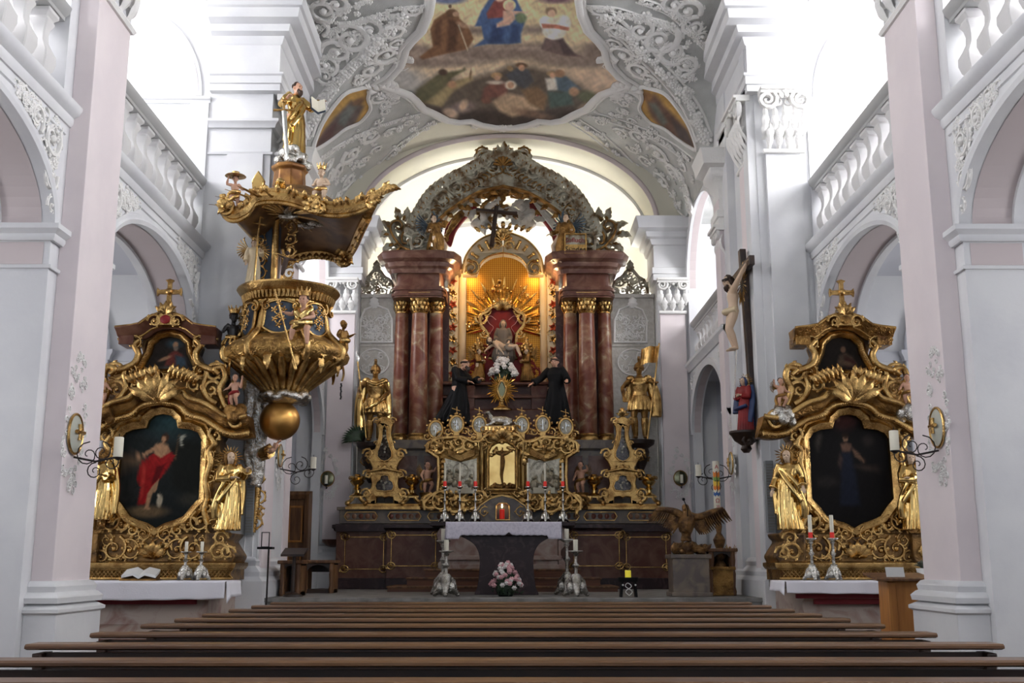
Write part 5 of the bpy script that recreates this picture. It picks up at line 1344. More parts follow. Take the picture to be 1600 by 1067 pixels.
for i in range(150):
    x = rnd.uniform(667, 903); y = rnd.choice((rnd.uniform(682, 714), rnd.uniform(772, 795), rnd.uniform(700, 770))); dx = abs(x - 785)
    if (dx < 24 or 37 < dx < 93) and 706 < y < 773 or dx > 100 and 712 < y < 770 or y < 700 - (0 if dx < 60 else -2) and dx > 105 or y > 776 and dx < 34: continue
    leaf(mb, f, Q(x, y, Y), rnd.uniform(0, 6.3), rnd.uniform(.1, .2), rnd.uniform(.03, .06), rnd.uniform(.02, .07), .35, 3, rnd.uniform(-1, 1))
mb.build('rocaille_carving', M['gold'], TB, smooth=60)
for s in (0, 1):
    g = (lambda x: 1570 - x) if s else (lambda x: x); x0, x1 = sorted((g(695), g(745)))
    mb = MB(); prism_px(mb, [(x0, 771), (x0, 716), ((x0 + x1) / 2, 722), (x1, 716), (x1, 771)], Y - .04, .1); o = mb.build('silver_relief', M['relief'], TB, smooth=0)
    mb = MB(); f2 = FRONT(Y - .04); rnd = random.Random(20 + s); ar = Q((x0 + x1) / 2 - (6 if s else 0), 735, Y)
    if s: mb.sweep([(ar[0] + .16 * math.cos(a), Y - .04, ar[1] + .17 * math.sin(a)) for a in np.linspace(0, PI, 14)] , MOLD(.03, .04), (0, -1, 0))
    else: mb.sweep([(ar[0] + .14 * math.cos(a), Y - .04, ar[1] + .13 * math.sin(a)) for a in np.linspace(0, 2 * PI, 18)[:-1]], MOLD(.02, .03), (0, -1, 0), closed=True)
    for i in range(9):                                     # the relief's little figures and its table
        c0 = Q(rnd.uniform(x0 + 5, x1 - 5), rnd.uniform(744, 762), Y); mb.ball(f2(c0[0], c0[1], .01), (.06, .04, .1), 7, 6); mb.ball(f2(c0[0] + .01, c0[1] + .12, .02), .035, 6, 5); mb.tube([f2(c0[0], c0[1] + .04, .03), f2(c0[0] + .1 * rnd.choice((-1, 1)), c0[1], .05)], .018, 5)
    a, b = Q(x0 + 8, 771, Y), Q(x1 - 8, 762, Y); mb.box(a[0], b[0], Y - .08, Y, a[1], b[1]); mb.build('relief_figures', M['reliefdark'], o, smooth=60)
mb = MB(); prism_px(mb, [(764, 763), (764, 706), (768, 698), (776, 693), (785, 691), (794, 693), (802, 698), (805, 706), (805, 763)], Y - .06, .1); DO = mb.build('door', M['goldsmooth'], TB, smooth=30, bevel=.01)
mb = MB(); f2 = FRONT(Y - .06)
cx = lambda x, y, d=.03: f2(*Q(x, y, Y), d)
mb.tube([cx(785, 700), cx(785, 762)], .016, 6); mb.tube([cx(769, 706), cx(801, 706)], .014, 6)
mb.tube([cx(770, 704, .05), cx(778, 709, .05), cx(785, 711, .05), cx(792, 709, .05), cx(800, 704, .05)], [.014, .022, .03, .022, .014], 8)
mb.tube([cx(785, 710, .05), cx(785.5, 722, .06), cx(785, 730, .06), cx(783.5, 742, .06), cx(785, 754, .05)], [.035, .045, .04, .03, .018], 10); mb.ball(cx(784, 706, .07), (.028, .03, .034), 8, 6)
for i in range(8): mb.ball(cx(769 + i * 4.6, 762 - 4 * math.sin(i * 1.9) ** 2, .01), .05, 6, 5)
mb.build('relief_crucifix', M['golddark'], DO, smooth=60)
mb = MB(); frame_px(mb, [(762, 765), (762, 705), (767, 696), (776, 690), (785, 688), (794, 690), (803, 696), (807, 705), (807, 765)], Y - .02, MOLD(.06, .09)); mb.build('door_frame', M['goldcarve'], TB)

# ---- oval reliquary medallions standing along the top
for i, (x, y, wd, top) in enumerate(((681, 671, 'leftmost', 0), (713.5, 663, 'second from the left', 1), (749, 664, 'third from the left', 1), (815.5, 664, 'just right of the silver lamb', 1), (848, 663, 'second from the right', 1), (884, 667, 'rightmost', 1))):
    Y = 19.95; c0 = P(x, y, Y); t = thing('oval_reliquary', 'gold framed oval silver medallion, %s of six along the tabernacle top' % wd if i != 3 else 'gold framed oval silver medallion just right of the silver lamb', 'reliquary', (c0.x, Y, c0.z - .27), group='oval reliquaries on the tabernacle'); f = Plane((0, 0, .27), (1, 0, 0), (0, 0, 1))
    ov = lambda a, b: [(a * math.cos(q), b * math.sin(q)) for q in np.linspace(0, 2 * PI, 29)[:-1]]
    mb = MB(); mb.prism([(u, v + .27) for u, v in ov(.115, .145)], -.02, .02); pn = mb.build('silver_panel', M['relief'], t, smooth=30)
    mb = MB(); rnd = random.Random(i)
    for k in range(6): mb.ball(f(rnd.uniform(-.06, .06), rnd.uniform(-.08, .06), .02), (.02, .02, rnd.uniform(.02, .05)), 6, 5)
    mb.tube([f(0, -.1, .02), f(.0, .08, .02)], .01, 5); mb.build('relief', M['silverplain'], pn)
    mb = MB(); mb.sweep([f(u, v) for u, v in ov(.125, .155)], MOLD(.05, .045), (0, -1, 0), closed=True)
    for k in range(12): a = 2 * PI * k / 12; leaf(mb, f, (.135 * math.cos(a), .165 * math.sin(a)), a + .5, .07, .03, 0, .4, 2, 1.)
    for s in (-1, 1): acanthus_scroll(mb, f, (s * .16, -.13), .07, 0, 1.2, s, .2, 0, 4)
    mb.box(-.05, .05, -.04, .06, 0, .12); mb.build('gilt_frame', M['gold'], t, smooth=60)
    if top:
        mb = MB(); mb.ball(f(0, .2), .03, 8, 6); mb.tube([f(0, .2), f(0, .33)], .01, 6); mb.tube([f(-.09, .3), f(.06, .25)], .009, 6); mb.build('cross', M['gold'], t)
# the lamb on its gilt book rest
Y = 19.9; c0 = P(781, 676, Y); t = thing('lamb_figure', 'silver lamb lying on the gilt rest in the middle of the tabernacle top', 'figure', (c0.x, Y, c0.z)); mb = MB()
mb.tube([(.22, 0, .2), (.1, 0, .22), (-.08, 0, .22), (-.16, -.01, .24)], [.06, .085, .085, .06], 10); mb.tube([(-.15, 0, .25), (-.19, -.01, .33), (-.22, -.03, .37)], [.055, .04, .035], 8); mb.tube([(-.21, -.02, .37), (-.28, -.05, .345)], [.042, .022], 8)
for x in (.2, -.12): mb.tube([(x, -.04, .2), (x - .06, -.09, .14), (x - .14, -.08, .125)], [.05, .03, .02], 7); mb.tube([(x, .04, .2), (x - .06, .08, .14), (x - .14, .07, .125)], [.05, .03, .02], 7)
for s in (-1, 1): mb.ball((-.2, s * .05, .385), (.03, .014, .012), 6, 5)
mb.tube([(.26, 0, .2), (.31, 0, .14)], [.03, .015], 6); blob(mb, 'body', M['silver'], t, .011, 2)
mb = MB(); mb.box(-.27, .27, -.1, .12, .07, .115); mb.box(-.24, .24, -.08, .1, 0, .07)
for k in range(8): mb.tube([(-.25 + k * .07, -.1, .09), (-.25 + k * .07, -.12, .03)], .02, 6)
for s in (-1, 1): orn_tube(mb, Plane((0, -.1, .06), (1, 0, 0), (0, 0, 1)), spiral2((s * .3, 0), .07, .02, 0, s * 6), .025, .015)
mb.build('book_rest', M['gold'], t)

# ---- pyramid reliquaries with their urns
def half_outline(hw, sc=1 / 4.107): return [(dx * sc, (y - 360) * sc + 647.7) for dx, y in hw]
HW = [(14, 372), (52, 395), (58, 412), (46, 440), (40, 480), (50, 535), (64, 580), (92, 590), (114, 600), (118, 636), (96, 664), (78, 700), (80, 716), (118, 738), (112, 748), (92, 762), (84, 800), (90, 832), (128, 846), (136, 880), (120, 905), (118, 932)]
for cx, side in ((601, 'left'), (973, 'right')):
    Y = 19.95; b = P(cx, 795, Y); z = lambda y: P(cx, y, Y).z; X = lambda dx, y: P(cx + dx, y, Y).x
    t = thing('pyramid_reliquary', 'gilded pyramid-shaped reliquary with dark glass, at the %s end of the altar ledge' % side, 'reliquary', (b.x, Y, z(796)), world=True)
    ho = half_outline(HW); ol = [(cx + dx, y) for dx, y in ho] + [(cx - dx, y) for dx, y in reversed(ho)]
    h1 = [(cx + dx / 4.107, (y - 360) / 4.107 + 647.7) for dx, y in ((0, 428), (14, 450), (16, 510), (30, 560), (46, 600), (46, 630), (24, 652), (0, 660), (-24, 652), (-46, 630), (-46, 600), (-30, 560), (-16, 510), (-14, 450))]
    h2 = [(cx + dx / 4.107, (y - 360) / 4.107 + 647.7) for dx, y in ((0, 746), (24, 752), (30, 778), (50, 790), (60, 820), (50, 846), (0, 852), (-50, 846), (-60, 820), (-50, 790), (-30, 778), (-24, 752))]
    h3 = [(cx + dx / 4.107, (y - 360) / 4.107 + 647.7) for dx, y in ((52, 890), (56, 926), (-56, 926), (-52, 890), (-20, 886), (0, 896), (20, 886))]
    mb = MB(); prism_px(mb, ol, Y, .14, holes=[h1, h2, h3]); mb.build('frame', M['gold'], t, smooth=35, bevel=.02)
    mb = MB(); f = FRONT(Y)
    for h in (h1, h2): frame_px(mb, h, Y, MOLD(.025, .035))
    for s in (-1, 1):
        for (dx, y, r) in ((52, 402, .07), (106, 612, .1), (108, 744, .09), (120, 868, .1), (50, 545, .05)): acanthus_scroll(mb, f, Q(cx + s * dx / 4.107, (y - 360) / 4.107 + 647.7, Y), r, 0 if s > 0 else PI, 1.3, s, .22, .03, 5)
    for dx in (-20, 0, 20): leaf(mb, f, Q(cx + dx / 4.1, 736, Y), PI / 2 - dx * .03, .12, .05, .03, .4, 2)
    mb.tube([f(*Q(cx - 28, 738, Y), .03), f(*Q(cx, 732, Y), .06), f(*Q(cx + 28, 738, Y), .03)], [.02, .035, .02], 7)
    mb.build('carving', M['gold'], t, smooth=60)
    mb = MB(); prism_px(mb, [(cx + (x - cx) * 1.15, y * 1. + (1 if y > 700 else -1)) for x, y in h1], Y + .06, .03); prism_px(mb, [(cx + (x - cx) * 1.1, y) for x, y in h2], Y + .06, .03); mb.build('glass_panel', M['glassdark'], t, smooth=0)
    mb = MB(); rnd = random.Random(3)
    for i in range(16):
        v = rnd.random(); c0 = Q(cx + rnd.uniform(-1, 1) * (2 + 8 * v), 672 + v * 34, Y); mb.ball((c0[0], Y + .05, c0[1]), .02, 6, 5)
    for i in range(8): c0 = Q(cx + rnd.uniform(-8, 8), rnd.uniform(748, 764), Y); mb.ball((c0[0], Y + .05, c0[1]), .022, 6, 5)
    mb.build('relics', M['relief'], t)
    mb = MB(); x0, x1 = X(-60, 790), X(57, 790); mb.sweep([(x0, Y - .1, z(796)), (x1, Y - .1, z(796)), (x1, Y + .25, z(796)), (x0, Y + .25, z(796))], [(0, 0), (0, .05), (.04, .06), (.06, .1), (.12, .11), (.16, .0)], (0, 0, 1), closed=True); mb.box(x0 + .1, x1 - .1, Y - .02, Y + .2, z(796), z(796) + .1)
    mb.build('base', M['gold'], t)
    mb = MB(); fz = P(cx, 650, Y); mb.lathe([(.05, 0), (.02, .03), (.045, .07), (.045, .1), (.015, .13)], (fz.x, Y + .07, z(652)), 12); mb.ball((fz.x, Y + .07, z(640)), .05, 8, 6)
    for k in range(5): leaf(mb, f, (fz.x, z(650)), PI / 2 + (k - 2) * .6, .14, .04, 0, .3, 2)
    mb.build('finial', M['gold'], t, smooth=60)
    for dx, wh in ((-44, 'left'), (42, 'right')):
        c0 = P(cx + dx, 788, Y); hh = z(744) - c0.z - .0; r = .16
        u = thing('gilded_urn', 'gilded urn on scrolled feet standing %s of the %s pyramid reliquary' % (wh, side), 'urn', (c0.x, Y + .02, c0.z), group='gilded urns beside the pyramid reliquaries')
        mb = MB(); fr_ = Plane((0, -.05, 0), (1, 0, 0), (0, 0, 1))
        for s in (-1, 1): orn_tube(mb, fr_, [(s * .06, .14), (s * .07, .1), (s * .11, .06), (s * .16, .03), (s * .17, -.0)] , .035, .04); mb.ball((s * .16, -.05, .02), .05, 8, 6)
        mb.box(-.13, .13, -.07, .09, .12, .15); mb.build('scrolled_feet', M['gold'], u)
        mb = MB(); k = hh - .15; mb.lathe([(.11, 0), (.12, .015), (.05, .06), (.04, k * .3), (.07, k * .38), (.04, k * .46), (.1, k * .6), (.13, k * .75), (.1, k * .82), (.16, k * .92), (.12, k), (.05, k)], (0, 0, .15), 18, flute=(9, .05)); mb.build('bowl', M['goldsmooth'], u)
        mb = MB(); mb.lathe([(.05, 0), (.06, .03), (.04, .04)], (0, 0, hh), 12)
        for i in range(8): a = i * PI / 4; mb.ball((.13 * math.cos(a), .13 * math.sin(a), hh - .03), .035, 6, 5)
        mb.build('rim', M['gold'], u)

# ---- devotional group in the niche
Y = 21.6; c0 = P(785, 500, Y); t = thing('sunburst_glory', 'large gilded sunburst of long rays behind the red throne', 'sunburst', (c0.x, Y + .3, c0.z)); mb = MB()
f = Plane((0, 0, 0), (1, 0, 0), (0, 0, 1)); rays(mb, f, (0, 0), .3, SX(78, Y), 44, .032, 0, .5, -.35, PI + .35); mb.build('rays', M['goldsmooth'], t, 30)
mb = MB(); rnd = random.Random(2)
for i in range(22): a = rnd.uniform(-.3, PI + .3); r_ = rnd.uniform(.55, .9); mb.ball((r_ * math.cos(a), -.02, r_ * math.sin(a)), rnd.uniform(.015, .03), 6, 5)
for i in range(10): a = rnd.uniform(-.3, PI + .3); r_ = rnd.uniform(.6, .85); leaf(mb, f, (r_ * math.cos(a), r_ * math.sin(a)), rnd.uniform(0, 6), .14, .05, .02, .4, 2)
mb.build('stars', M['gold'], t, 60)
TH = thing('throne_back', 'red velvet throne back with gilt scrolled frame in front of the sunburst', 'throne', (c0.x, 21.7, P(785, 595, 21.6).z), world=True)
Y = 21.6; sh_ = spline2(sym([(762, 560), (764, 540), (762, 522), (752, 508), (752, 494), (762, 488), (772, 480)], 785), 4, True)
mb = MB(); prism_px(mb, sh_, Y, .12); mb.build('velvet', M['redcloth'], TH, smooth=30, bevel=.02)
mb = MB(); frame_px(mb, sh_, Y, MOLD(.08, .09)); f = FRONT(Y)
for s in (-1, 1):
    for (dx, y, r) in ((-32, 497, .14), (-24, 487, .1), (-27, 522, .1), (-36, 540, .1)): acanthus_scroll(mb, f, Q(785 + s * dx, y, Y), r, 0 if s < 0 else PI, 1.4, s, .22, .05, 5)
for k in range(7): leaf(mb, f, Q(785, 484, Y), PI / 2 + (k - 3) * .4, .26, .08, .05, .3, 3)
mb.build('gilt_frame', M['gold'], TH, smooth=60)
mb = MB()
for s in (-1, 1):
    orn_tube(mb, f, [Q(785 + s * x, y, Y) for x, y in spline2([(10, 500), (18, 494), (24, 498), (20, 506), (14, 512), (20, 524), (16, 540)], 4)], .008, .006, .02)
mb.build('embroidery', M['petalpink'], TH, smooth=60)
mb = MB(); wbox(mb, 757, 562, 815, 600, 21.45, .4); mb.build('red_base', M['redcloth'], TH, smooth=0, bevel=.02)
mb = MB()
for s in (-1, 1):
    for i in range(5): acanthus_scroll(mb, FRONT(21.4), Q(785 + s * (26 + i * 6), 546 + i * 9, 21.4), .14, i, 1.3, s, .2, .0, 5)
mb.build('side_scrolls', M['redcloth'], TH, smooth=60)
# seated mourning woman with the dead man across her lap
b = P(786, 564, 21.4); H = .95
figure('seated_figure', 'small veiled seated figure in pale robe before the red throne', 'statue', (b.x, 21.42, b.z - .12), H, robe='greycloth', hair='greycloth', hairlong=True, skin='skinpale', rk=dict(rings=[(.1, .2, .16), (.2, .24, .2, 0, -.06), (.36, .22, .2, 0, -.05), (.48, .14, .13), (.6, .12, .1), (.7, .13, .1), (.78, .12, .09), (.84, .06, .05)]),
       pose=dict(knl=(.1, -.2, .34), knr=(-.1, -.2, .34), anl=(.1, -.2, .08), anr=(-.1, -.2, .08), wrl=(.12, -.2, .5), wrr=(-.14, -.2, .52), pelvis=(0, 0, .36), hil=(.06, 0, .34), hir=(-.06, 0, .34), waist=(0, 0, .52)), headrot=(.2, .3))
t = figure('reclining_figure', 'pale reclining dead figure lying across the lap before the red throne', 'statue', (b.x - .02, 21.2, b.z + .12), .85, skin='skinpale', hair='hair', beard=True, hairlong=True,
       pose=dict(pelvis=(.12, 0, .12), waist=(.02, -.01, .14), chest=(-.1, 0, .2), neck=(-.2, 0, .26), head=(-.29, -.02, .3), shl=(-.14, -.1, .22), shr=(-.16, .08, .24), ell=(-.1, -.17, .12), wrl=(0, -.2, .0), elr=(-.28, .02, .16), wrr=(-.36, -.05, .08), hil=(.16, -.04, .12), hir=(.16, .04, .12), knl=(.34, -.08, .16), knr=(.34, .04, .16), anl=(.42, -.1, -.06), anr=(.44, 0, -.06)),
       drape=[([(.08, -.09, .16), (.14, -.1, .08), (.24, -.09, .1)], .06), ([(.08, .0, .2), (.16, 0, .2), (.26, 0, .2)], .05)], drape_mat='greycloth')
# kneeling angels beside it
for x, s, wd in ((748, 1, 'left'), (823, -1, 'right')):
    b, H = fig_at(x, 548, 596, 21.2); figure('kneeling_angel', 'small kneeling angel in pale cloth at the %s of the red cushion base' % wd, 'statue', b, H * 1.05, rz=s * .9, robe='golddark', skin='skinpale', wings='golddark', rk=dict(rings=[(0, .2, .22, 0, .04), (.1, .2, .22, 0, .04), (.3, .15, .16), (.5, .12, .11), (.62, .1, .09), (.72, .12, .1), (.8, .1, .07), (.84, .05, .05)]), pose=dict(wrl=(.05, -.18, .62), wrr=(-.05, -.18, .62), ell=(.14, -.06, .6), elr=(-.14, -.06, .6)), group='small kneeling angels of the niche')
    c0 = P(785 + s * -38, 545, 21.35); t = thing('gilt_lantern', 'small gilt cluster hanging %s of the throne' % wd, 'ornament', c0, group='gilt lanterns of the niche'); mb = MB()
    mb.lathe([(.02, -.16), (.07, -.1), (.09, 0), (.06, .1), (.03, .16), (.05, .2), (.01, .25)], (0, 0, 0), 10)
    for i in range(9): mb.ball((.1 * math.cos(i * .7), -.03, .1 * math.sin(i * .7)), .045, 6, 5)
    mb.build('gilding', M['gold'], t, 60)
def bouquet(name, label, loc, w_, h, d, n, cols, pot=True, seed=1, r=.04):
    t = thing(name, label, 'flowers', loc); rnd = random.Random(seed); ms = [MB() for _ in cols]; lf = MB()
    for i in range(n):
        k = rnd.random() ** .8; z = h * (.25 + .75 * k); wz = (1 - k) ** .7 * .9 + .12; a = rnd.uniform(0, 2 * PI)
        p = Vector((w_ * wz * math.cos(a), d * wz * math.sin(a) - .02, z)); m = ms[rnd.randrange(len(cols))]
        m.ball(p, (r, r, r * .75), 7, 5)
        for j in range(6): m.ball(p + Vector((r * .8 * math.cos(j * 1.05), r * .5 * math.sin(j * 1.7) - r * .3, r * .7 * math.sin(j * 1.05))), r * .48, 5, 4)
    for i in range(n):
        k = rnd.random(); z = h * (.08 + .8 * k); wz = (1 - k) ** .7 + .05; a = rnd.uniform(0, 2 * PI); pl = Plane((w_ * wz * .85 * math.cos(a), d * wz * .85 * math.sin(a), z), (1, 0, 0), (0, 0, 1)); leaf(lf, pl, (0, 0), rnd.uniform(0, 6), r * 2.2, r * .6, 0, .3, 1)
    lf.lathe([(w_ * .5, h * .05), (w_ * .62, h * .25), (w_ * .3, h * .6), (.02, h * .85)], n=12, sy=d / w_)
    for m, c_ in zip(ms, cols): m.build('blossoms', M[c_], t, 180)
    lf.build('foliage', M['leafgreen'], t, 60)
    if pot: mb = MB(); mb.lathe([(w_ * .4, 0), (w_ * .5, .03), (w_ * .55, h * .14), (w_ * .5, h * .14)], n=16, sy=d / w_); mb.build('bowl', M['black'], t)
    return t
b = P(786, 598, 21.05); bouquet('flower_bouquet', 'round bouquet of white blossoms above the small sunburst reliquary', (b.x, 21.1, P(786, 597, 21.1).z), .28, SZ(564, 600, 21.1), .2, 60, ('petalwhite', 'petalwhite'), seed=4, r=.045)
Y = 20.75; b = P(784, 648, Y); hz = SZ(590, 648, Y); t = thing('sunburst_reliquary', 'small gilded sunburst reliquary with oblong glass below the white bouquet', 'reliquary', (b.x, Y, P(784, 641, Y).z)); f = Plane((0, 0, hz * .55), (1, 0, 0), (0, 0, 1)); mb = MB()
rays(mb, f, (0, 0), .1, .32, 34, .014, 0, .3, ry=1.1); mb.build('rays', M['goldsmooth'], t, 30)
mb = MB(); q = [f(.075 * math.cos(a) * (1 + .12 * math.cos(4 * a)), .17 * math.sin(a), .02) for a in np.linspace(0, 2 * PI, 24)]; mb.tube(q, .022, 7); mb.build('frame', M['gold'], t)
mb = MB(); mb.prism([(.065 * math.cos(a), hz * .55 + .16 * math.sin(a)) for a in np.linspace(0, 2 * PI, 20)[:-1]], -.02, .01); mb.build('glass_panel', M['mirror'], t)
mb = MB(); mb.lathe([(.2, 0), (.2, .03), (.1, .07), (.05, .1), (.03, .16), (.05, .18), (.03, .3)], n=16, sy=.6); mb.build('foot', M['gold'], t)
# black-robed saints left and right of the niche
b, H = fig_at(712, 566, 662, 20.55); figure('saint_statue', 'dark statue in black habit bending toward the niche, beside the left columns', 'statue', b, H * 1.08, rz=.95, robe='black', hair='hair', tonsure=True, beard=True, skin='skin', pose=dict(wrl=(.12, -.3, .68), wrr=(-.08, -.26, .6), ell=(.15, -.12, .66), elr=(-.15, -.1, .64), head=(0, -.1, .9), neck=(0, -.05, .83)), rk=dict(folds=7, rings=[(.0, .24, .26, 0, .08), (.08, .23, .25, 0, .07), (.3, .18, .19, 0, .03), (.5, .13, .12), (.63, .11, .1), (.74, .13, .11), (.8, .11, .08), (.845, .06, .05)]), tilt=.1)
b, H = fig_at(868, 560, 664, 20.55); figure('saint_statue', 'dark statue in black habit with outstretched arms, beside the right columns', 'statue', b, H * 1.02, rz=-.35, robe='black', hair='hair', tonsure=True, skin='skin', pose=dict(wrr=(-.3, -.16, .6), elr=(-.2, -.06, .68), wrl=(.22, -.14, .62), ell=(.19, -.02, .66)), rk=dict(folds=7, rings=[(.0, .22, .18), (.08, .21, .17), (.3, .17, .14), (.5, .13, .11), (.63, .11, .09), (.74, .13, .1), (.8, .11, .08), (.845, .06, .05)]))
# angels on the entablature
AW = dict(robe='golddark', skin='skinpale', wings='bluewing', rk=dict(rings=[(.2, .1, .09), (.35, .14, .13), (.5, .13, .12), (.62, .1, .09), (.72, .11, .09), (.8, .1, .07), (.84, .05, .05)]), feet=True)
b, H = fig_at(690, 338, 408, 20.5); figure('angel_statue', 'gilded angel with blue-grey wings leaning on the left entablature', 'statue', b, H, rz=.7, tilt=-.25, pose=dict(wrl=(.26, -.12, .86), ell=(.22, -.05, .74), wrr=(-.28, -.14, .66), elr=(-.22, -.02, .66), knl=(.1, -.12, .3)), **AW)
b, H = fig_at(872, 336, 412, 20.5); figure('angel_statue', 'gilded angel with blue-grey wings holding the tablet above the right columns', 'statue', b, H, rz=-.5, tilt=.2, pose=dict(wrl=(.26, -.16, .66), ell=(.22, -.05, .68), wrr=(-.24, -.1, .56), knr=(-.12, -.12, .32)), **AW)
# inscription tablet held by the right angel
Y = 20.3; c0 = P(899, 380, Y); t = thing('inscription_tablet', 'dark gilt tablet with two lines of lettering above the right columns', 'tablet', (c0.x, Y, P(899, 396, Y).z)); mb = MB(); a = SX(17, Y); h = SZ(366, 396, Y)
mb.box(-a, a, 0, .05, 0, h); mb.build('board', M['greengrey'], t, smooth=0, bevel=.01)
mb = MB(); mb.sweep([(-a, 0, 0), (a, 0, 0), (a, 0, h), (-a, 0, h)], MOLD(.04, .04), (0, -1, 0), closed=True); mb.box(-a, a, -.01, 0, h * .02, h * .46); mb.build('gilt_border', M['gold'], t)
def text_mesh(body, size, name, m, parent, loc, rot=(PI / 2, 0, 0), ext=.004, align='CENTER'):
    cu = bpy.data.curves.new(name, 'FONT'); cu.body = body; cu.size = size; cu.extrude = ext; cu.align_x = align
    o = bpy.data.objects.new('tmp', cu); COL.objects.link(o); dg = bpy.context.evaluated_depsgraph_get(); dg.update()
    me = bpy.data.meshes.new_from_object(o.evaluated_get(dg)); bpy.data.objects.remove(o); me.materials.clear(); me.materials.append(m)
    q = link(name, me, parent); q.location = loc; q.rotation_euler = rot; return q
text_mesh('Zuflucht', h * .34, 'lettering', M['redcloth'], t, (0, -.008, h * .58)); text_mesh('Sünder', h * .36, 'lettering', M['black'], t, (0, -.018, h * .1))

# ---- gilded warriors on their consoles
def console(px, py, Y, w_, h, label, m='darkwood'):
    c0 = P(px, py, Y); t = thing('wall_console', label, 'console', (c0.x, Y, c0.z - h)); mb = MB()
    mb.lathe([(w_ * .12, 0), (w_ * .3, h * .1), (w_ * .22, h * .25), (w_ * .5, h * .5), (w_ * .62, h * .7), (w_ * .55, h * .8), (w_ * .95, h * .9), (w_, h)], n=20, sy=.9); mb.build('shelf', M[m], t)
    mb = MB()
    for s in (-1, 0, 1): acanthus_scroll(mb, Plane((s * w_ * .4, -w_ * .5 + abs(s) * .08, h * .55), (1, 0, 0), (0, 0, 1)), (0, 0), w_ * .3, s, 1.3, s or 1, .2, 0, 5)
    mb.build('carving', M['golddark'], t, 60); return t
console(580, 692, 20.45, .28, .75, 'dark carved console under the left gilded warrior'); console(1000, 688, 20.45, .28, .75, 'dark carved console under the right gilded knight')
b, H = fig_at(584, 572, 691, 20.4)
POSEW = dict(elr=(-.2, -.03, .68), wrr=(-.2, -.14, .6), ell=(.18, .02, .66), wrl=(.09, -.14, .56), knl=(.08, -.05, .29))
figure('warrior_statue', 'gilded warrior holding a lance, on the console left of the columns', 'statue', b, H, rz=.15, skin='golddark', helmet='golddark', armor='gold', pose=POSEW, cape=('goldsmooth', [([(-.13, .06, .8), (-.19, .08, .5), (-.18, .05, .12)], .07), ([(.13, .06, .8), (.17, .08, .5), (.16, .06, .2)], .06), ([(-.1, -.06, .78), (0, -.1, .74), (.12, -.04, .8)], .04), ([(.1, -.08, .56), (0, -.12, .48), (-.12, -.08, .42)], .05)]))
t = thing('lance', 'thin gold lance slanting past the left gilded warrior', 'lance', P(572, 684, 20.2)); d = P(559, 565, 20.2) - P(572, 684, 20.2); mb = MB(); mb.tube([(0, 0, 0), d], .014, 8); mb.build('shaft', M['gold'], t); mb = MB(); mb.tube([d, d * 1.04, d * 1.14], [.02, .04, .002], 8, .4); mb.build('blade', M['silverplain'], t)
b, H = fig_at(1001, 568, 687, 20.4)
figure('knight_statue', 'gilded knight in plumed helmet with a banner, on the console right of the columns', 'statue', b, H, rz=-.15, skin='golddark', helmet='golddark', armor='gold', pose=dict(ell=(.2, -.03, .72), wrl=(.22, -.14, .72), elr=(-.22, 0, .68), wrr=(-.2, -.1, .55), knr=(-.08, -.04, .29)), cape=('gold', [([(.12, .07, .8), (.2, .08, .55), (.2, .06, .3)], .08), ([(-.12, .06, .78), (-.16, .07, .5)], .05)]))
p0, p1 = P(1012, 686, 20.15), P(1030, 536, 20.15); t = thing('banner', 'gold banner on a slanting pole held by the right gilded knight', 'banner', p0); mb = MB(); mb.tube([(0, 0, 0), p1 - p0], .014, 8); mb.build('pole', M['gold'], t)
mb = MB(); n = 12; vs = []; tp, bt = P(1029, 540, 20.15) - p0, P(1026, 566, 20.15) - p0
for i in range(n + 1):
    k = i / n; o = Vector((-.32 * k, .05 * math.sin(k * 9), -.06 * k * k)); vs += [tp + o, bt + o]
vs += [v + Vector((0, .012, 0)) for v in vs]; m_ = 2 * (n + 1)
mb.add(vs, [(2 * i, 2 * i + 1, 2 * i + 3, 2 * i + 2) for i in range(n)] + [(m_ + 2 * i, m_ + 2 * i + 2, m_ + 2 * i + 3, m_ + 2 * i + 1) for i in range(n)] + [(2 * i, 2 * i + 2, m_ + 2 * i + 2, m_ + 2 * i) for i in range(n)] + [(2 * i + 1, m_ + 2 * i + 1, m_ + 2 * i + 3, 2 * i + 3) for i in range(n)]); mb.build('cloth', M['gold'], t)
# cherubs at the tabernacle's sides
for x, s, wd in ((667, 1, 'left'), (908, -1, 'right')):
    b, H = fig_at(x, 722, 772, 19.9); figure('putto', 'small winged cherub beside the %s edge of the tabernacle' % wd, 'cherub', b + Vector((0, 0, .02)), H, rz=s * .5, child=True, skin='skin', wings='golddark', pose=dict(wrl=(.26, -.12, .8), ell=(.24, -.02, .7), knl=(.12, -.16, .26)), drape=[([(.14, -.02, .42), (0, -.13, .4), (-.14, -.02, .36)], .07), ([(-.14, .0, .38), (-.2, .04, .22), (-.16, .02, .08)], .06)], drape_mat='golddark')
    mb = MB(); c0 = P(x, 772, 19.9)
    t = thing('cloud_bracket', 'gilded scroll bracket carrying the %s tabernacle cherub' % wd, 'bracket', (c0.x, 19.95, P(x, 796, 19.9).z)); h = c0.z - t.location.z + .03
    mb.lathe([(.17, 0), (.18, .04), (.08, h * .3), (.07, h * .5), (.12, h * .75), (.15, h)], n=14, sy=.8); orn_tube(mb, Plane((0, -.1, h * .4), (1, 0, 0), (0, 0, 1)), spiral2((0, 0), .14, .03, 0, 8), .035, .02); mb.build('scroll', M['golddark'], t)
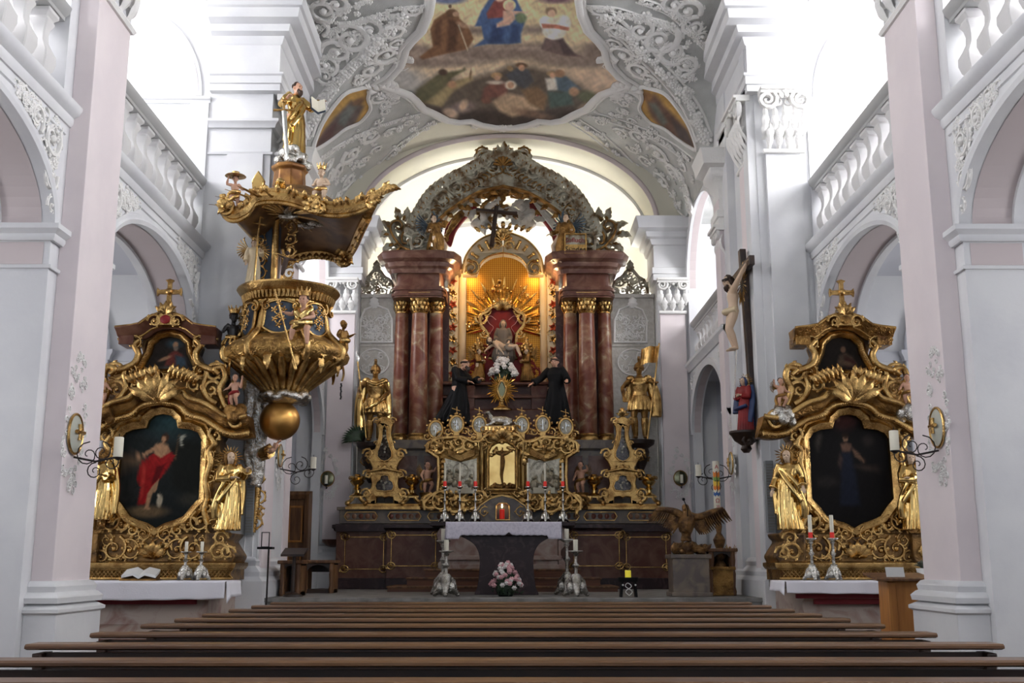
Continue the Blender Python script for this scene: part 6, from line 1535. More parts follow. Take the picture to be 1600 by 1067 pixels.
# small palm behind the left warrior
b = P(565, 690, 20.5); t = thing('potted_palm', 'small dark green fern at the feet of the left gilded warrior', 'plant', b); mb = MB()
for i in range(14): pl = Plane((0, -.02 * i, 0), (1, 0, 0), (0, 0, 1)); leaf(mb, pl, (0, 0), R(60 + i * 9), .34, .04, 0, .2, 4, .5)
mb.build('fronds', M['leafgreen'], t, 60); mb = MB(); mb.lathe([(.05, -.0), (.08, .08), (.09, .1)], n=12); mb.build('pot', M['darkwood'], t)
# warm spots behind the niche arch; unseen point lamps added before it for the pediment
for s in (-1, 1):
    ld = bpy.data.lights.new('niche_spot', 'AREA'); ld.energy = 5; ld.size = .25; ld.color = (1, .62, .25); lo_ = bpy.data.objects.new('niche_spot', ld); COL.objects.link(lo_)
    q = P(785 + s * 52, 420, 21.42); lo_.location = q; lo_.rotation_euler = (Vector((P(785, 520, 22).x + s * .3, 22.0, P(785, 520, 22).z)) - q).to_track_quat('-Z', 'Y').to_euler()
    ld = bpy.data.lights.new('unseen_niche_lamp', 'POINT'); ld.energy = 9; ld.shadow_soft_size = .06; ld.color = (1, .66, .32); lo_ = bpy.data.objects.new('unseen_niche_lamp', ld); COL.objects.link(lo_); lo_.location = P(786 + s * 68, 442, 20.88)
f = FRONT(21.1); mb = MB(); c0 = Q(786, 378, 21.1); shell(mb, f, c0, .2, .2, PI - .2, 7, .03)
for s in (-1, 1): acanthus_scroll(mb, f, (c0[0] + s * .12, c0[1] - .08), .11, 0 if s > 0 else PI, 1.3, s, .2, .03, 5)
for k in range(5): leaf(mb, f, (c0[0], c0[1] + .1), PI / 2 + (k - 2) * .5, .24, .07, .03, .3, 3)
mb.build('pediment_shell', M['gold'], RT, smooth=60)
# ================================================================== THE SIDE ALTARS
def side_altar(cpx, side):
    Y = 14.2; sgn = -1 if side == 'left' else 1; C0 = P(cpx, 740, Y).x
    k = 1 / 2.178
    def L(dx, zy, d=0.): p = P(793, 430 + zy * k, Y); return (C0 + dx * k * 14.35 / F_PX, p.z)
    def LL(h): a = [L(dx, y) for dx, y in h]; return a + [(2 * C0 - x, z) for x, z in reversed(a) if abs(x - C0) > 1e-6]
    f = FRONT(Y); z = lambda y: L(0, y)[1]; u = lambda dx: L(dx, 0)[0]
    zm = P(793, 908, 13.3).z
    t = thing('side_altar', 'gilded %s side altar with %s' % (side, 'a painting of a man in a red cloak' if sgn < 0 else 'a very dark painting of a standing woman'), 'altar', (C0, Y, 0), world=True)
    mb = MB(); hw = 1.0; ya = 13.25
    mb.box(C0 - hw, C0 + hw, ya, 14.9, zm - .1, zm - .01); mb.build('mensa_slab', M['stone'], t, smooth=0, bevel=.012)
    mb = MB(); pr = [(ya + .1, zm - .1), (ya + .1, zm - .2), (ya + .22, zm - .24), (ya + .2, zm - .3), (ya + .16, zm - .36), (ya + .14, zm - .5), (ya + .02, zm - .58), (ya, zm - .62), (ya, 0), (14.9, 0), (14.9, zm - .1)]
    mb.prism(pr, C0 - hw + .08, C0 + hw - .08, axis='x'); o = mb.build('mensa_block', M['marblebase'], t, smooth=30)
    mb = MB(); mb.box(C0 - hw + .3, C0 + hw - .3, ya - .012, ya, .1, zm - .66); mb.build('frontal_panel', M['marblered'], o, smooth=0)
    mb = MB(); mb.box(C0 - hw - .02, C0 + hw + .02, ya + .06, ya + .12, zm - .2, zm - .15); mb.box(C0 - hw + .2, C0 + hw - .2, ya + .12, ya + .16, zm - .27, zm - .2); mb.build('red_trim', M['carpet'], o, smooth=0)
    # predella: lattice band, moulding and carved panel with volute ends
    zp0, zp1, zp2 = zm, z(995), z(878)
    mb = MB(); mb.box(C0 - 1.02, C0 + 1.02, Y - .12, Y + .6, zp0, zp1); pd = mb.build('predella', M['golddark'], t, smooth=0)
    mb = MB(); n = 40
    for i in range(n):
        a = C0 - 1.0 + 2. * i / n
        for s in (-1, 1): mb.tube([(a + (0 if s > 0 else .1), Y - .13, zp0 + .02), (a + (.1 if s > 0 else 0), Y - .13, zp1 - .02)], .009, 5)
    for zz_ in (zp0 + .015, zp1 - .01): mb.tube([(C0 - 1.04, Y - .14, zz_), (C0 + 1.04, Y - .14, zz_)], .025, 8)
    mb.build('lattice', M['gold'], pd)
    mb = MB(); hmould(mb, [(C0 - 1.02, Y + .5), (C0 - 1.02, Y - .12), (C0 + 1.02, Y - .12), (C0 + 1.02, Y + .5)], [(0, 0), (.04, .0), (.07, .04), (.07, .08), (0, .1)], zp1 - .02, 1); mb.build('moulding', M['gold'], pd)
    mb = MB(); mb.box(C0 - .7, C0 + .7, Y - .04, Y + .5, zp1, zp2)
    for s in (-1, 1):
        pr = [(C0 + s * x, zz_) for x, zz_ in ((.68, zp1 + .06), (1.04, zp1 + .06), (1.08, zp1 + .14), (1.0, zp1 + .26), (.95, zp2 - .1), (1.0, zp2 - .05), (1.02, zp2), (.68, zp2))]; mb.prism(pr, Y - .16, Y + .5)
    mb.build('predella_panel', M['ground'], pd, smooth=30, bevel=.02)
    mb = MB(); hz = zp2 - zp1
    for s in (-1, 1):
        for (x, v, r, a0) in ((.14, .5, .1, 0), (.3, .5, .15, 1), (.5, .55, .17, 2), (.66, .3, .1, 0), (.42, .25, .08, 3), (.2, .75, .08, 1), (.6, .8, .09, 2)):
            acanthus_scroll(mb, f, (C0 + s * x, zp1 + hz * v), r, a0 if s > 0 else PI - a0, 1.3, s, .17, .05, 5)
        for (x, v, r) in ((.86, .3, .13), (.88, .7, .1), (.98, .28, .1)): acanthus_scroll(mb, f, (C0 + s * x, zp1 + .06 + hz * v), r, 0 if s > 0 else PI, 1.3, s, .2, .17, 5)
    for q in range(5): leaf(mb, f, (C0, zp1 + .12), PI / 2 + (q - 2) * .5, .24, .06, .05, .3, 3)
    mb.build('predella_carving', M['gold'], pd, smooth=60)
    # carved body round the painting
    OPEN = [(0, 468), (30, 474), (50, 492), (57, 516), (96, 520), (124, 532), (140, 556), (142, 762), (120, 786), (92, 824), (62, 838), (30, 848), (0, 866)]
    BODY = [(0, 400), (55, 410), (95, 440), (150, 460), (205, 490), (212, 520), (190, 560), (205, 620), (190, 660), (200, 720), (185, 780), (200, 850), (230, 878), (0, 900)]
    op = LL(OPEN); bd = LL(BODY); mb = MB(); mb.prism(bd, Y + .02, Y + .4, holes=[op]); fr_ = mb.build('retable_body', M['ground'], t, smooth=30, bevel=.02)
    mb = MB(); mb.sweep([(x, Y + .02, zz_) for x, zz_ in op], [(-.02, -.05), (-.02, .03), (.02, .07), (.06, .09), (.1, .05), (.13, .07), (.15, 0)], (0, -1, 0), closed=True); mb.build('picture_frame', M['gold'], fr_)
    mb = MB()
    for s in (-1, 1):
        orn_tube(mb, f, [(C0 + s * (x - C0), v) for x, v in [L(*q) for q in spline2([(168, 548), (182, 575), (165, 600), (172, 640), (160, 700), (170, 760), (160, 800), (175, 850)], 4)]], .06, .06, .03, 8)
        for (dx, y, r, a0) in ((185, 545, .13, 0), (168, 610, .1, 2), (175, 690, .09, 1), (170, 790, .12, 0), (150, 838, .14, 2), (110, 850, .12, 0), (196, 860, .12, 1), (75, 868, .1, 0), (36, 880, .1, 2)):
            c = L(dx, y); acanthus_scroll(mb, f, (C0 + s * (c[0] - C0), c[1]), r, a0 if s > 0 else PI - a0, 1.3, s, .2, .05, 6)
        for i in range(6):
            a = L(172, 605 + i * 16); b = L(205, 620 + i * 16); a2 = L(205, 605 + i * 16); b2 = L(172, 620 + i * 16)
            for p_, q_ in ((a, b), (b2, a2)): mb.tube([f(C0 + s * (p_[0] - C0), p_[1], .01), f(C0 + s * (q_[0] - C0), q_[1], .01)], .012, 5)
    mb.build('side_carving', M['gold'], fr_, smooth=60)
    def picture(name, ol, base, shapes, par, dd):
        c = (sum(p[0] for p in ol) / len(ol), sum(p[1] for p in ol) / len(ol)); K = 26; ring = []
        for i in range(len(ol)):
            a, b = ol[i], ol[(i + 1) % len(ol)]
            for j in range(6): ring.append((a[0] + (b[0] - a[0]) * j / 6, a[1] + (b[1] - a[1]) * j / 6))
        m_ = len(ring); vs = [(c[0], c[1])]; fs = []
        for q in range(1, K + 1): vs += [(c[0] + (x - c[0]) * q / K * 1.03, c[1] + (v - c[1]) * q / K * 1.02) for x, v in ring]
        for i in range(m_): fs.append((0, 1 + i, 1 + (i + 1) % m_))
        for q in range(K - 1):
            for i in range(m_): fs.append((1 + q * m_ + i, 1 + (q + 1) * m_ + i, 1 + (q + 1) * m_ + (i + 1) % m_, 1 + q * m_ + (i + 1) % m_))
        me = bpy.data.meshes.new(name); me.from_pydata([(x, Y + dd, v) for x, v in vs], [], fs)
        sc = k * 14.35 / F_PX; dz = (z(500) - z(600)) / 100; z5 = z(500)
        px = np.array([(x - C0) / sc + 328 for x, v in vs]); py = np.array([500 + (z5 - v) / dz for x, v in vs])
        set_colors(me, shade(px, py, base, shapes)); me.materials.append(M['paint']); finish(me, 180); link(name, me, par)
    if sgn < 0:
        base = lambda x, y: np.array([32, 36, 35.]) + np.clip(1 - np.hypot((x - 345) / 130, (y - 490) / 90), 0, 1)[:, None] * np.array([22, 46, 50.])
        SHP = [('e', 215, 640, 60, 26, -.1, (104, 82, 62), 40), ('p', [(180, 665), (240, 650), (300, 680), (270, 760), (185, 770)], (42, 44, 42), 20), ('p', [(350, 600), (400, 560), (465, 580), (465, 760), (370, 720)], (24, 26, 22), 24), ('e', 290, 800, 66, 20, 0, (112, 92, 66), 14), ('e', 430, 760, 40, 20, 0, (52, 52, 44), 20),
               ('p', [(300, 575), (322, 566), (345, 576), (350, 600), (336, 640), (310, 640), (298, 610)], (172, 132, 98), 6), ('p', [(302, 578), (310, 590), (262, 618), (234, 622), (234, 614), (262, 604)], (168, 128, 96), 4), ('e', 333, 552, 13, 16, .2, (70, 46, 32), 4), ('e', 329, 556, 8, 10, 0, (178, 134, 100), 4),
               ('p', [(345, 580), (356, 600), (348, 628), (338, 620)], (150, 112, 84), 5), ('p', [(298, 605), (322, 620), (356, 600), (372, 612), (352, 650), (326, 690), (300, 720), (284, 776), (254, 778), (262, 720), (246, 690), (256, 640), (280, 618)], (150, 28, 28), 5), ('p', [(310, 650), (340, 640), (320, 690), (296, 715)], (96, 16, 18), 6), ('p', [(262, 650), (276, 640), (272, 740), (262, 770)], (182, 52, 44), 6),
               ('p', [(300, 715), (322, 690), (316, 730), (302, 740), (292, 788), (280, 788), (286, 740)], (176, 136, 100), 4), ('e', 286, 790, 12, 4, 0, (170, 130, 96), 3), ('e', 328, 764, 10, 20, .1, (186, 172, 146), 5), ('e', 324, 746, 6, 6, 0, (190, 176, 150), 3), ('p', [(384, 545), (396, 540), (406, 546), (396, 552), (390, 566), (398, 584), (388, 580), (384, 562)], (170, 168, 150), 4), ('p', [(370, 620), (378, 540), (381, 540), (374, 622)], (96, 74, 50), 3)]
        UP = ((46, 40, 36), [('e', 340, 222, 26, 14, 0, (52, 70, 78), 14), ('p', [(310, 300), (322, 258), (345, 244), (368, 258), (388, 300)], (104, 52, 44), 8), ('p', [(345, 262), (380, 270), (388, 306), (350, 306)], (60, 74, 84), 10), ('e', 344, 226, 9, 12, 0, (160, 122, 92), 4), ('e', 346, 238, 8, 9, 0, (124, 110, 96), 4), ('e', 310, 274, 22, 6, -.4, (160, 120, 90), 5), ('e', 340, 308, 60, 8, 0, (74, 70, 66), 8)])
    else:
        base = lambda x, y: np.array([22, 20, 20.]) + np.clip(1 - np.hypot((x - 320) / 60, (y - 500) / 40), 0, 1)[:, None] * np.array([44, 16, 14.])
        SHP = [('e', 318, 492, 40, 20, 0, (62, 34, 30), 18), ('e', 300, 484, 8, 10, 0, (92, 66, 52), 6), ('e', 322, 552, 9, 12, 0, (150, 116, 90), 4), ('e', 322, 542, 13, 10, 0, (40, 28, 22), 5), ('p', [(304, 572), (322, 566), (342, 572), (336, 600), (308, 600)], (104, 78, 64), 8), ('p', [(306, 600), (338, 600), (352, 680), (360, 780), (290, 780), (298, 680)], (30, 34, 46), 14), ('p', [(338, 580), (362, 600), (384, 628), (378, 634), (352, 616)], (110, 84, 66), 6), ('p', [(300, 600), (290, 640), (300, 660), (310, 620)], (60, 48, 44), 8), ('e', 230, 560, 10, 30, .2, (62, 56, 50), 14), ('e', 400, 560, 20, 20, 0, (44, 38, 36), 16), ('e', 395, 655, 40, 10, .2, (58, 48, 42), 12), ('e', 250, 700, 40, 20, 0, (40, 36, 34), 16)]
        UP = ((34, 28, 24), [('p', [(312, 300), (322, 262), (345, 250), (370, 266), (386, 300)], (72, 58, 46), 10), ('e', 338, 240, 9, 11, 0, (112, 84, 64), 5), ('p', [(340, 262), (376, 280), (384, 304), (344, 304)], (66, 40, 34), 10), ('e', 350, 290, 26, 8, .3, (96, 74, 58), 8)])
    picture('painting', op, base, SHP, fr_, .08)
    # the sweeping main cornice
    path = [(-300, 500), (-262, 506), (-225, 500), (-190, 478), (-150, 455), (-100, 440), (-80, 420), (-50, 404), (0, 396)]; path = spline2(path, 4); path += [(-x, y) for x, y in reversed(path)][1:]
    pp = [L(x, y) for x, y in path]
    mb = MB(); mb.sweep([(x, Y + .05, v) for x, v in pp], [(-.2, -.1), (-.2, .06), (-.16, .1), (-.12, .1), (-.1, .16), (-.05, .22), (.0, .24), (.03, .3), (.06, .3), (.07, -.1)], (0, -1, 0)); co = mb.build('cornice', M['golddark'], t)
    mb = MB(); mb.tube([(x, Y - .26, v + .05) for x, v in pp], .035, 8); mb.tube([(x, Y - .08, v - .17) for x, v in pp], .028, 8)
    for i in range(1, len(pp) - 1):
        x, v = pp[i]; a = math.atan2(pp[i + 1][1] - pp[i - 1][1], pp[i + 1][0] - pp[i - 1][0])
        for q in (0, .5): leaf(mb, f, (x + (pp[i + 1][0] - x) * q, v + (pp[i + 1][1] - v) * q - .1), a - PI / 2, .1, .032, .15, .3, 2)
    for s in (-1, 1): orn_tube(mb, FRONT(Y - .1), spiral2((C0 + s * (u(255) - C0), z(500)), .13, .03, PI / 2, PI / 2 - s * 7), .04, .025, .1)
    for q in range(7): leaf(mb, f, (C0, z(440)), PI / 2 + (q - 3) * .38, .42, .08, .28, .25, 3)
    mb.build('cornice_carving', M['gold'], co, smooth=60)
    # upper storey with its small picture, volutes, pediment, cross
    UB = [(0, 176), (60, 190), (92, 205), (100, 236), (92, 262), (112, 300), (158, 318), (196, 340), (204, 380), (222, 430), (236, 470), (0, 420)]
    UO = [(0, 203), (34, 210), (58, 232), (64, 262), (82, 298), (98, 324), (60, 326), (30, 320), (0, 318)]
    ub, uo = LL(UB), LL(UO); mb = MB(); mb.prism(ub, Y + .1, Y + .4, holes=[uo]); ug = mb.build('upper_storey', M['ground'], t, smooth=30, bevel=.02)
    mb = MB(); mb.sweep([(x, Y + .1, v) for x, v in uo], [(-.01, -.05), (-.01, .04), (.04, .08), (.08, .05), (.1, 0)], (0, -1, 0), closed=True)
    for s in (-1, 1):
        P2 = lambda pts: [(C0 + s * (x - C0), v) for x, v in [L(*q) for q in spline2(pts, 5)]]
        orn_tube(mb, f, P2([(96, 222), (112, 240), (98, 268), (108, 300), (140, 318), (172, 326)]), .05, .07, 0, 8); orn_tube(mb, f, P2([(186, 340), (168, 322), (196, 318), (206, 350), (190, 390), (206, 440), (226, 470)]), .05, .06, .04, 8)
        orn_tube(mb, f, P2([(140, 340), (130, 380), (150, 420), (180, 440)]), .04, .05, .02, 8)
        for (dx, y, r, a0) in ((168, 334, .15, 0), (120, 330, .1, 2), (110, 232, .1, 1), (160, 390, .13, 0), (215, 440, .1, 1), (60, 345, .1, 0), (25, 350, .09, 2), (100, 375, .12, 0)):
            c = L(dx, y); acanthus_scroll(mb, f, (C0 + s * (c[0] - C0), c[1]), r, a0 if s > 0 else PI - a0, 1.3, s, .2, .02, 6)
        for i in range(7): c = L(95 - i * 13, 372 - i * 3.5); leaf(mb, f, (C0 + s * (c[0] - C0), c[1]), PI / 2 - s * (.9 - i * .1), .2, .045, .06, .3, 3)
    mb.build('upper_carving', M['gold'], ug, smooth=60)
    picture('upper_painting', uo, UP[0], UP[1], ug, .14)
    path = [(-172, 196), (-120, 190), (-92, 184), (-62, 162), (-30, 150), (0, 148)]; path += [(-x, y) for x, y in reversed(path)][1:]; pp = [L(x, y) for x, y in path]
    mb = MB(); mb.sweep([(x, Y + .1, v) for x, v in pp], [(-.13, -.1), (-.13, .05), (-.08, .1), (-.06, .16), (-.01, .2), (.03, .26), (.05, .26), (.05, -.1)], (0, -1, 0))
    for s in (-1, 1): c = L(140, 226); xx = C0 + s * (c[0] - C0); mb.box(xx - .1, xx + .1, Y - .05, Y + .3, z(238), z(206))
    uc = mb.build('upper_cornice', M['marblebrown'] if sgn < 0 else M['golddark'], t, bevel=.01); mb = MB(); mb.tube([(x, Y - .14, v + .045) for x, v in pp], .02, 8); mb.tube([(x, Y - .0, v - .09) for x, v in pp], .02, 8); mb.build('cornice_gilding', M['gold'], uc)
    mb = MB(); cz = z(180); pr = [(C0 + s_ * x, v) for s_, x, v in ((-1, .14, z(178)), (-1, .12, z(150)), (-1, .07, z(140)), (-1, .05, z(112)), (1, .05, z(112)), (1, .07, z(140)), (1, .12, z(150)), (1, .14, z(178)))]; mb.prism(pr, Y - .16, Y + .1)
    for s in (-1, 1): acanthus_scroll(mb, FRONT(Y - .14), (C0 + s * .14, z(165)), .1, 0 if s > 0 else PI, 1.3, s, .2, .02, 5)
    for q in range(5): leaf(mb, FRONT(Y - .14), (C0, z(140)), PI / 2 + (q - 2) * .5, .17, .05, .02, .3, 2)
    tp = mb.build('crown_ornament', M['gold'], t, smooth=60)
    mb = MB(); mb.ball((C0, Y - .17, z(160)), (.07, .03, .06), 10, 8); mb.build('red_jewel', M['redcloth'] if sgn < 0 else M['golddark'], tp)
    mb = MB(); zc = z(62); w_ = .035
    mb.prism([(C0 + x, zc + v) for x, v in ((-w_, -.28), (w_, -.28), (w_ * .8, -w_), (.13, -w_ * .8), (.16, -w_ * 1.7), (.17, 0), (.16, w_ * 1.7), (.13, w_ * .8), (w_ * .8, w_), (w_ * .8, .13), (w_ * 1.7, .16), (0, .18), (-w_ * 1.7, .16), (-w_ * .8, .13), (-w_ * .8, w_), (-.13, w_ * .8), (-.16, w_ * 1.7), (-.17, 0), (-.16, -w_ * 1.7), (-.13, -w_ * .8), (-w_ * .8, -w_))], Y - .08, Y - .03)
    mb.ball((C0, Y - .09, zc), .05, 8, 6); mb.lathe([(.08, 0), (.05, .04), (.03, .1)], (C0, Y - .05, z(112)), 10); mb.build('cross', M['gold'], t, bevel=.008)
    return C0, Y, zm, z, u
LA = side_altar(249, 'left'); RA = side_altar(1330, 'right')
G = 'goldsmooth'
b, H = fig_at(153, 702, 828, 13.98); figure('saint_statue', 'gilded statue in a headdress, half hidden by the near left pier', 'statue', b, H, rz=-.3, robe=G, hair='golddark', beard=True, skin='golddark', rk=dict(rings=[(.12, .15, .13), (.28, .145, .13), (.48, .13, .11), (.58, .112, .095), (.63, .1, .086), (.7, .122, .1), (.77, .128, .09), (.81, .1, .07), (.845, .05, .045)]), drape=MANTLE, pose=dict(wrl=(.14, -.14, .66), wrr=(-.12, -.14, .62), ell=(.17, -.02, .64)))
b, H = fig_at(355, 706, 829, 13.98); figure('saint_statue', 'gilded robed statue with a sunburst halo and raised arm, right of the red cloak painting', 'statue', b, H, rz=.35, robe=G, hair='golddark', hairlong=True, skin='skinpale', halo='gold', drape=MANTLE, pose=dict(wrl=(.2, -.16, .76), ell=(.19, -.02, .68), wrr=(.02, -.16, .66), elr=(-.15, -.06, .64)))
b, H = fig_at(1236, 704, 828, 13.98); figure('saint_statue', 'gilded statue with a sunburst halo, left of the very dark painting', 'statue', b, H, rz=-.3, robe=G, hair='golddark', hairlong=True, skin='skinpale', halo='gold', drape=mirror_drape(MANTLE), pose=dict(wrl=(.18, -.12, .52), wrr=(-.2, -.06, .5), head=(-.01, -.02, .93)), rk=dict(sway=-.03))
b, H = fig_at(1431, 707, 828, 13.98); figure('saint_statue', 'gilded statue with folded arms beside the right pier, on the right side altar', 'statue', b, H, rz=-.2, robe=G, hair='golddark', hairlong=True, skin='skinpale', drape=MANTLE, pose=dict(wrl=(-.05, -.14, .66), wrr=(.05, -.15, .64), ell=(.15, -.06, .64), elr=(-.15, -.06, .64)))
for (x, y0, y1, s, lb) in ((157, 588, 632, 1, 'naked cherub on the left altar cornice, next to the near left pier'), (366, 588, 634, -1, 'cherub with red cloth on the left altar cornice, under the pulpit'), (1221, 594, 636, 1, 'cherub raising an arm on the inner end of the right altar cornice'), (1420, 588, 632, -1, 'cherub on the outer end of the right altar cornice, beside the pier')):
    b, H = fig_at(x, y0, y1, 14.0); figure('putto', lb, 'cherub', b, H * 1.1, rz=s * .3, child=True, skin='skin', wings='golddark', pose=dict(wrl=(.3, -.12, .82) if s < 0 else (.26, -.1, .5), wrr=(-.3, -.1, .84) if s > 0 else (-.24, -.14, .5), elr=(-.24, -.02, .72) if s > 0 else (-.2, -.02, .56), knl=(.12, -.16, .24)), drape=[([(.14, -.02, .42), (0, -.13, .4), (-.14, -.02, .36)], .07), ([(-.14, 0, .38), (-.18, .02, .22), (-.15, 0, .06)], .06)], drape_mat='redcloth' if x == 366 else 'golddark')
    c0 = P(x, y1, 14.0); t = thing('cloud_bracket', 'silvery cloud bracket carrying the %s' % lb.split(' on ')[0] + (' of the %s altar' % ('left' if x < 700 else 'right')) + (' near the pier' if x in (157, 1420) else ' near the chancel'), 'bracket', (c0.x, 14.02, c0.z - .24)); mb = MB()
    for i in range(9): mb.ball((.13 * math.cos(i * 2.4) * (1 - i * .05), .08 * math.sin(i * 2.4), .05 + i * .018), .07 + .01 * (i % 3), 8, 6)
    blob(mb, 'cloud', M['silver'] if x > 700 else M['golddark'], t, .015, 2)
# ---- what stands on the side altars
def linen_cloth(C0, zt, ya, x0, x1, drop, label, corner, fringe=.04):
    mb = MB(); n = 60; vs = []; fs = []; rnd = random.Random(2); cols = 12
    for i in range(n + 1):
        x = x0 + (x1 - x0) * i / n; w_ = .006 * math.sin(i * .9) + .008 * math.sin(i * .37 + 1)
        row = [(x, ya + .7, zt + .004), (x, ya + .02, zt + .004), (x, ya - .012, zt - .002)]
        d = drop + .003 * math.sin(i * .5) + .012 * math.sin(i * .06)
        for k in range(1, cols - 2): v = k / (cols - 3); row.append((x, ya - .015 - v * (.012 + w_), zt - d * v))
        vs += row
    for i in range(n):
        for k in range(cols - 1): fs.append((i * cols + k, i * cols + k + 1, (i + 1) * cols + k + 1, (i + 1) * cols + k))
    mb.add(vs, fs); xe = x1 if corner > 0 else x0; s = corner; vs = []; fs = []
    for i in range(9):
        y = ya + .7 * i / 8; d = drop * (.9 if i else 1.25)
        for k in range(6): v = k / 5; vs.append((xe + s * (.012 + v * (.02 + .02 * math.sin(i * 2.))), y - (.03 * v if i == 0 else 0), zt - d * v))
    for i in range(8):
        for k in range(5): fs.append((i * 6 + k, i * 6 + k + 1, (i + 1) * 6 + k + 1, (i + 1) * 6 + k))
    mb.add(vs, fs); o = mb.build('altar_cloth', M['linen'], smooth=180); m = o.modifiers.new('thick', 'SOLIDIFY'); m.thickness = .006; recenter(o); return tag(o, label, 'cloth')
zm = LA[2]
linen_cloth(LA[0], zm, 13.23, LA[0] - 1.0, P(352, 912, 13.23).x, SZ(910, 938, 13.2), 'white altar cloth on the left side altar, falling in a point at its right end', 1)
linen_cloth(RA[0], zm, 13.23, P(1228, 912, 13.23).x, RA[0] + 1.0, SZ(906, 924, 13.2), 'white altar cloth on the right side altar, longer at its left corner', -1)
def candlestick(name, label, loc, h, m='silver', group=None, foot=.09, slim=1.):
    t = thing(name, label, 'candlestick', loc, group=group); mb = MB(); r = foot
    for i in range(3):
        a = PI / 2 + 2 * PI * i / 3 + PI; c, s = math.cos(a), math.sin(a)
        mb.tube([(0, 0, r * 1.5), (c * r * .5, s * r * .5, r * 1.1), (c * r * .75, s * r * .75, r * .5), (c * r * 1.05, s * r * 1.05, r * .22)], [r * .45, r * .4, r * .3, r * .2], 8); mb.ball((c * r * 1.08, s * r * 1.08, r * .17), r * .2, 7, 5)
        mb.ball((math.cos(a + 1.05) * r * .5, math.sin(a + 1.05) * r * .5, r * .7), (r * .4, r * .4, r * .5), 8, 6)
    mb.build('foot', M[m], t, 60)
    mb = MB(); q = r * .32 * slim; z0 = r * 1.3; k = h - z0
    mb.lathe([(q * 1.6, z0), (q * .8, z0 + k * .06), (q * 1.5, z0 + k * .14), (q * .6, z0 + k * .2), (q * .55, z0 + k * .42), (q * 1.2, z0 + k * .5), (q * .55, z0 + k * .58), (q * .5, z0 + k * .8), (q * 1.0, z0 + k * .86), (q * .6, z0 + k * .9), (q * 2.4, z0 + k * .97), (q * 2.3, z0 + k), (q * .7, z0 + k)], n=14); mb.build('stem', M[m], t)
    return t
for (x, wd) in ((288.5, 'left'), (313, 'right')):
    b = P(x, 906, 13.6); b.z = zm + .006; h = SZ(863, 908, 13.6); candlestick('silver_candlestick', 'ornate silver candlestick on the left side altar, %s one of the pair' % wd, b, h, foot=.1)
    candle('', 'short white candle stub in the %s candlestick on the left side altar' % wd, b + Vector((0, 0, h)), .02, SZ(835, 863, 13.6) * .55)
for (x, wd) in ((1270, 'left'), (1304, 'right')):
    b = P(x, 904, 13.6); b.z = zm + .006; h = SZ(840, 906, 13.6); candlestick('silver_candlestick', 'ornate silver candlestick on the right side altar, %s one of the pair' % wd, b, h, foot=.1)
    t = candle('', 'white candle with a red foot in the %s candlestick on the right side altar' % wd, b + Vector((0, 0, h)), .024, SZ(804, 840, 13.6)); mb = MB(); mb.lathe([(.027, 0), (.027, .07)], n=12); mb.build('red_foot', M['redwax'], t)
# open book on its cushion rest, left altar
b = P(222, 905, 13.55); t = thing('open_book', 'open book with white pages on the left side altar cloth', 'book', (b.x, 13.5, zm + .006), rz=.1); mb = MB()
for s in (-1, 1):
    vs = [(0, -.13, .05), (s * .07, -.13, .09), (s * .2, -.13, .06), (0, .13, .12), (s * .07, .13, .16), (s * .2, .13, .13)]; vs += [(x, y, v - .03) for x, y, v in vs]
    mb.add(vs, [(0, 1, 4, 3), (1, 2, 5, 4), (6, 9, 10, 7), (7, 10, 11, 8), (2, 8, 11, 5), (0, 6, 7, 1), (1, 7, 8, 2), (3, 4, 10, 9), (4, 5, 11, 10)])
mb.build('pages', M['white'], t, 50); mb = MB(); mb.box(-.22, .22, -.14, .14, 0, .02); mb.prism([(-.13, 0), (.13, 0), (.13, .09), (-.13, .02)], -.2, .2, axis='x'); mb.build('book_rest', M['golddark'], t, smooth=0)
# potted plant and pine reading desk, right
b = P(1445, 904, 13.5); t = thing('potted_plant', 'grey-green bushy plant in a white pot on the right side altar', 'plant', (b.x, 13.5, zm + .006)); mb = MB(); r = SX(12, 13.5); h = SZ(886, 905, 13.5)
mb.lathe([(r * .7, 0), (r * .98, h * .95), (r * 1.02, h), (r * .9, h), (r * .85, h * .85)], n=22); mb.build('pot', M['white'], t); mb = MB(); rnd = random.Random(1)
for i in range(60): a = rnd.uniform(0, 6.28); q = rnd.uniform(.2, 1); mb.tube([(0, 0, h * .8), (r * q * .6 * math.cos(a), r * q * .6 * math.sin(a), h * 1.2), (r * q * 1.3 * math.cos(a), r * q * 1.3 * math.sin(a), h * (1.25 + .6 * (1 - q)))], [.006, .008, .003], 4)
mb.build('leaves', M['greyplant'], t)
Yd = 12.1; xa, xb = P(1388, 940, Yd).x, P(1450, 940, Yd).x; zt = P(1400, 908, Yd).z; t = thing('reading_desk', 'plain pine reading desk in front of the right side altar', 'lectern', ((xa + xb) / 2, Yd, 0)); w_ = (xb - xa) / 2
mb = MB(); mb.box(-w_, w_, 0, .3, 0, zt); mb.build('body', M['pine'], t, smooth=0, bevel=.01); mb = MB(); mb.box(-w_, -w_ + .09, -.02, 0, 0, zt - .01); mb.build('front_board', M['pine'], t, smooth=0, bevel=.006)
mb = MB(); mb.prism([(-.12, zt), (.38, zt + .06), (.38, zt + .09), (-.12, zt + .03)], -w_ - .14, w_ + .06, axis='x'); mb.build('slanted_top', M['brownwood'], t, smooth=0, bevel=.006)
b = P(1384, 904, 12.2); t = thing('paper_sheet', 'white sheet propped on the pine reading desk', 'paper', (b.x + .06, 12.05, zt + .045)); mb = MB(); mb.prism([(0, 0), (.03, .105), (.036, .105), (.006, 0)], -.1, .1, axis='x'); mb.build('sheet', M['white'], t, smooth=0)
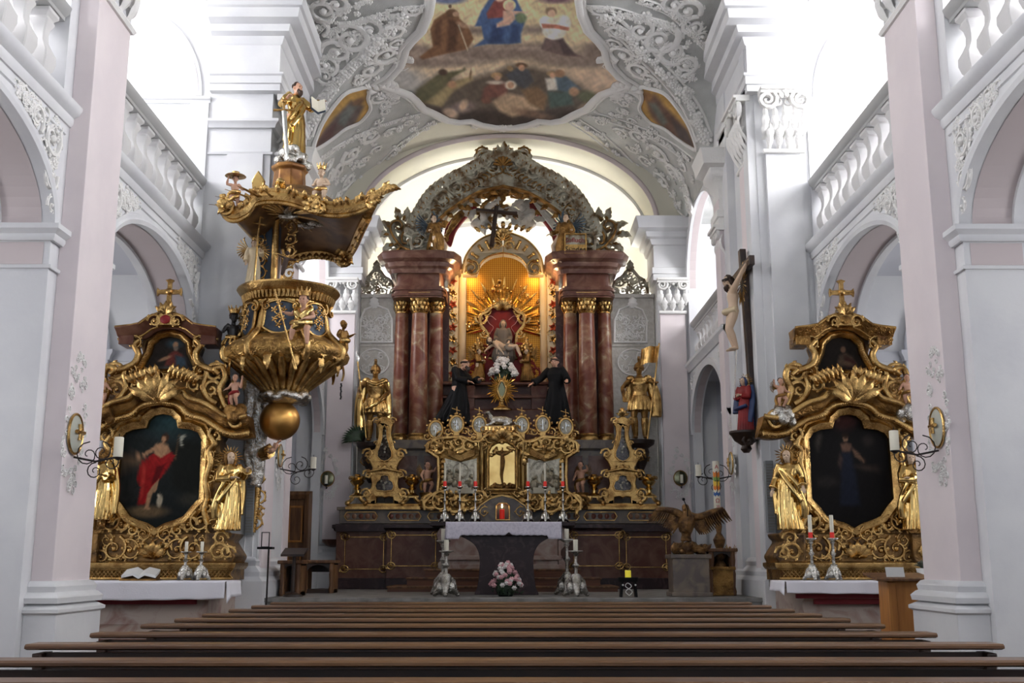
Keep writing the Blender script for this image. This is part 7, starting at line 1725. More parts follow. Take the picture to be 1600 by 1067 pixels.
# grey column loudspeakers on the crossing piers
for (x, y0, y1, wd, s) in ((392, 725, 836, 'left', -1), (1203, 720, 832, 'right', 1)):
    Y = 14.9; z0, z1 = P(x, y1, Y).z, P(x, y0, Y).z; c0 = P(x, 780, Y); t = thing('column_loudspeaker', 'tall grey column loudspeaker on the %s crossing pier' % wd, 'speaker', (c0.x, Y - .05, z0)); w_ = SX(6.5, Y)
    mb = MB(); mb.box(-w_, w_, 0, .1, 0, z1 - z0); mb.build('cabinet', M['loud'], t, smooth=0, bevel=.008); mb = MB()
    for i in range(24): mb.box(-w_ * .8, w_ * .8, -.003, 0, .03 + i * (z1 - z0 - .06) / 24, .03 + (i + .6) * (z1 - z0 - .06) / 24)
    mb.build('grille', M['stone'], t, smooth=0)
# ================================================================== THE PULPIT
YP = 14.55; PC = P(447, 560, YP); XPU = PC.x
def pz(y, Y=YP): return P(447, y, Y).z
def pr_(n): return n * 14.7 / F_PX
PU = thing('pulpit', 'gilded pulpit basket with slate-blue panels hanging from the left crossing pier over a golden globe', 'pulpit', (XPU, YP, pz(690)), world=True)
def plan(a):                      # the basket's curved plan: swelling fronts between four projecting corners
    return 1 + .10 * abs(math.cos(2 * (a + .55))) ** 3 - .05 * math.cos(4 * (a + .55))
def ring_lathe(mb, prof, n=64, c=(XPU, YP), pl=plan, amp=1.):
    vs = []; fs = []
    for r, z, *k in prof:
        q = k[0] if k else 1.
        for i in range(n):
            a = 2 * PI * i / n; rr = r * (1 + (pl(a) - 1) * q * amp); vs.append((c[0] + rr * math.cos(a), c[1] + rr * math.sin(a), z))
    for j in range(len(prof) - 1):
        for i in range(n): fs.append((j * n + i, j * n + (i + 1) % n, (j + 1) * n + (i + 1) % n, (j + 1) * n + i))
    fs.append(tuple(range(n))); fs.append(tuple((len(prof) - 1) * n + i for i in reversed(range(n)))); mb.add(vs, fs)
R_ = pr_(66)
mb = MB(); ring_lathe(mb, [(R_ * 1.0, pz(538)), (R_ * .98, pz(520)), (R_ * .92, pz(500)), (R_ * .9, pz(478))]); mb.build('basket', M['goldsmooth'], PU, smooth=50)
mb = MB(); ring_lathe(mb, [(R_ * .92, pz(480)), (R_ * .96, pz(478)), (R_ * .95, pz(472)), (R_ * 1.04, pz(469)), (R_ * 1.12, pz(463)), (R_ * 1.17, pz(458)), (R_ * 1.15, pz(455)), (R_ * .9, pz(455))]); rim = mb.build('rim', M['gold'], PU)
mb = MB()
for i in range(64):
    a = 2 * PI * i / 64; rr = R_ * 1.02 * plan(a); mb.tube([(XPU + rr * math.cos(a), YP + rr * math.sin(a), pz(468)), (XPU + rr * .97 * math.cos(a), YP + rr * .97 * math.sin(a), pz(478))], [.03, .016], 5)
mb.build('egg_moulding', M['gold'], rim)
ZL = pz(545); mb = MB(); ring_lathe(mb, [(R_ * .95, pz(530)), (R_ * 1.18, pz(540)), (R_ * 1.34, pz(548)), (R_ * 1.4, pz(556)), (R_ * 1.36, pz(564)), (R_ * 1.2, pz(570)), (R_ * .98, pz(578)), (R_ * .76, pz(590)), (R_ * .56, pz(602)), (R_ * .44, pz(613)), (R_ * .4, pz(618))], amp=1.5)
bowl = mb.build('bowl', M['goldcarve'], PU, smooth=60)
mb = MB()
for i in range(26):               # gadroons rising from the ring, scrolls on the ledge
    a = 2 * PI * i / 26; c, s = math.cos(a), math.sin(a); q = plan(a)
    mb.tube([(XPU + R_ * r * c * (1 + (q - 1) * 1.4), YP + R_ * r * s * (1 + (q - 1) * 1.4), z) for r, z in ((.44, pz(613)), (.58, pz(602)), (.78, pz(590)), (1.0, pz(578)), (1.22, pz(570)))], [.03, .05, .06, .065, .03], 7)
    pl = Plane((XPU + R_ * 1.3 * q * c, YP + R_ * 1.3 * q * s, pz(556)), (-s, c, 0), (0, 0, 1))
    acanthus_scroll(mb, pl, (0, 0), .1, i, 1.3, 1 if i % 2 else -1, .22, .02, 5)
    if i % 2: leaf(mb, pl, (0, -.02), -PI / 2, .3, .07, -.05, .2, 3)
ang = [-PI * .5 - .55 + k * PI / 2 for k in range(4)]
for a in [-.3, -1.05, -2.0, -2.75]:
    c, s = math.cos(a), math.sin(a); q = plan(a); o_ = Vector((XPU, YP, 0)); e = Vector((c, s, 0))
    pth = [o_ + e * R_ * r + Vector((0, 0, pz(y))) for r, y in ((.9, 486), (.98, 505), (1.06, 525), (1.3, 541), (1.46, 552), (1.44, 566), (1.32, 572))]
    mb.tube(spline3(pth, 4), .05, 8); mb.ball(o_ + e * R_ * 1.36 + Vector((0, 0, pz(566))), .07, 8, 6)
    f_ = Plane(o_ + e * R_ * 1.0 + Vector((0, 0, pz(490))), (-s, c, 0), (0, 0, 1)); 
    for k in (-1, 1): orn_tube(mb, f_, spiral2((k * .1, -.02), .08, .02, PI / 2, PI / 2 + k * 6), .03, .015, .03)
mb.build('basket_carving', M['gold'], bowl, smooth=60)
for a0, a1 in ((-.95, -.42), (-1.9, -1.2), (-2.65, -2.15), (-3.2, -2.95)):      # slate blue panels with gilt pendants
    mb = MB(); n = 10; vs = []; fs = []
    for i in range(n + 1):
        a = a0 + (a1 - a0) * i / n; k = abs(2 * i / n - 1)
        for (r, y) in ((.945, 484 + 6 * k * k), (.955, 498), (1.0, 520), (1.01, 535 - 10 * k * k)): rr = R_ * r * (1 + (plan(a) - 1) * 1.) + .02; vs.append((XPU + rr * math.cos(a), YP + rr * math.sin(a), pz(y)))
    for i in range(n):
        for k in range(3): fs.append((i * 4 + k, (i + 1) * 4 + k, (i + 1) * 4 + k + 1, i * 4 + k + 1))
    mb.add(vs, fs); pn = mb.build('blue_panel', M['bluegrey'], PU); mb = MB()
    e = [Vector(vs[i * 4]) for i in range(n + 1)] + [Vector(vs[n * 4 + k]) for k in (1, 2, 3)] + [Vector(vs[i * 4 + 3]) for i in reversed(range(n))] + [Vector(vs[k]) for k in (2, 1, 0)]; mb.tube(e, .022, 6)
    am = (a0 + a1) / 2; c, s = math.cos(am), math.sin(am); rr = R_ * 1.0 * plan(am) + .04; pl = Plane((XPU + rr * c, YP + rr * s, 0), (-s, c, 0), (0, 0, 1))
    for dx, y in ((0, 492), (-.06, 500), (.06, 500), (0, 508), (-.05, 514), (.05, 514), (0, 522)):
        for k in range(5): leaf(mb, pl, (dx, pz(y)), 2 * PI * k / 5, .055, .018, 0, .3, 1)
        mb.ball(pl(dx, pz(y), .01), .018, 6, 5)
    mb.build('pendant_gilding', M['gold'], pn, smooth=60)
mb = MB(); ring_lathe(mb, [(R_ * .36, pz(616)), (R_ * .52, pz(617)), (R_ * .56, pz(621)), (R_ * .5, pz(626)), (R_ * .4, pz(630)), (R_ * .3, pz(632))]); rg = MB()
for i in range(18): a = 2 * PI * i / 18; mb.ball((XPU + R_ * .5 * math.cos(a), YP + R_ * .5 * math.sin(a), pz(622) + .03 * math.sin(i * 2.3)), (.09, .09, .06), 7, 5)
blob(mb, 'cloud_ring', M['silver'], PU, .016, 2)
mb = MB(); r = pr_(31); mb.ball((P(437, 657, YP).x, YP, pz(657)), r, 32, 20); mb.build('globe', M['globe'], PU, 180)
bx = P(437, 657, YP).x
# backboard between basket and canopy
mb = MB(); x0, x1 = -3.62, P(432, 400, 14.8).x; mb.box(x0, x1, 14.86, 15.05, pz(470), pz(330, 14.9)); BB = mb.build('backboard', M['bluegrey'], PU, smooth=0)
mb = MB(); f = FRONT(14.86)
for x in (x0 + .04, (x0 + x1) / 2 + .14, x1 - .04): mb.tube([f(x, pz(460)), f(x, pz(335, 14.9))], .05, 8)
for i in range(7): 
    for s in (0, 1): acanthus_scroll(mb, f, (x0 + .12 + s * .42, pz(455) + .16 + i * .17), .1, i, 1.3, 1 if s else -1, .2, .02, 5)
mb.build('backboard_carving', M['gold'], BB, smooth=60)
mb = MB(); Y_ = 14.9; f = FRONT(Y_)                # gilt carved strip running down the pier under the globe
for i in range(9): acanthus_scroll(mb, f, (P(400 + (i % 2) * 5, 705 + i * 14, Y_).x, P(400, 705 + i * 14, Y_).z), .1, i, 1.3, 1 if i % 2 else -1, .2, .02, 5)
mb.tube([f(P(398, 692, Y_).x, P(398, 692, Y_).z), f(P(402, 770, Y_).x, P(402, 770, Y_).z), f(P(396, 832, Y_).x, P(396, 832, Y_).z)], [.07, .05, .03], 8)
mb.build('pier_strip', M['gold'], PU, smooth=60)
# silver drapery and the arm that bears the globe
t = thing('bearing_arm', 'silver draped arm with gold cuff reaching up to the golden globe of the pulpit', 'statue', P(404, 720, 14.72), world=True); mb = MB()
G_ = lambda x, y, Y=14.72: P(x, y, Y)
for pth, r in (([(386, 590), (391, 620), (386, 655), (394, 690), (401, 712)], .09), ([(400, 600), (404, 640), (398, 670), (406, 700), (404, 730)], .085), ([(384, 640), (388, 680), (386, 715), (394, 745)], .06), ([(410, 640), (412, 675), (404, 710)], .06), ([(394, 700), (404, 735), (398, 760)], .08)): mb.tube(spline3([G_(*q) for q in pth], 5), r, 10, .8)
blob(mb, 'drapery', M['silver'], t, .016, 2)
mb = MB(); e0, w0 = Vector(G_(403, 712)), Vector(G_(428, 702, 14.5)); mb.tube([e0, e0.lerp(w0, .5), w0], [.06, .05, .036], 10)
dummy = MB(); up = Vector(G_(434, 690, 14.5)); add_hand(mb, w0, w0 - (up - w0).normalized(), .17, 1); blob(mb, 'hand', M['skin'], t, .0075, 2)
mb = MB(); d = (w0 - e0).normalized(); a = e0.lerp(w0, .3); mb.tube([a, a.lerp(w0, .4), a.lerp(w0, .62)], [.085, .08, .09], 14)
for i in range(12): q = 2 * PI * i / 12; mb.tube([a + Vector((0, .08 * math.cos(q), .08 * math.sin(q))), a.lerp(w0, .62) + Vector((0, .09 * math.cos(q), .09 * math.sin(q)))], .016, 5)
mb.build('cuff', M['gold'], t)
# ---- sounding board
SB = thing('sounding_board', 'gilded pulpit canopy with brown underside, rays and upswept corners', 'canopy', (P(470, 330, 15).x, 15.0, pz(400, 15)), world=True)
near = [(347, 314, 13.85), (352, 330, 13.85), (366, 337, 13.85), (384, 330, 13.85), (398, 313, 13.85), (420, 308, 13.85), (450, 310, 13.85), (478, 318, 13.85), (500, 326, 13.85), (522, 329, 13.85), (546, 327, 13.85), (566, 321, 13.85), (586, 312, 13.85)]
far = [(400, 372, 15.0), (410, 390, 15.3), (424, 408, 15.75), (440, 409, 15.8), (460, 401, 15.85), (480, 396, 15.9), (500, 395, 15.9), (515, 397, 15.9), (528, 401, 15.85), (540, 402, 15.7), (552, 385, 15.2), (562, 362, 14.6), (574, 338, 14.2)]
N3 = [P(*q) for q in near]; F3 = [P(*q) for q in far]; n3, f3 = spline3(N3, 4), spline3(F3, 4); mb = MB(); m_ = len(n3); K = 14; vs = []; fs = []
def sheet(lift, off):
    vs = []
    for i in range(m_):
        for k in range(K + 1):
            q = n3[i].lerp(f3[i], k / K); w_ = math.sin(PI * k / K) * math.sin(PI * min(1, max(0, i / (m_ - 1)))); q = q + Vector((0, 0, lift * w_ + off)); vs.append(q)
    return vs
for i in range(m_ - 1):
    for k in range(K): fs.append((i * (K + 1) + k, (i + 1) * (K + 1) + k, (i + 1) * (K + 1) + k + 1, i * (K + 1) + k + 1))
mb.add(sheet(.12, 0), fs); und = mb.build('underside', mat('canopy_brown', hexc(132, 96, 58), .5, .2, col2=hexc(92, 64, 38), scale=3), SB, smooth=60)
mb = MB(); mb.add(sheet(.5, .06), fs); mb.build('roof', M['golddark'], SB, smooth=60)
mb = MB()
for pth, r in ((n3, .075), (f3, .07)): mb.tube(pth, r, 8); mb.tube([q + Vector((0, 0, .085)) for q in pth], r * .6, 8); mb.tube([q - Vector((0, 0, .07)) for q in pth], r * .5, 8)
mb.tube([n3[0], f3[0]], .06, 8); mb.tube([n3[-1], f3[-1]], .06, 8)
ed = mb.build('edge_moulding', M['gold'], SB); mb = MB(); f = FRONT(13.8)
for (x, y, Y, r, s) in ((352, 326, 13.8, .13, 1), (540, 404, 15.6, .17, -1), (533, 404, 15.6, .12, 1), (586, 310, 13.8, .12, -1), (430, 410, 15.6, .12, 1), (486, 322, 13.75, .13, 1), (500, 324, 13.75, .13, -1)):
    fl_ = FRONT(Y); c0 = P(x, y, Y); orn_tube(mb, fl_, spiral2((c0.x, c0.z), r, .02, PI / 2, PI / 2 - s * 8), r * .3, r * .15, .02); mb.ball(c0, r * .3, 7, 5)
    for k in range(4): leaf(mb, fl_, (c0.x, c0.z), k * 1.2 + (.4 if s > 0 else 2), r * 1.0, r * .3, .04, .3, 3)
for k in range(6): c0 = P(572 + k * 5, 318 - k * 4, 13.8); leaf(mb, f, (c0.x, c0.z), .9 - .1 * k, .26, .07, .03, .2, 3, -.8); leaf(mb, f, (c0.x, c0.z), -.6 + .3 * k, .16, .05, .03, .2, 2)
for i in range(4, m_ - 3, 2): c0 = n3[i]; leaf(mb, FRONT(c0.y - .06), (c0.x, c0.z + .05), PI / 2 + .5 * math.sin(i), .12, .045, 0, .3, 2)
for i in range(3, len(f3) - 2, 2): c0 = f3[i]; leaf(mb, FRONT(c0.y - .05), (c0.x, c0.z), -PI / 2, .13, .05, 0, .3, 2)
mb.build('edge_carving', M['gold'], ed, smooth=60)
mb = MB(); c0 = n3[m_ // 2].lerp(f3[m_ // 2], .3) + Vector((-.15, 0, .03)); rn = random.Random(3)
for i in range(26):
    a = rn.uniform(-.2, 6.1); L = rn.uniform(.5, 1.1); e = Vector((math.cos(a), math.sin(a) * 1.2, 0)) * L; mb.tube([c0 + e * .15, c0 + e * .6 + Vector((0, 0, .02)), c0 + e], [.02, .03, .005], 5, .5)
mb.build('underside_rays', M['gold'], und)
mb = MB(); mb.tube([c0 + Vector((-.12, 0, -.02)), c0 + Vector((0, 0, -.04)), c0 + Vector((.14, 0, -.03))], [.03, .06, .02], 8)
for s in (-1, 1): mb.tube([c0, c0 + Vector((.02, s * .14, 0)), c0 + Vector((.1, s * .28, .03))], [.05, .06, .01], 8, .4)
for i in range(7): q = c0 + Vector((.1 + .09 * i, .5 + .1 * math.sin(i * 2), .0)); mb.ball(q, (.1, .07, .03), 7, 5)
mb.build('silver_dove', M['silver'], und)
Yd = 14.85; zt = P(452, 306, Yd).z; mb = MB(); dx = P(452, 290, Yd).x; r = pr_(29); ztop = P(452, 266, Yd).z; hh = ztop - zt + .25
mb.lathe([(r * 1.1, .12), (r * 1.1, .15), (r * 1.0, .22), (r * .9, hh * .8), (r * .92, hh * .86), (r * 1.05, hh * .9), (r * 1.08, hh * .97), (r * .95, hh)], (dx, Yd, zt - .2), 8, rot=.3); mb.build('drum', M['ochre'], SB, smooth=20, bevel=.015)
mb = MB(); cs = MB()
for i in range(12): a = i * 2.4; cs.ball((dx + .02 + .2 * math.cos(a) * (1 - i * .04), Yd + .17 * math.sin(a), ztop + .06 + .02 * i), (.1, .09, .08), 8, 6)
t = thing('silver_cloud', 'silver cloud under the golden bearded statue on the pulpit canopy', 'base', (dx, Yd, ztop), world=True); blob(cs, 'cloud', M['silver'], t, .016, 2)
b = Vector((P(458, 248, Yd).x, Yd, ztop + .2)); H = P(460, 131, Yd).z - b.z
figure('saint_statue', 'golden statue with a dark beard holding a book, on top of the pulpit canopy', 'statue', b, H, rz=.95, robe='goldsmooth', hair='hair', beard=True, skin='skin', drape=MANTLE, pose=dict(wrl=(.16, -.3, .72), ell=(.17, -.12, .68), wrr=(-.24, -.12, .7), elr=(-.2, .04, .66), head=(0, -.03, .93)), rk=dict(amp=.15, folds=8))
mb = MB(); t = thing('open_book', 'open book held out by the golden statue on the canopy', 'book', P(497, 166, 14.6), rz=.5)
for s in (-1, 1): mb.prism([(0, -.02), (s * .1, .03), (s * .1, .06), (0, .01)], -.07, .07)
mb.v = [(x, y * .3 - z_ * .2, y * 1.1 + z_) for x, y, z_ in mb.v]; mb.build('pages', M['wax'], t, 0); mb = MB(); mb.prism([(-.11, .02), (0, -.035), (.11, .02), (.11, .03), (0, -.025), (-.11, .03)], -.08, .08); mb.v = [(x, y * .3 - z_ * .2 + .02, y * 1.1 + z_) for x, y, z_ in mb.v]; mb.build('cover', M['bluegrey'], t, 0)
a, c0 = P(449, 246, 14.55), P(443, 158, 14.55); t = thing('sword', 'long silver sword standing beside the golden canopy statue', 'sword', a); mb = MB(); d = c0 - a; mb.tube([(0, 0, 0), d * .1, d * .84], [.006, .03, .038], 6, .4); mb.build('blade', M['silverplain'], t); mb = MB(); mb.tube([d * .84 - Vector((.15, 0, 0)), d * .84 + Vector((.15, 0, 0))], .018, 7); mb.tube([d * .84, d], .02, 7); mb.ball(d, .035, 8, 6); mb.build('hilt', M['gold'], t)
b = P(403, 304, 13.95); t = thing('mitre', 'small gilded mitre standing on the left of the canopy edge', 'mitre', b + Vector((0, 0, .06))); mb = MB(); h = SZ(274, 304, 13.9); mb.prism([(-.07, 0), (.07, 0), (.085, h * .5), (0, h), (-.085, h * .5)], -.05, .05); mb.build('cap', M['goldsmooth'], t, 30, bevel=.015); mb = MB(); mb.box(-.11, .11, -.08, .08, -.05, 0); mb.build('plate', M['gold'], t, 0, bevel=.01)
b = P(437, 303, 13.95); t = thing('beehive', 'small golden straw beehive on the canopy edge before the drum', 'beehive', b + Vector((0, 0, .06))); mb = MB(); h = SZ(284, 303, 13.9); prf = []
for i in range(7): v = i / 7; prf += [(.075 * math.sqrt(max(.02, 1 - v ** 2.2)), h * v), (.085 * math.sqrt(max(.02, 1 - (v + .07) ** 2.2)), h * (v + .07))]
mb.lathe(prf + [(.005, h)], n=18); mb.build('straw', M['goldsmooth'], t, 60)
FIG = dict(child=True, drape_mat='gold')
b, H = fig_at(366, 276, 322, 13.8); figure('putto', 'cherub in a broad hat standing on the left tip of the pulpit canopy', 'cherub', b, H * 1.05, rz=.1, skin='skin', hair='hair', pose=dict(wrl=(.3, -.12, .5), wrr=(-.22, -.06, .86), elr=(-.26, 0, .7)), drape=[([(.14, -.02, .44), (0, -.13, .42), (-.14, -.02, .4)], .09), ([(-.15, 0, .4), (-.2, .02, .24), (-.24, 0, .1)], .08), ([(.1, -.06, .3), (.0, -.12, .24), (-.14, -.04, .14)], .08)], **FIG)
t = thing('hat', 'gilded broad-brimmed hat on the cherub at the left canopy tip', 'hat', b + Vector((0, -.01, H * 1.0))); mb = MB(); mb.lathe([(.002, .075), (.05, .06), (.055, .02), (.13, .01), (.14, .0), (.05, -.005)], n=20); mb.build('felt', M['gold'], t, 60)
b, H = fig_at(501, 262, 322, 13.9); figure('putto', 'seated cherub in a tall gilded cap on the front edge of the canopy', 'cherub', b, H * 1.0, rz=-.2, skin='skinpale', hair=None, crown='gold', pose=dict(wrl=(.12, -.16, .5), wrr=(-.16, -.16, .5), knl=(.14, -.16, .3), knr=(-.12, -.16, .3), anl=(.12, -.14, .1), anr=(-.1, -.14, .1)), drape=[([(.14, -.04, .42), (0, -.16, .4), (-.14, -.04, .42)], .07)], **FIG)
# figures between basket and canopy
b, H = fig_at(394, 376, 446, 14.5); figure('angel_statue', 'pale standing angel with a double-barred staff in front of the pulpit backboard', 'statue', b, H, rz=.3, robe='ivory', hair='golddark', skin='skinpale', wings='gold', pose=dict(wrl=(.14, -.14, .74), ell=(.17, -.03, .68)))
a, c0 = P(397, 440, 14.35), P(407, 330, 14.35); t = thing('cross_staff', 'thin gold staff with a double cross held by the pulpit angel', 'staff', a); mb = MB(); d = c0 - a; mb.tube([(0, 0, 0), d], .014, 7)
for k, w_ in ((.92, .06), (.82, .1)): mb.tube([d * k - Vector((w_, 0, -.02)), d * k + Vector((w_, 0, -.02))], .014, 6)
mb.build('staff', M['gold'], t)
a, c0 = P(437, 446, 14.45), P(452, 392, 14.45); t = thing('preaching_crucifix', 'gold crucifix with a dark body leaning at the right of the pulpit backboard', 'crucifix', a); d = c0 - a; mb = MB(); mb.tube([(0, 0, 0), d * 1.06], .022, 6); mb.tube([d * .8 - Vector((.16, 0, -.06)), d * .8 + Vector((.16, 0, -.06))], .02, 6); mb.build('cross', M['gold'], t, 0)
mb = MB(); q = d.normalized(); mb.tube([d * .28, d * .5, d * .66, d * .78], [.02, .035, .04, .04], 8); mb.ball(d * .9 + Vector((0, -.03, 0)), .035, 8, 6)
for s in (-1, 1): mb.tube([d * .76, d * .8 + Vector((s * .13, 0, -s * .04))], [.02, .012], 6)
mb.v = [(x, y - .03, z_) for x, y, z_ in mb.v]; blob(mb, 'body', M['hair'], t, .008, 2)
# the basket's figures
b, H = fig_at(362, 486, 560, 14.25); figure('king_figure', 'black crowned figure with a feather skirt standing at the left of the pulpit basket', 'statue', b, H, rz=.5, child=True, skin='skindark', hair='hair', crown='gold', pose=dict(wrl=(.26, -.2, .66), ell=(.22, -.06, .58), wrr=(-.24, -.14, .52)), drape=[([(.13, -.02, .44), (0, -.13, .42), (-.13, -.02, .44)], .06)] + [([(.13 * math.cos(a), .12 * math.sin(a), .42), (.2 * math.cos(a), .18 * math.sin(a), .33), (.22 * math.cos(a), .2 * math.sin(a), .27)], .03) for a in np.linspace(0, 5.8, 12)], drape_mat='gold')
b, H = fig_at(472, 462, 541, 13.72); figure('king_figure', 'crowned child figure in golden tunic seated on the front of the pulpit basket', 'statue', b, H * 1.05, rz=-.15, child=True, skin='skin', hair='hair', crown='gold', pose=dict(wrl=(.1, -.2, .48), wrr=(-.32, -.1, .62), elr=(-.22, -.02, .6), knl=(.14, -.18, .3), knr=(-.12, -.18, .32), anl=(.14, -.14, .04), anr=(-.16, -.16, .12)),
       drape=[([(.12, .02, .7), (.08, -.1, .6), (0, -.13, .5)], .08), ([(-.12, .02, .7), (-.08, -.1, .6), (0, -.13, .5)], .08), ([(.16, -.04, .42), (0, -.17, .4), (-.16, -.04, .42)], .1), ([(.1, -.14, .36), (-.06, -.17, .34), (-.12, -.16, .3)], .07)], drape_mat='goldsmooth')
a, c0 = P(463, 577, 13.5), P(429, 452, 13.5); t = thing('staff', 'long thin gold staff slanting across the front of the pulpit basket', 'staff', a); mb = MB(); mb.tube([(0, 0, 0), c0 - a], .011, 7); mb.build('shaft', M['gold'], t)
b, H = fig_at(535, 500, 556, 14.4); figure('putto', 'gilded child figure with a rosette at the right corner of the pulpit basket', 'cherub', b, H, rz=.9, child=True, skin='golddark', hair='golddark', pose=dict(wrl=(.2, -.2, .6)), drape=[([(.14, -.02, .44), (0, -.13, .42), (-.14, -.02, .4)], .1)], drape_mat='gold')
c0 = P(533, 600, 14.0); t = thing('bead_string', 'dark string of beads hanging from the right corner of the pulpit basket', 'beads', c0); mb = MB()
for i in range(9): mb.ball((.004 * math.sin(i * 2), 0, -.024 * i), .013, 6, 5)
mb.build('beads', M['black'], t)
# ================================================================== FURNISHINGS
# ---- the free-standing altar table
Yt = 16.75; a = P(MX, 925, Yt); x0, x1 = P(715, 835, Yt - .5).x, P(868, 835, Yt - .5).x; zt = P(MX, 815, Yt - .6).z; cx = (x0 + x1) / 2
AT = thing('altar_table', 'dark marble free-standing altar table with a flared pedestal', 'altar', (cx, Yt, ZS), world=True); mb = MB()
hw = (x1 - x0) / 2; sw = hw * .56; zs = [ZS, ZS + .04, ZS + .12, ZS + .3, ZS + .5, zt - .42, zt - .32, zt - .24, zt - .2]; ws = [sw * 1.16, sw * 1.14, sw * 1.06, sw * 1.0, sw * .98, sw * 1.04, sw * 1.2, sw * 1.5, hw * .97]
o = [(cx + w_, z) for w_, z in zip(ws, zs)]; o = spline2(o, 4); pts = o + [(2 * cx - x, z) for x, z in reversed(o)]; mb.prism(pts, Yt - .42, Yt + .42); mb.build('pedestal', M['marbledark'], AT, smooth=30, bevel=.015)
mb = MB(); mb.box(cx - hw, cx + hw, Yt - .55, Yt + .55, zt - .2, zt - .01); mb.build('top', M['marbledark'], AT, smooth=0, bevel=.02)
# its lace cloth: hangs down in front and falls lower at the ends
mb = MB(); xa, xb = P(697, 825, Yt - .6).x, P(877, 825, Yt - .6).x; n = 64; vs = []; fs = []; cols = 10; yf = Yt - .57; d0, d1 = SZ(815, 837, Yt - .6), SZ(815, 842, Yt - .6)
for i in range(n + 1):
    x = xa + (xb - xa) * i / n; e = min(i, n - i) / n; d = d1 if e < .12 else d0 - .012 * abs(math.sin(i * .8)); w_ = .008 * math.sin(i * .7)
    if abs(i / n - .545) < .03: d -= .05 * (1 - abs(i / n - .545) / .03)
    vs += [(x, Yt + .55, zt), (x, yf, zt), (x, yf - .012, zt - .006)] + [(x, yf - .014 - .02 * k / 7 + w_ * k / 7, zt - d * k / 7) for k in range(1, 8)]
for i in range(n):
    for k in range(cols - 1): fs.append((i * cols + k, i * cols + k + 1, (i + 1) * cols + k + 1, (i + 1) * cols + k))
mb.add(vs, fs)
for s, xe in ((-1, xa), (1, xb)): b_ = len(mb.v); mb.add([(xe, yf - .012, zt), (xe, Yt + .55, zt), (xe + s * .012, Yt + .55, zt - d1), (xe + s * .012, yf - .03, zt - d1)], [(0, 1, 2, 3)])
LI = mat('lace_linen', hexc(222, 217, 228), .85, col2=hexc(208, 203, 216), scale=30, ramp=(.45, .6), bump=.15, bscale=70)
o = mb.build('altar_cloth', LI, smooth=60); m = o.modifiers.new('thick', 'SOLIDIFY'); m.thickness = .006; recenter(o); tag(o, 'white lace-edged cloth on the dark free-standing altar table', 'cloth')
# ---- six silver candlesticks on the mensa behind it
for i, (x, lb) in enumerate(((694.6, 'leftmost of the six'), (718, 'second from the left'), (742.6, 'third from the left, just left of the red candle niche'), (825, 'fourth from the left, just right of the red candle niche'), (852, 'second from the right'), (880, 'rightmost of the six'))):
    Y = 19.15; b = P(x, 815, Y); b.z = zc + .001; h = SZ(759, 815, Y); candlestick('silver_candlestick', 'slim silver candlestick, %s' % lb, b, h, 'silverplain', group='six altar candlesticks', foot=.1, slim=.75)
    t = candle('', 'thin white red-footed candle, %s' % lb, b + Vector((0, 0, h)), .019, SZ(722, 759, Y), group='six altar candles'); mb = MB(); mb.lathe([(.028, 0), (.03, .08), (.022, .09)], n=12); mb.build('red_holder', M['redwax'], t)
# ---- floor candlesticks
for (x, yb, ytop, yc, Y, lb) in ((700, 931, 862, 845, 15.5, 'front left'), (695, 926, 846, 828, 16.3, 'rear left'), (903, 931, 862, 845, 15.5, 'front right'), (889, 926, 844, 828, 16.3, 'rear right')):
    xx = P(x - 3, 900, Y).x; b = Vector((xx, Y, ZS)); h = P(x, ytop - 2, Y).z - ZS; candlestick('floor_candlestick', 'tall silver floor candlestick, %s of the free-standing altar table' % lb, b, h, 'silver', foot=.17, slim=.8)
    candle('', 'thick white candle on the %s floor candlestick' % lb, b + Vector((0, 0, h)), .034, SZ(yc, ytop, Y))
b = P(790, 930, 15.6); bouquet('flower_arrangement', 'pink and white flower arrangement in front of the altar table', (P(790, 900, 15.6).x, 15.6, ZS), SX(25, 15.6), SZ(875, 928, 15.6), .2, 85, ('petalwhite', 'petalpink', 'petalpink'), seed=8, r=.03)
# lantern stand with its yellow candle
b = P(982, 934, 15.25); t = thing('candle_stand', 'low black stand with a white ornament, right of the altar table', 'stand', (b.x, 15.25, ZS)); h = SZ(903, 934, 15.2); w_ = SX(13, 15.2); mb = MB()
mb.prism([(-w_, 0), (-w_ * .8, 0), (-w_ * .65, h * .8), (w_ * .65, h * .8), (w_ * .8, 0), (w_, 0), (w_ * .85, h * .8), (-w_ * .85, h * .8)], -.1, .1); mb.build('legs', M['black'], t, 0); mb = MB(); mb.lathe([(w_ * 1.15, h * .78), (w_ * 1.2, h * .85), (w_ * 1.2, h), (w_ * .5, h)], n=20); mb.build('tray', M['black'], t)
mb = MB(); mb.tube(spline3([(0, -.12, h * .1), (-.05, -.12, h * .3), (.03, -.12, h * .55), (-.02, -.12, h * .72), (-.05, -.12, h * .55), (.04, -.12, h * .3), (0, -.12, h * .1)], 4), .006, 6)
for s in (-1, 1): mb.ball((s * .085, -.12, h * .62), .014, 6, 5)
mb.build('ornament', M['white'], t)
candle('', 'lit yellow candle on the low black stand', (b.x, 15.25, ZS + h), .042, SZ(892, 903, 15.2), lit=False).children[0].data.materials[0] = M['yellowwax']
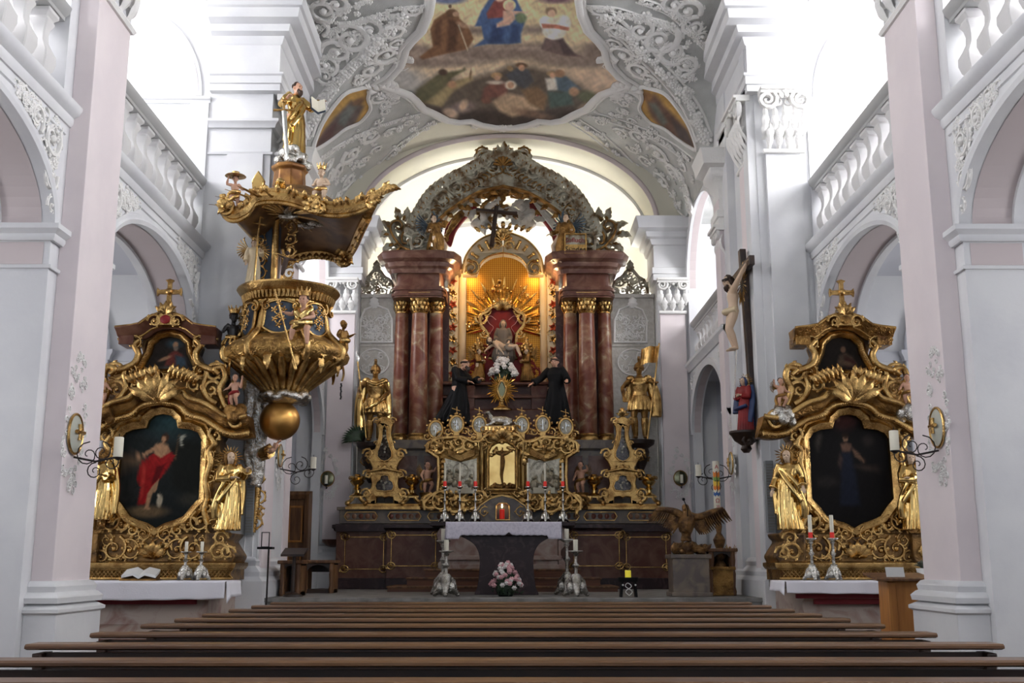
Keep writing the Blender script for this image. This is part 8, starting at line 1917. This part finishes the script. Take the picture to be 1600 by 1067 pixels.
# ---- eagle lectern
Y = 15.6; bx0, bx1 = P(1048, 900, Y).x, P(1105, 900, Y).x; zt = P(1075, 866, Y).z; c0 = (bx0 + bx1) / 2
t = thing('eagle_lectern', 'stone ambo with a spread-winged bronze eagle, right of the altar', 'lectern', (c0, Y, ZS), world=True); mb = MB(); mb.box(bx0, bx1, Y - .2, Y + .25, ZS, zt); mb.box(bx0 - .03, bx1 + .03, Y - .23, Y + .28, zt - .06, zt); mb.box(bx0 - .03, bx1 + .03, Y - .23, Y + .28, ZS, ZS + .06); mb.build('pedestal', M['marblegrey'], t, 0, bevel=.012)
mb = MB()
for i in range(16): q = random.Random(i); mb.ball((c0 + q.uniform(-.22, .22), Y - .1 + q.uniform(-.1, .1), zt + q.uniform(.0, .12)), q.uniform(.05, .09), 7, 5)
for i in range(12): leaf(mb, FRONT(Y - .2), (c0 + random.Random(i + 50).uniform(-.22, .22), zt + .03), PI / 2 + random.Random(i).uniform(-1.5, 1.5), .16, .04, 0, .3, 3)
mb.build('rocky_base', M['eagle'], t, 60)
mb = MB(); E = lambda x, y, d=0.: P(x, y, Y - .1 - d)
mb.tube([E(1071, 832), E(1072, 818), E(1074, 806), E(1072, 796)], [.09, .13, .1, .05], 10); mb.ball(E(1071, 793), .055, 8, 6); mb.tube([E(1070, 794, .04), E(1068, 797, .1)], [.025, .006], 6); mb.tube([E(1072, 828), E(1073, 845)], [.08, .05], 8)
for s in (-1, 1): mb.tube([E(1072 + s * 3, 836), E(1072 + s * 6, 846, .03)], [.04, .03], 7)
blob(mb, 'body', M['eagle'], t, .014, 2)
for wing in ([(1066, 806), (1056, 800), (1044, 797), (1032, 796), (1024, 798)], [(1078, 806), (1090, 808), (1102, 804), (1114, 799), (1130, 795)]):
    mb = MB(); q = spline3([E(*p) for p in wing], 4); s = -1 if wing[0][0] < 1070 else 1
    mb.tube(q, np.linspace(.06, .03, len(q)), 8)
    for i in range(1, len(q)): 
        L = .26 - .1 * i / len(q); mb.tube([q[i], q[i] + Vector((s * .05, .02, -L * .5)), q[i] + Vector((s * .12, .02, -L))], [.03, .034, .008], 6, .4)
    mb.build('wing', M['eagle'], t, 60)
a, d = P(1074, 800, 15.4), P(1068, 780, 15.4); t = thing('microphone', 'thin black gooseneck microphone above the eagle lectern', 'microphone', a - Vector((0, 0, .06))); mb = MB(); mb.tube([(0, 0, 0), Vector((.005, 0, .1)), d - a + Vector((0, 0, .06))], .007, 6); mb.build('gooseneck', M['black'], t); mb = MB(); mb.ball(d - a + Vector((0, 0, .06)), .022, 8, 6); mb.build('capsule', M['black'], t)
# ---- paschal candle on its bronze stand
Y = 16.0; b = P(1130, 930, Y); b.z = ZS; zt = P(1123, 798, Y).z; xs_ = P(1124, 850, Y).x; zb = P(1130, 885, Y).z
t = thing('candle_stand', 'tall turned bronze candle stand on a box plinth, right of the eagle lectern', 'stand', (xs_, Y, ZS)); mb = MB(); mb.box(-.14, .16, -.14, .14, 0, zb - ZS); mb.box(-.17, .19, -.17, .17, zb - ZS - .05, zb - ZS); mb.build('plinth', M['golddark'], t, 0, bevel=.01)
mb = MB(); h = zt - zb; mb.lathe([(.1, 0), (.08, .04), (.05, .08), (.09, h * .2), (.04, h * .28), (.08, h * .42), (.09, h * .48), (.035, h * .6), (.05, h * .72), (.03, h * .86), (.09, h * .95), (.12, h), (.04, h)], (0, 0, zb - ZS), 18); mb.build('shaft', M['eagle'], t)
h = SZ(719, 796, Y); r = SX(5.2, Y); t = thing('paschal_candle', 'tall white candle with red letters and coloured bands on the bronze stand', 'candle', (xs_ - .01, Y, zt)); mb = MB(); mb.lathe([(r, 0), (r, h), (r * .8, h + .005)], n=24); mb.build('wax', M['wax'], t, 50)
for nm, m_, z0, z1 in (('blue_band', 'prnblue', .30, .37), ('orange_band', 'prorange', .42, .5), ('yellow_band', 'pryellow', .5, .6), ('green_band', 'prgreen', .6, .68), ('orange_sun', 'prorange', .68, .78)):
    mb = MB(); n = 14; vs = []; rr = r * 1.012
    for i in range(n + 1): a = -PI + .25 + (PI - .5) * i / n; wv = .012 * math.sin(i * 1.3); vs += [(rr * math.cos(a), rr * math.sin(a), h * z0 + wv), (rr * math.cos(a), rr * math.sin(a), h * z1 + wv)]
    mb.add(vs, [(2 * i, 2 * i + 2, 2 * i + 3, 2 * i + 1) for i in range(n)]); mb.build(nm, M[m_], t)
mb = MB(); mb.tube([(0, -r * 1.03, h * .38), (0, -r * 1.03, h * .8)], .006, 5); mb.tube([(-r * .6, -r * .86, h * .6), (0, -r * 1.05, h * .6), (r * .6, -r * .86, h * .6)], .006, 5); mb.build('cross_mark', M['iron'], t)
text_mesh('A', .08, 'alpha_mark', M['rednote'], t, (0, -r * 1.02, h * .85), ext=.003); text_mesh('Ω', .085, 'omega_mark', M['rednote'], t, (0, -r * 1.02, h * .16), ext=.003); text_mesh('20', .05, 'year_mark', M['rednote'], t, (0, -r * 1.02, h * .06), ext=.003)
b, H = fig_at(1136, 845, 878, 16.1); b.z = zb; figure('angel_statue', 'tiny gilded angel beside the bronze candle stand', 'statue', b + Vector((.05, 0, 0)), .28, rz=-.4, robe='gold', skin='golddark', hair='golddark', wings='gold')
# ---- stalls and small things at the sides of the sanctuary
def stall(px0, px1, ytop, Y, label, arch=True):
    a, b = P(px0, 900, Y).x, P(px1, 900, Y).x; zt = P(px0, ytop, Y).z - ZS; t = thing('prayer_stall', label, 'stall', ((a + b) / 2, Y, ZS)); w_ = (b - a) / 2
    for s in (-1, 1): mb = MB(); mb.lathe([(.035, 0), (.045, .05), (.03, .12), (.04, .3), (.028, zt * .6), (.042, zt * .8), (.035, zt)], (s * (w_ - .04), 0, 0), 12); mb.box(s * (w_ - .04) - .04, s * (w_ - .04) + .04, .05, .4, 0, zt * .95); mb.build('side_post', M['brownwood'], t)
    mb = MB(); mb.box(-w_ - .03, w_ + .03, -.06, .42, zt, zt + .05); mb.build('desk_top', M['brownwood'], t, 0, bevel=.012)
    mb = MB(); ar = [(w_ * .86 * math.cos(q), zt - .02 - .22 * (1 - math.sin(q))) for q in np.linspace(PI, 0, 12)]; mb.prism([(-w_ + .04, zt), (-w_ + .04, zt - .26)] + ar + [(w_ - .04, zt - .26), (w_ - .04, zt)], -.02, .02); mb.build('arched_front', M['darkwood'], t, 30)
    mb = MB(); mb.box(-w_, w_, .38, .42, 0 if not arch else zt * .7, zt); mb.build('back', M['darkwood'], t, 0); mb = MB(); mb.box(-w_, w_, 0, .37, .0, .06); mb.build('footboard', M['darkwood'], t, 0); return t
stall(472, 522, 880, 17.2, 'brown wooden prayer stall with an arched front, in front of the left end pier'); stall(437, 470, 881, 15.7, 'narrow dark carved stall beside the left crossing pier', False)
stall(1108, 1150, 862, 15.9, 'dark wooden stall with a red-brown top behind the bronze candle stand', False)
c0 = P(460, 866, 15.4); t = thing('music_stand', 'dark wooden reading stand in front of the left stalls', 'stand', (c0.x, 15.4, ZS)); zt = c0.z - ZS; mb = MB(); mb.lathe([(.14, 0), (.13, .03), (.03, .06), (.025, zt)], n=12); mb.build('post', M['darkwood'], t); mb = MB(); mb.prism([(-.15, zt - .03), (.15, zt + .06), (.15, zt + .09), (-.15, zt)], -.16, .16, axis='x'); mb.build('desk', M['darkwood'], t, 0)
c0 = P(415, 856, 15.05); t = thing('lamp_stand', 'thin black stand with a small tray beside the left crossing pier', 'stand', (P(419, 880, 14.8).x, 14.8, 0)); zt = P(415, 858, 14.8).z; mb = MB(); mb.lathe([(.12, 0), (.1, .02), (.012, .04), (.012, zt)], n=10); mb.build('post', M['iron'], t); mb = MB(); mb.box(-.14, .06, -.08, .08, zt, zt + .03); mb.build('tray', M['black'], t, 0); mb = MB(); w_ = .035
mb.sweep([(-.1, 0, zt + .03), (-.0, 0, zt + .03), (-.0, 0, zt + .22), (-.1, 0, zt + .22)], [(-.006, -.006), (-.006, .006), (.006, .006), (.006, -.006)], (0, -1, 0), closed=True); mb.build('frame', M['iron'], t, 0)
c0 = P(518, 846, 20.3); t = thing('holy_water_bowl', 'small dark half-round bowl on the left end pier', 'bowl', (c0.x, 20.42, c0.z - .1)); mb = MB(); mb.lathe([(.03, 0), (.12, .03), (.19, .1), (.2, .14), (.17, .13), (.1, .05)], n=20); mb.build('basin', M['marblered'], t)
# the door in the side aisle of the chancel
Y = 20.55; x0, x1, z1 = P(438, 800, Y).x, P(489, 800, Y).x, P(460, 768, Y).z; mb = MB(); mb.box(x0 + .09, x1 - .12, Y, Y + .06, ZS, z1 - .12); dr = struct(mb.build('door_1', M['brownwood'], smooth=0)); dr['label'] = 'brown panelled wooden door left of the high altar'
mb = MB(); mb.sweep([(x0, Y - .02, ZS), (x0, Y - .02, z1), (x1, Y - .02, z1), (x1, Y - .02, ZS)], [(.0, 0), (0, .09), (-.06, .11), (-.14, .08), (-.14, 0)], (0, -1, 0)); mb.build('door_frame', M['brownwood'], dr, 0)
mb = MB(); f = FRONT(Y); h = z1 - ZS
for a, b in ((.1, .4), (.48, .84)): mb.sweep([(x0 + .17, Y, ZS + h * a), (x1 - .2, Y, ZS + h * a), (x1 - .2, Y, ZS + h * b), (x0 + .17, Y, ZS + h * b)], MOLD(.04, .025), (0, -1, 0), closed=True)
mb.build('door_panel', M['pine'], dr, 30); mb = MB(); mb.ball(((x0 + x1) / 2 + .16, Y - .04, ZS + 1.0), .03, 8, 6); mb.build('door_handle', M['iron'], dr)
# ---- wall sconces: painted disc in a stucco wreath, iron scrolls, candle
def sconce(plane, r, label, sq=1., arm=.3, side=1, iron=True, cl=.16, disc='mirror', wr=1.):
    t = thing('wall_sconce', label, 'sconce', plane.o, world=False); f = Plane((0, 0, 0), plane.u, plane.v)
    mb = MB(); n = 24; c = [f(r * math.cos(q), r * 1.12 * math.sin(q), .02 + .0) for q in np.linspace(0, 2 * PI, n + 1)[:-1]]; ce = f(0, 0, .06); b = [f(r * math.cos(q), r * 1.12 * math.sin(q), 0) for q in np.linspace(0, 2 * PI, n + 1)[:-1]]
    mb.add([ce] + c + b, [(0, 1 + i, 1 + (i + 1) % n) for i in range(n)] + [(1 + i, 1 + n + i, 1 + n + (i + 1) % n, 1 + (i + 1) % n) for i in range(n)]); mb.build('disc', M[disc], t, 60)
    mb = MB(); mb.tube(c + c[:1], r * .08, 7); mb.build('rim', M['gold' if iron else 'golddark'], t)
    if iron: mb = MB(); mb.tube([f(-r * .45, r * .1, .06), f(r * .5, r * .1, .07)], r * .12, 6); mb.tube([f(0, -r * .35, .06), f(0, r * .55, .06)], r * .12, 6); mb.build('cross', M['gold'], t)
    mb = MB(); rn = random.Random(int(r * 1000)); R2 = r * 1.5
    for i in range(64):
        q = rn.uniform(0, 2 * PI); rr = R2 * rn.uniform(.9, 1.5); v = rr * math.sin(q) * 1.5
        if v > 0: v *= 1.5
        u_ = rr * math.cos(q) * (.8 - .25 * max(0, v) / (R2 * 3)); acanthus_scroll(mb, f, (u_, v), r * rn.uniform(.16, .3) * wr, rn.uniform(0, 6), 1.2, rn.choice((-1, 1)), .2, .006, 5)
    mb.build('stucco_wreath', M['stucco'], t, 60)
    mb = MB(); n_ = f.n; a0 = f(0, -r * 1.3, .02)
    if iron:
        for (u_, v, q, k) in ((.32, .05, .3, 1), (.62, .12, .24, -1), (.5, -.32, .2, 1), (.85, -.12, .2, -1)):
            c_ = a0 + n_ * arm * u_ + Vector((0, 0, arm * v)); pl = Plane(c_, n_, (0, 0, 1)); orn_tube(mb, pl, spiral2((0, 0), arm * q, arm * .03, 1.5, 1.5 + k * 9), .008, .006)
        mb.tube([a0, a0 + n_ * arm * .5 + Vector((0, 0, -arm * .1)), a0 + n_ * arm], .01, 6); e = a0 + n_ * arm
    else: e = a0 + n_ * .14 + Vector((0, 0, r * .45)); mb.tube([a0, a0 + n_ * .1 - Vector((0, 0, .03)), e], .009, 6)
    mb.lathe([(.012, -.03), (.045, -.005), (.05, .0), (.03, .002)], e, 12); mb.build('iron_bracket', M['iron'], t); return plane.o + e, cl
def sc(px, py, Xp, r, arm, label, side, cl, wr=1.):
    p = PX(px, py, Xp); pl = Plane(p, (0, 1 if side < 0 else -1, 0), (0, 0, 1)); e, h = sconce(pl, r, label, arm=arm, wr=wr, disc='discpale'); candle('', 'ivory candle on the iron bracket of the %s' % label.replace('oval disc sconce in a stucco wreath ', 'sconce '), e, .044, cl * .8); return e
sc(115, 678, -W + .2, .17, .42, 'oval disc sconce in a stucco wreath on the near left pier', -1, .24); sc(1467, 668, W - .2, .17, .42, 'oval disc sconce in a stucco wreath on the near right pier', 1, .24)
sc(436, 712, -XC + .07, .15, .5, 'oval disc sconce in a stucco wreath on the left chancel wall', -1, .22, .8); sc(1144, 724, XC - .07, .15, .5, 'oval disc sconce in a stucco wreath on the right chancel wall', 1, .22, .8)
for (px, py, wd) in ((512, 748, 'left'), (1063, 747, 'right')):
    p = P(px, py, YE - .085); e, h = sconce(Plane(p, (1, 0, 0), (0, 0, 1)), .125, 'round bronze disc sconce in a stucco wreath on the %s end pier' % wd, iron=False, wr=1.2); candle('', 'small candle before the bronze disc on the %s end pier' % wd, e, .03, .16)
# ---- crucifix on the right crossing pier
XS = 3.62; zt, zb = P(1163, 389, 15.25).z, P(1185, 688, 15.25).z; base = Vector((XS - .12, 15.3, zb)); top = Vector((XS - .2, 15.3, zt)); d = top - base; L = d.length
t = thing('crucifix_cross', 'large dark wooden crucifix cross on the right crossing pier', 'cross', base); mb = MB()
def beam(mb, a, b, w_, h): q = (b - a).normalized(); s = q.cross(Vector((1, 0, 0))).normalized(); o_ = [a + s * w_ + Vector((h, 0, 0)), a + s * w_ - Vector((h, 0, 0)), a - s * w_ - Vector((h, 0, 0)), a - s * w_ + Vector((h, 0, 0))]; o_ += [v + (b - a) for v in o_]; mb.add(o_, [(0, 1, 2, 3), (7, 6, 5, 4), (0, 4, 5, 1), (1, 5, 6, 2), (2, 6, 7, 3), (3, 7, 4, 0)])
beam(mb, Vector((0, 0, 0)), d, .07, .045); mb.build('upright', M['darkwood'], t, 0, bevel=.01); mb = MB(); c0 = d * .885; beam(mb, c0 + Vector((-.01, -.62, 0)), c0 + Vector((-.01, .62, 0)), .07, .04); mb.build('crossbeam', M['darkwood'], t, 0, bevel=.01)
H = SZ(440, 548, 15.2) / .9; zf = P(1162, 548, 15.2).z; hx = c0.z + base.z - zf
arm = (hx - .0) / H
figure('corpus_figure', 'pale carved crucified figure on the large dark cross', 'statue', Vector((XS - .36, 15.3, zf)), H, rz=-PI / 2, skin='skinpale', hair='hair', hairlong=True, beard=True, headrot=(.3, .35), crown='thorns',
       pose=dict(shl=(.13, 0, .82), shr=(-.13, 0, .82), ell=(.27, .06, arm * .9), elr=(-.27, .06, arm * .9), wrl=(.42, .1, arm * .985), wrr=(-.42, .1, arm * .985), head=(-.03, -.05, .93), knl=(.03, -.06, .3), knr=(-.02, -.07, .3), anl=(.02, .02, .06), anr=(-.02, .0, .05), hil=(.045, 0, .53)), drape=[([(.1, .02, .54), (0, -.1, .52), (-.1, .02, .54)], .055), ([(-.1, .0, .52), (-.13, 0, .42)], .04)], drape_mat='ivory')
t = thing('gilt_rays', 'gilded ray halo behind the crucified figure on the right pier', 'halo', (XS - .22, 15.3, zf + H * .9)); mb = MB(); rays(mb, Plane((0, 0, 0), (0, -1, 0), (0, 0, 1)), (0, 0), .1, .36, 24, .014); mb.build('rays', M['gold'], t, 30)
cz = P(1168, 674, 15.2).z; t = thing('wall_console', 'dark carved console under the blue and red robed statue', 'console', (XS - .28, 15.2, cz - .3)); mb = MB(); mb.lathe([(.04, 0), (.08, .05), (.06, .1), (.16, .17), (.2, .24), (.23, .27), (.23, .3)], n=18); mb.build('shelf', M['darkwood'], t); mb = MB(); acanthus_scroll(mb, Plane((0, -.16, .15), (1, 0, 0), (0, 0, 1)), (0, 0), .1, 0, 1.3, 1, .2, 0, 5); mb.build('carving', M['darkwood'], t, 60)
H = SZ(588, 672, 15.2); figure('mourning_statue', 'statue of a woman in red dress and blue mantle below the crucifix', 'statue', Vector((XS - .28, 15.2, cz)), H, rz=-.9, robe='redcloth', hair='bluecloth', hairlong=True, skin='skinpale', halo='gold', pose=dict(wrl=(.04, -.15, .66), wrr=(-.04, -.15, .64), ell=(.15, -.06, .62), elr=(-.15, -.06, .62)), cape=('bluecloth', [([(.12, .04, .84), (.17, .02, .6), (.16, -.03, .34), (.13, -.04, .16)], .07), ([(-.12, .04, .84), (-.17, .0, .6), (-.16, -.06, .34)], .07), ([(0, .1, .84), (0, .14, .5), (0, .14, .1)], .11), ([(-.16, -.04, .42), (0, -.15, .42), (.14, -.1, .46)], .06)]))
p = Vector((XS - .42, 15.05, zf - .02)); q = P(1153, 605, 15.05); t = thing('lance', 'thin pale lance leaning below the feet of the crucified figure', 'lance', (p.x - .03, 15.05, P(1153, 622, 15.05).z)); mb = MB(); mb.tube([(0, 0, 0), (.06, 0, p.z - t.location.z)], .011, 7); mb.build('shaft', M['silverplain'], t)
# ---- pews
PW = thing('pew', '', 'pew', (0, 0, 0)); hw0, hw1 = -2.36, 2.44
mb = MB(); mb.sweep([(hw0 - .06, 0, .9), (hw1 + .06, 0, .9)], [(-.05, .015), (-.085, .024), (-.085, .036), (-.072, .045), (.085, .045), (.1, .036), (.1, .024), (.05, .015)], (0, 0, 1)); mb.build('top_rail', M['pew'], PW, 30)
mb = MB(); mb.box(hw0, hw1, -.015, .02, .42, .9); mb.build('backrest', M['pewend'], PW, 0); mb = MB(); mb.box(hw0, hw1, -.4, .0, .41, .45); mb.build('seat', M['pew'], PW, 0, bevel=.008)
mb = MB(); mb.box(hw0, hw1, .12, .24, .12, .17); mb.build('kneeler', M['pew'], PW, 0, bevel=.008)
for x in (hw0, hw1):
    mb = MB(); mb.prism([(-.42, 0), (.24, 0), (.24, .2), (.08, .3), (.06, .86), (.08, .9), (-.08, .9), (-.06, .8), (-.1, .62), (-.3, .6), (-.4, .52), (-.44, .4)], x - .025, x + .025, axis='x'); mb.build('end_panel', M['pewend'], PW, 30, bevel=.01)
index_kids()
ROW = [3.98, 4.82, 5.74, 6.61, 7.5, 8.24, 8.97, 9.81, 10.66, 11.5]
LBL = ['nearest dark pew, its rail along the bottom edge of the photo', 'second pew from the front edge of the photo, wider than the frame', 'third nearest pew, first whose both ends are in the photo', 'fourth nearest pew', 'fifth nearest pew', 'sixth nearest pew', 'seventh nearest pew', 'third pew from the sanctuary step', 'second pew from the sanctuary step', 'farthest pew, right before the sanctuary step']
for i, y in enumerate(ROW):
    o = PW if i == 0 else copy_tree(PW); o.location = (0, y, 0); o['label'] = 'brown wooden pew, ' + LBL[i] if i > 2 else LBL[i]; o['group'] = 'rows of pews'
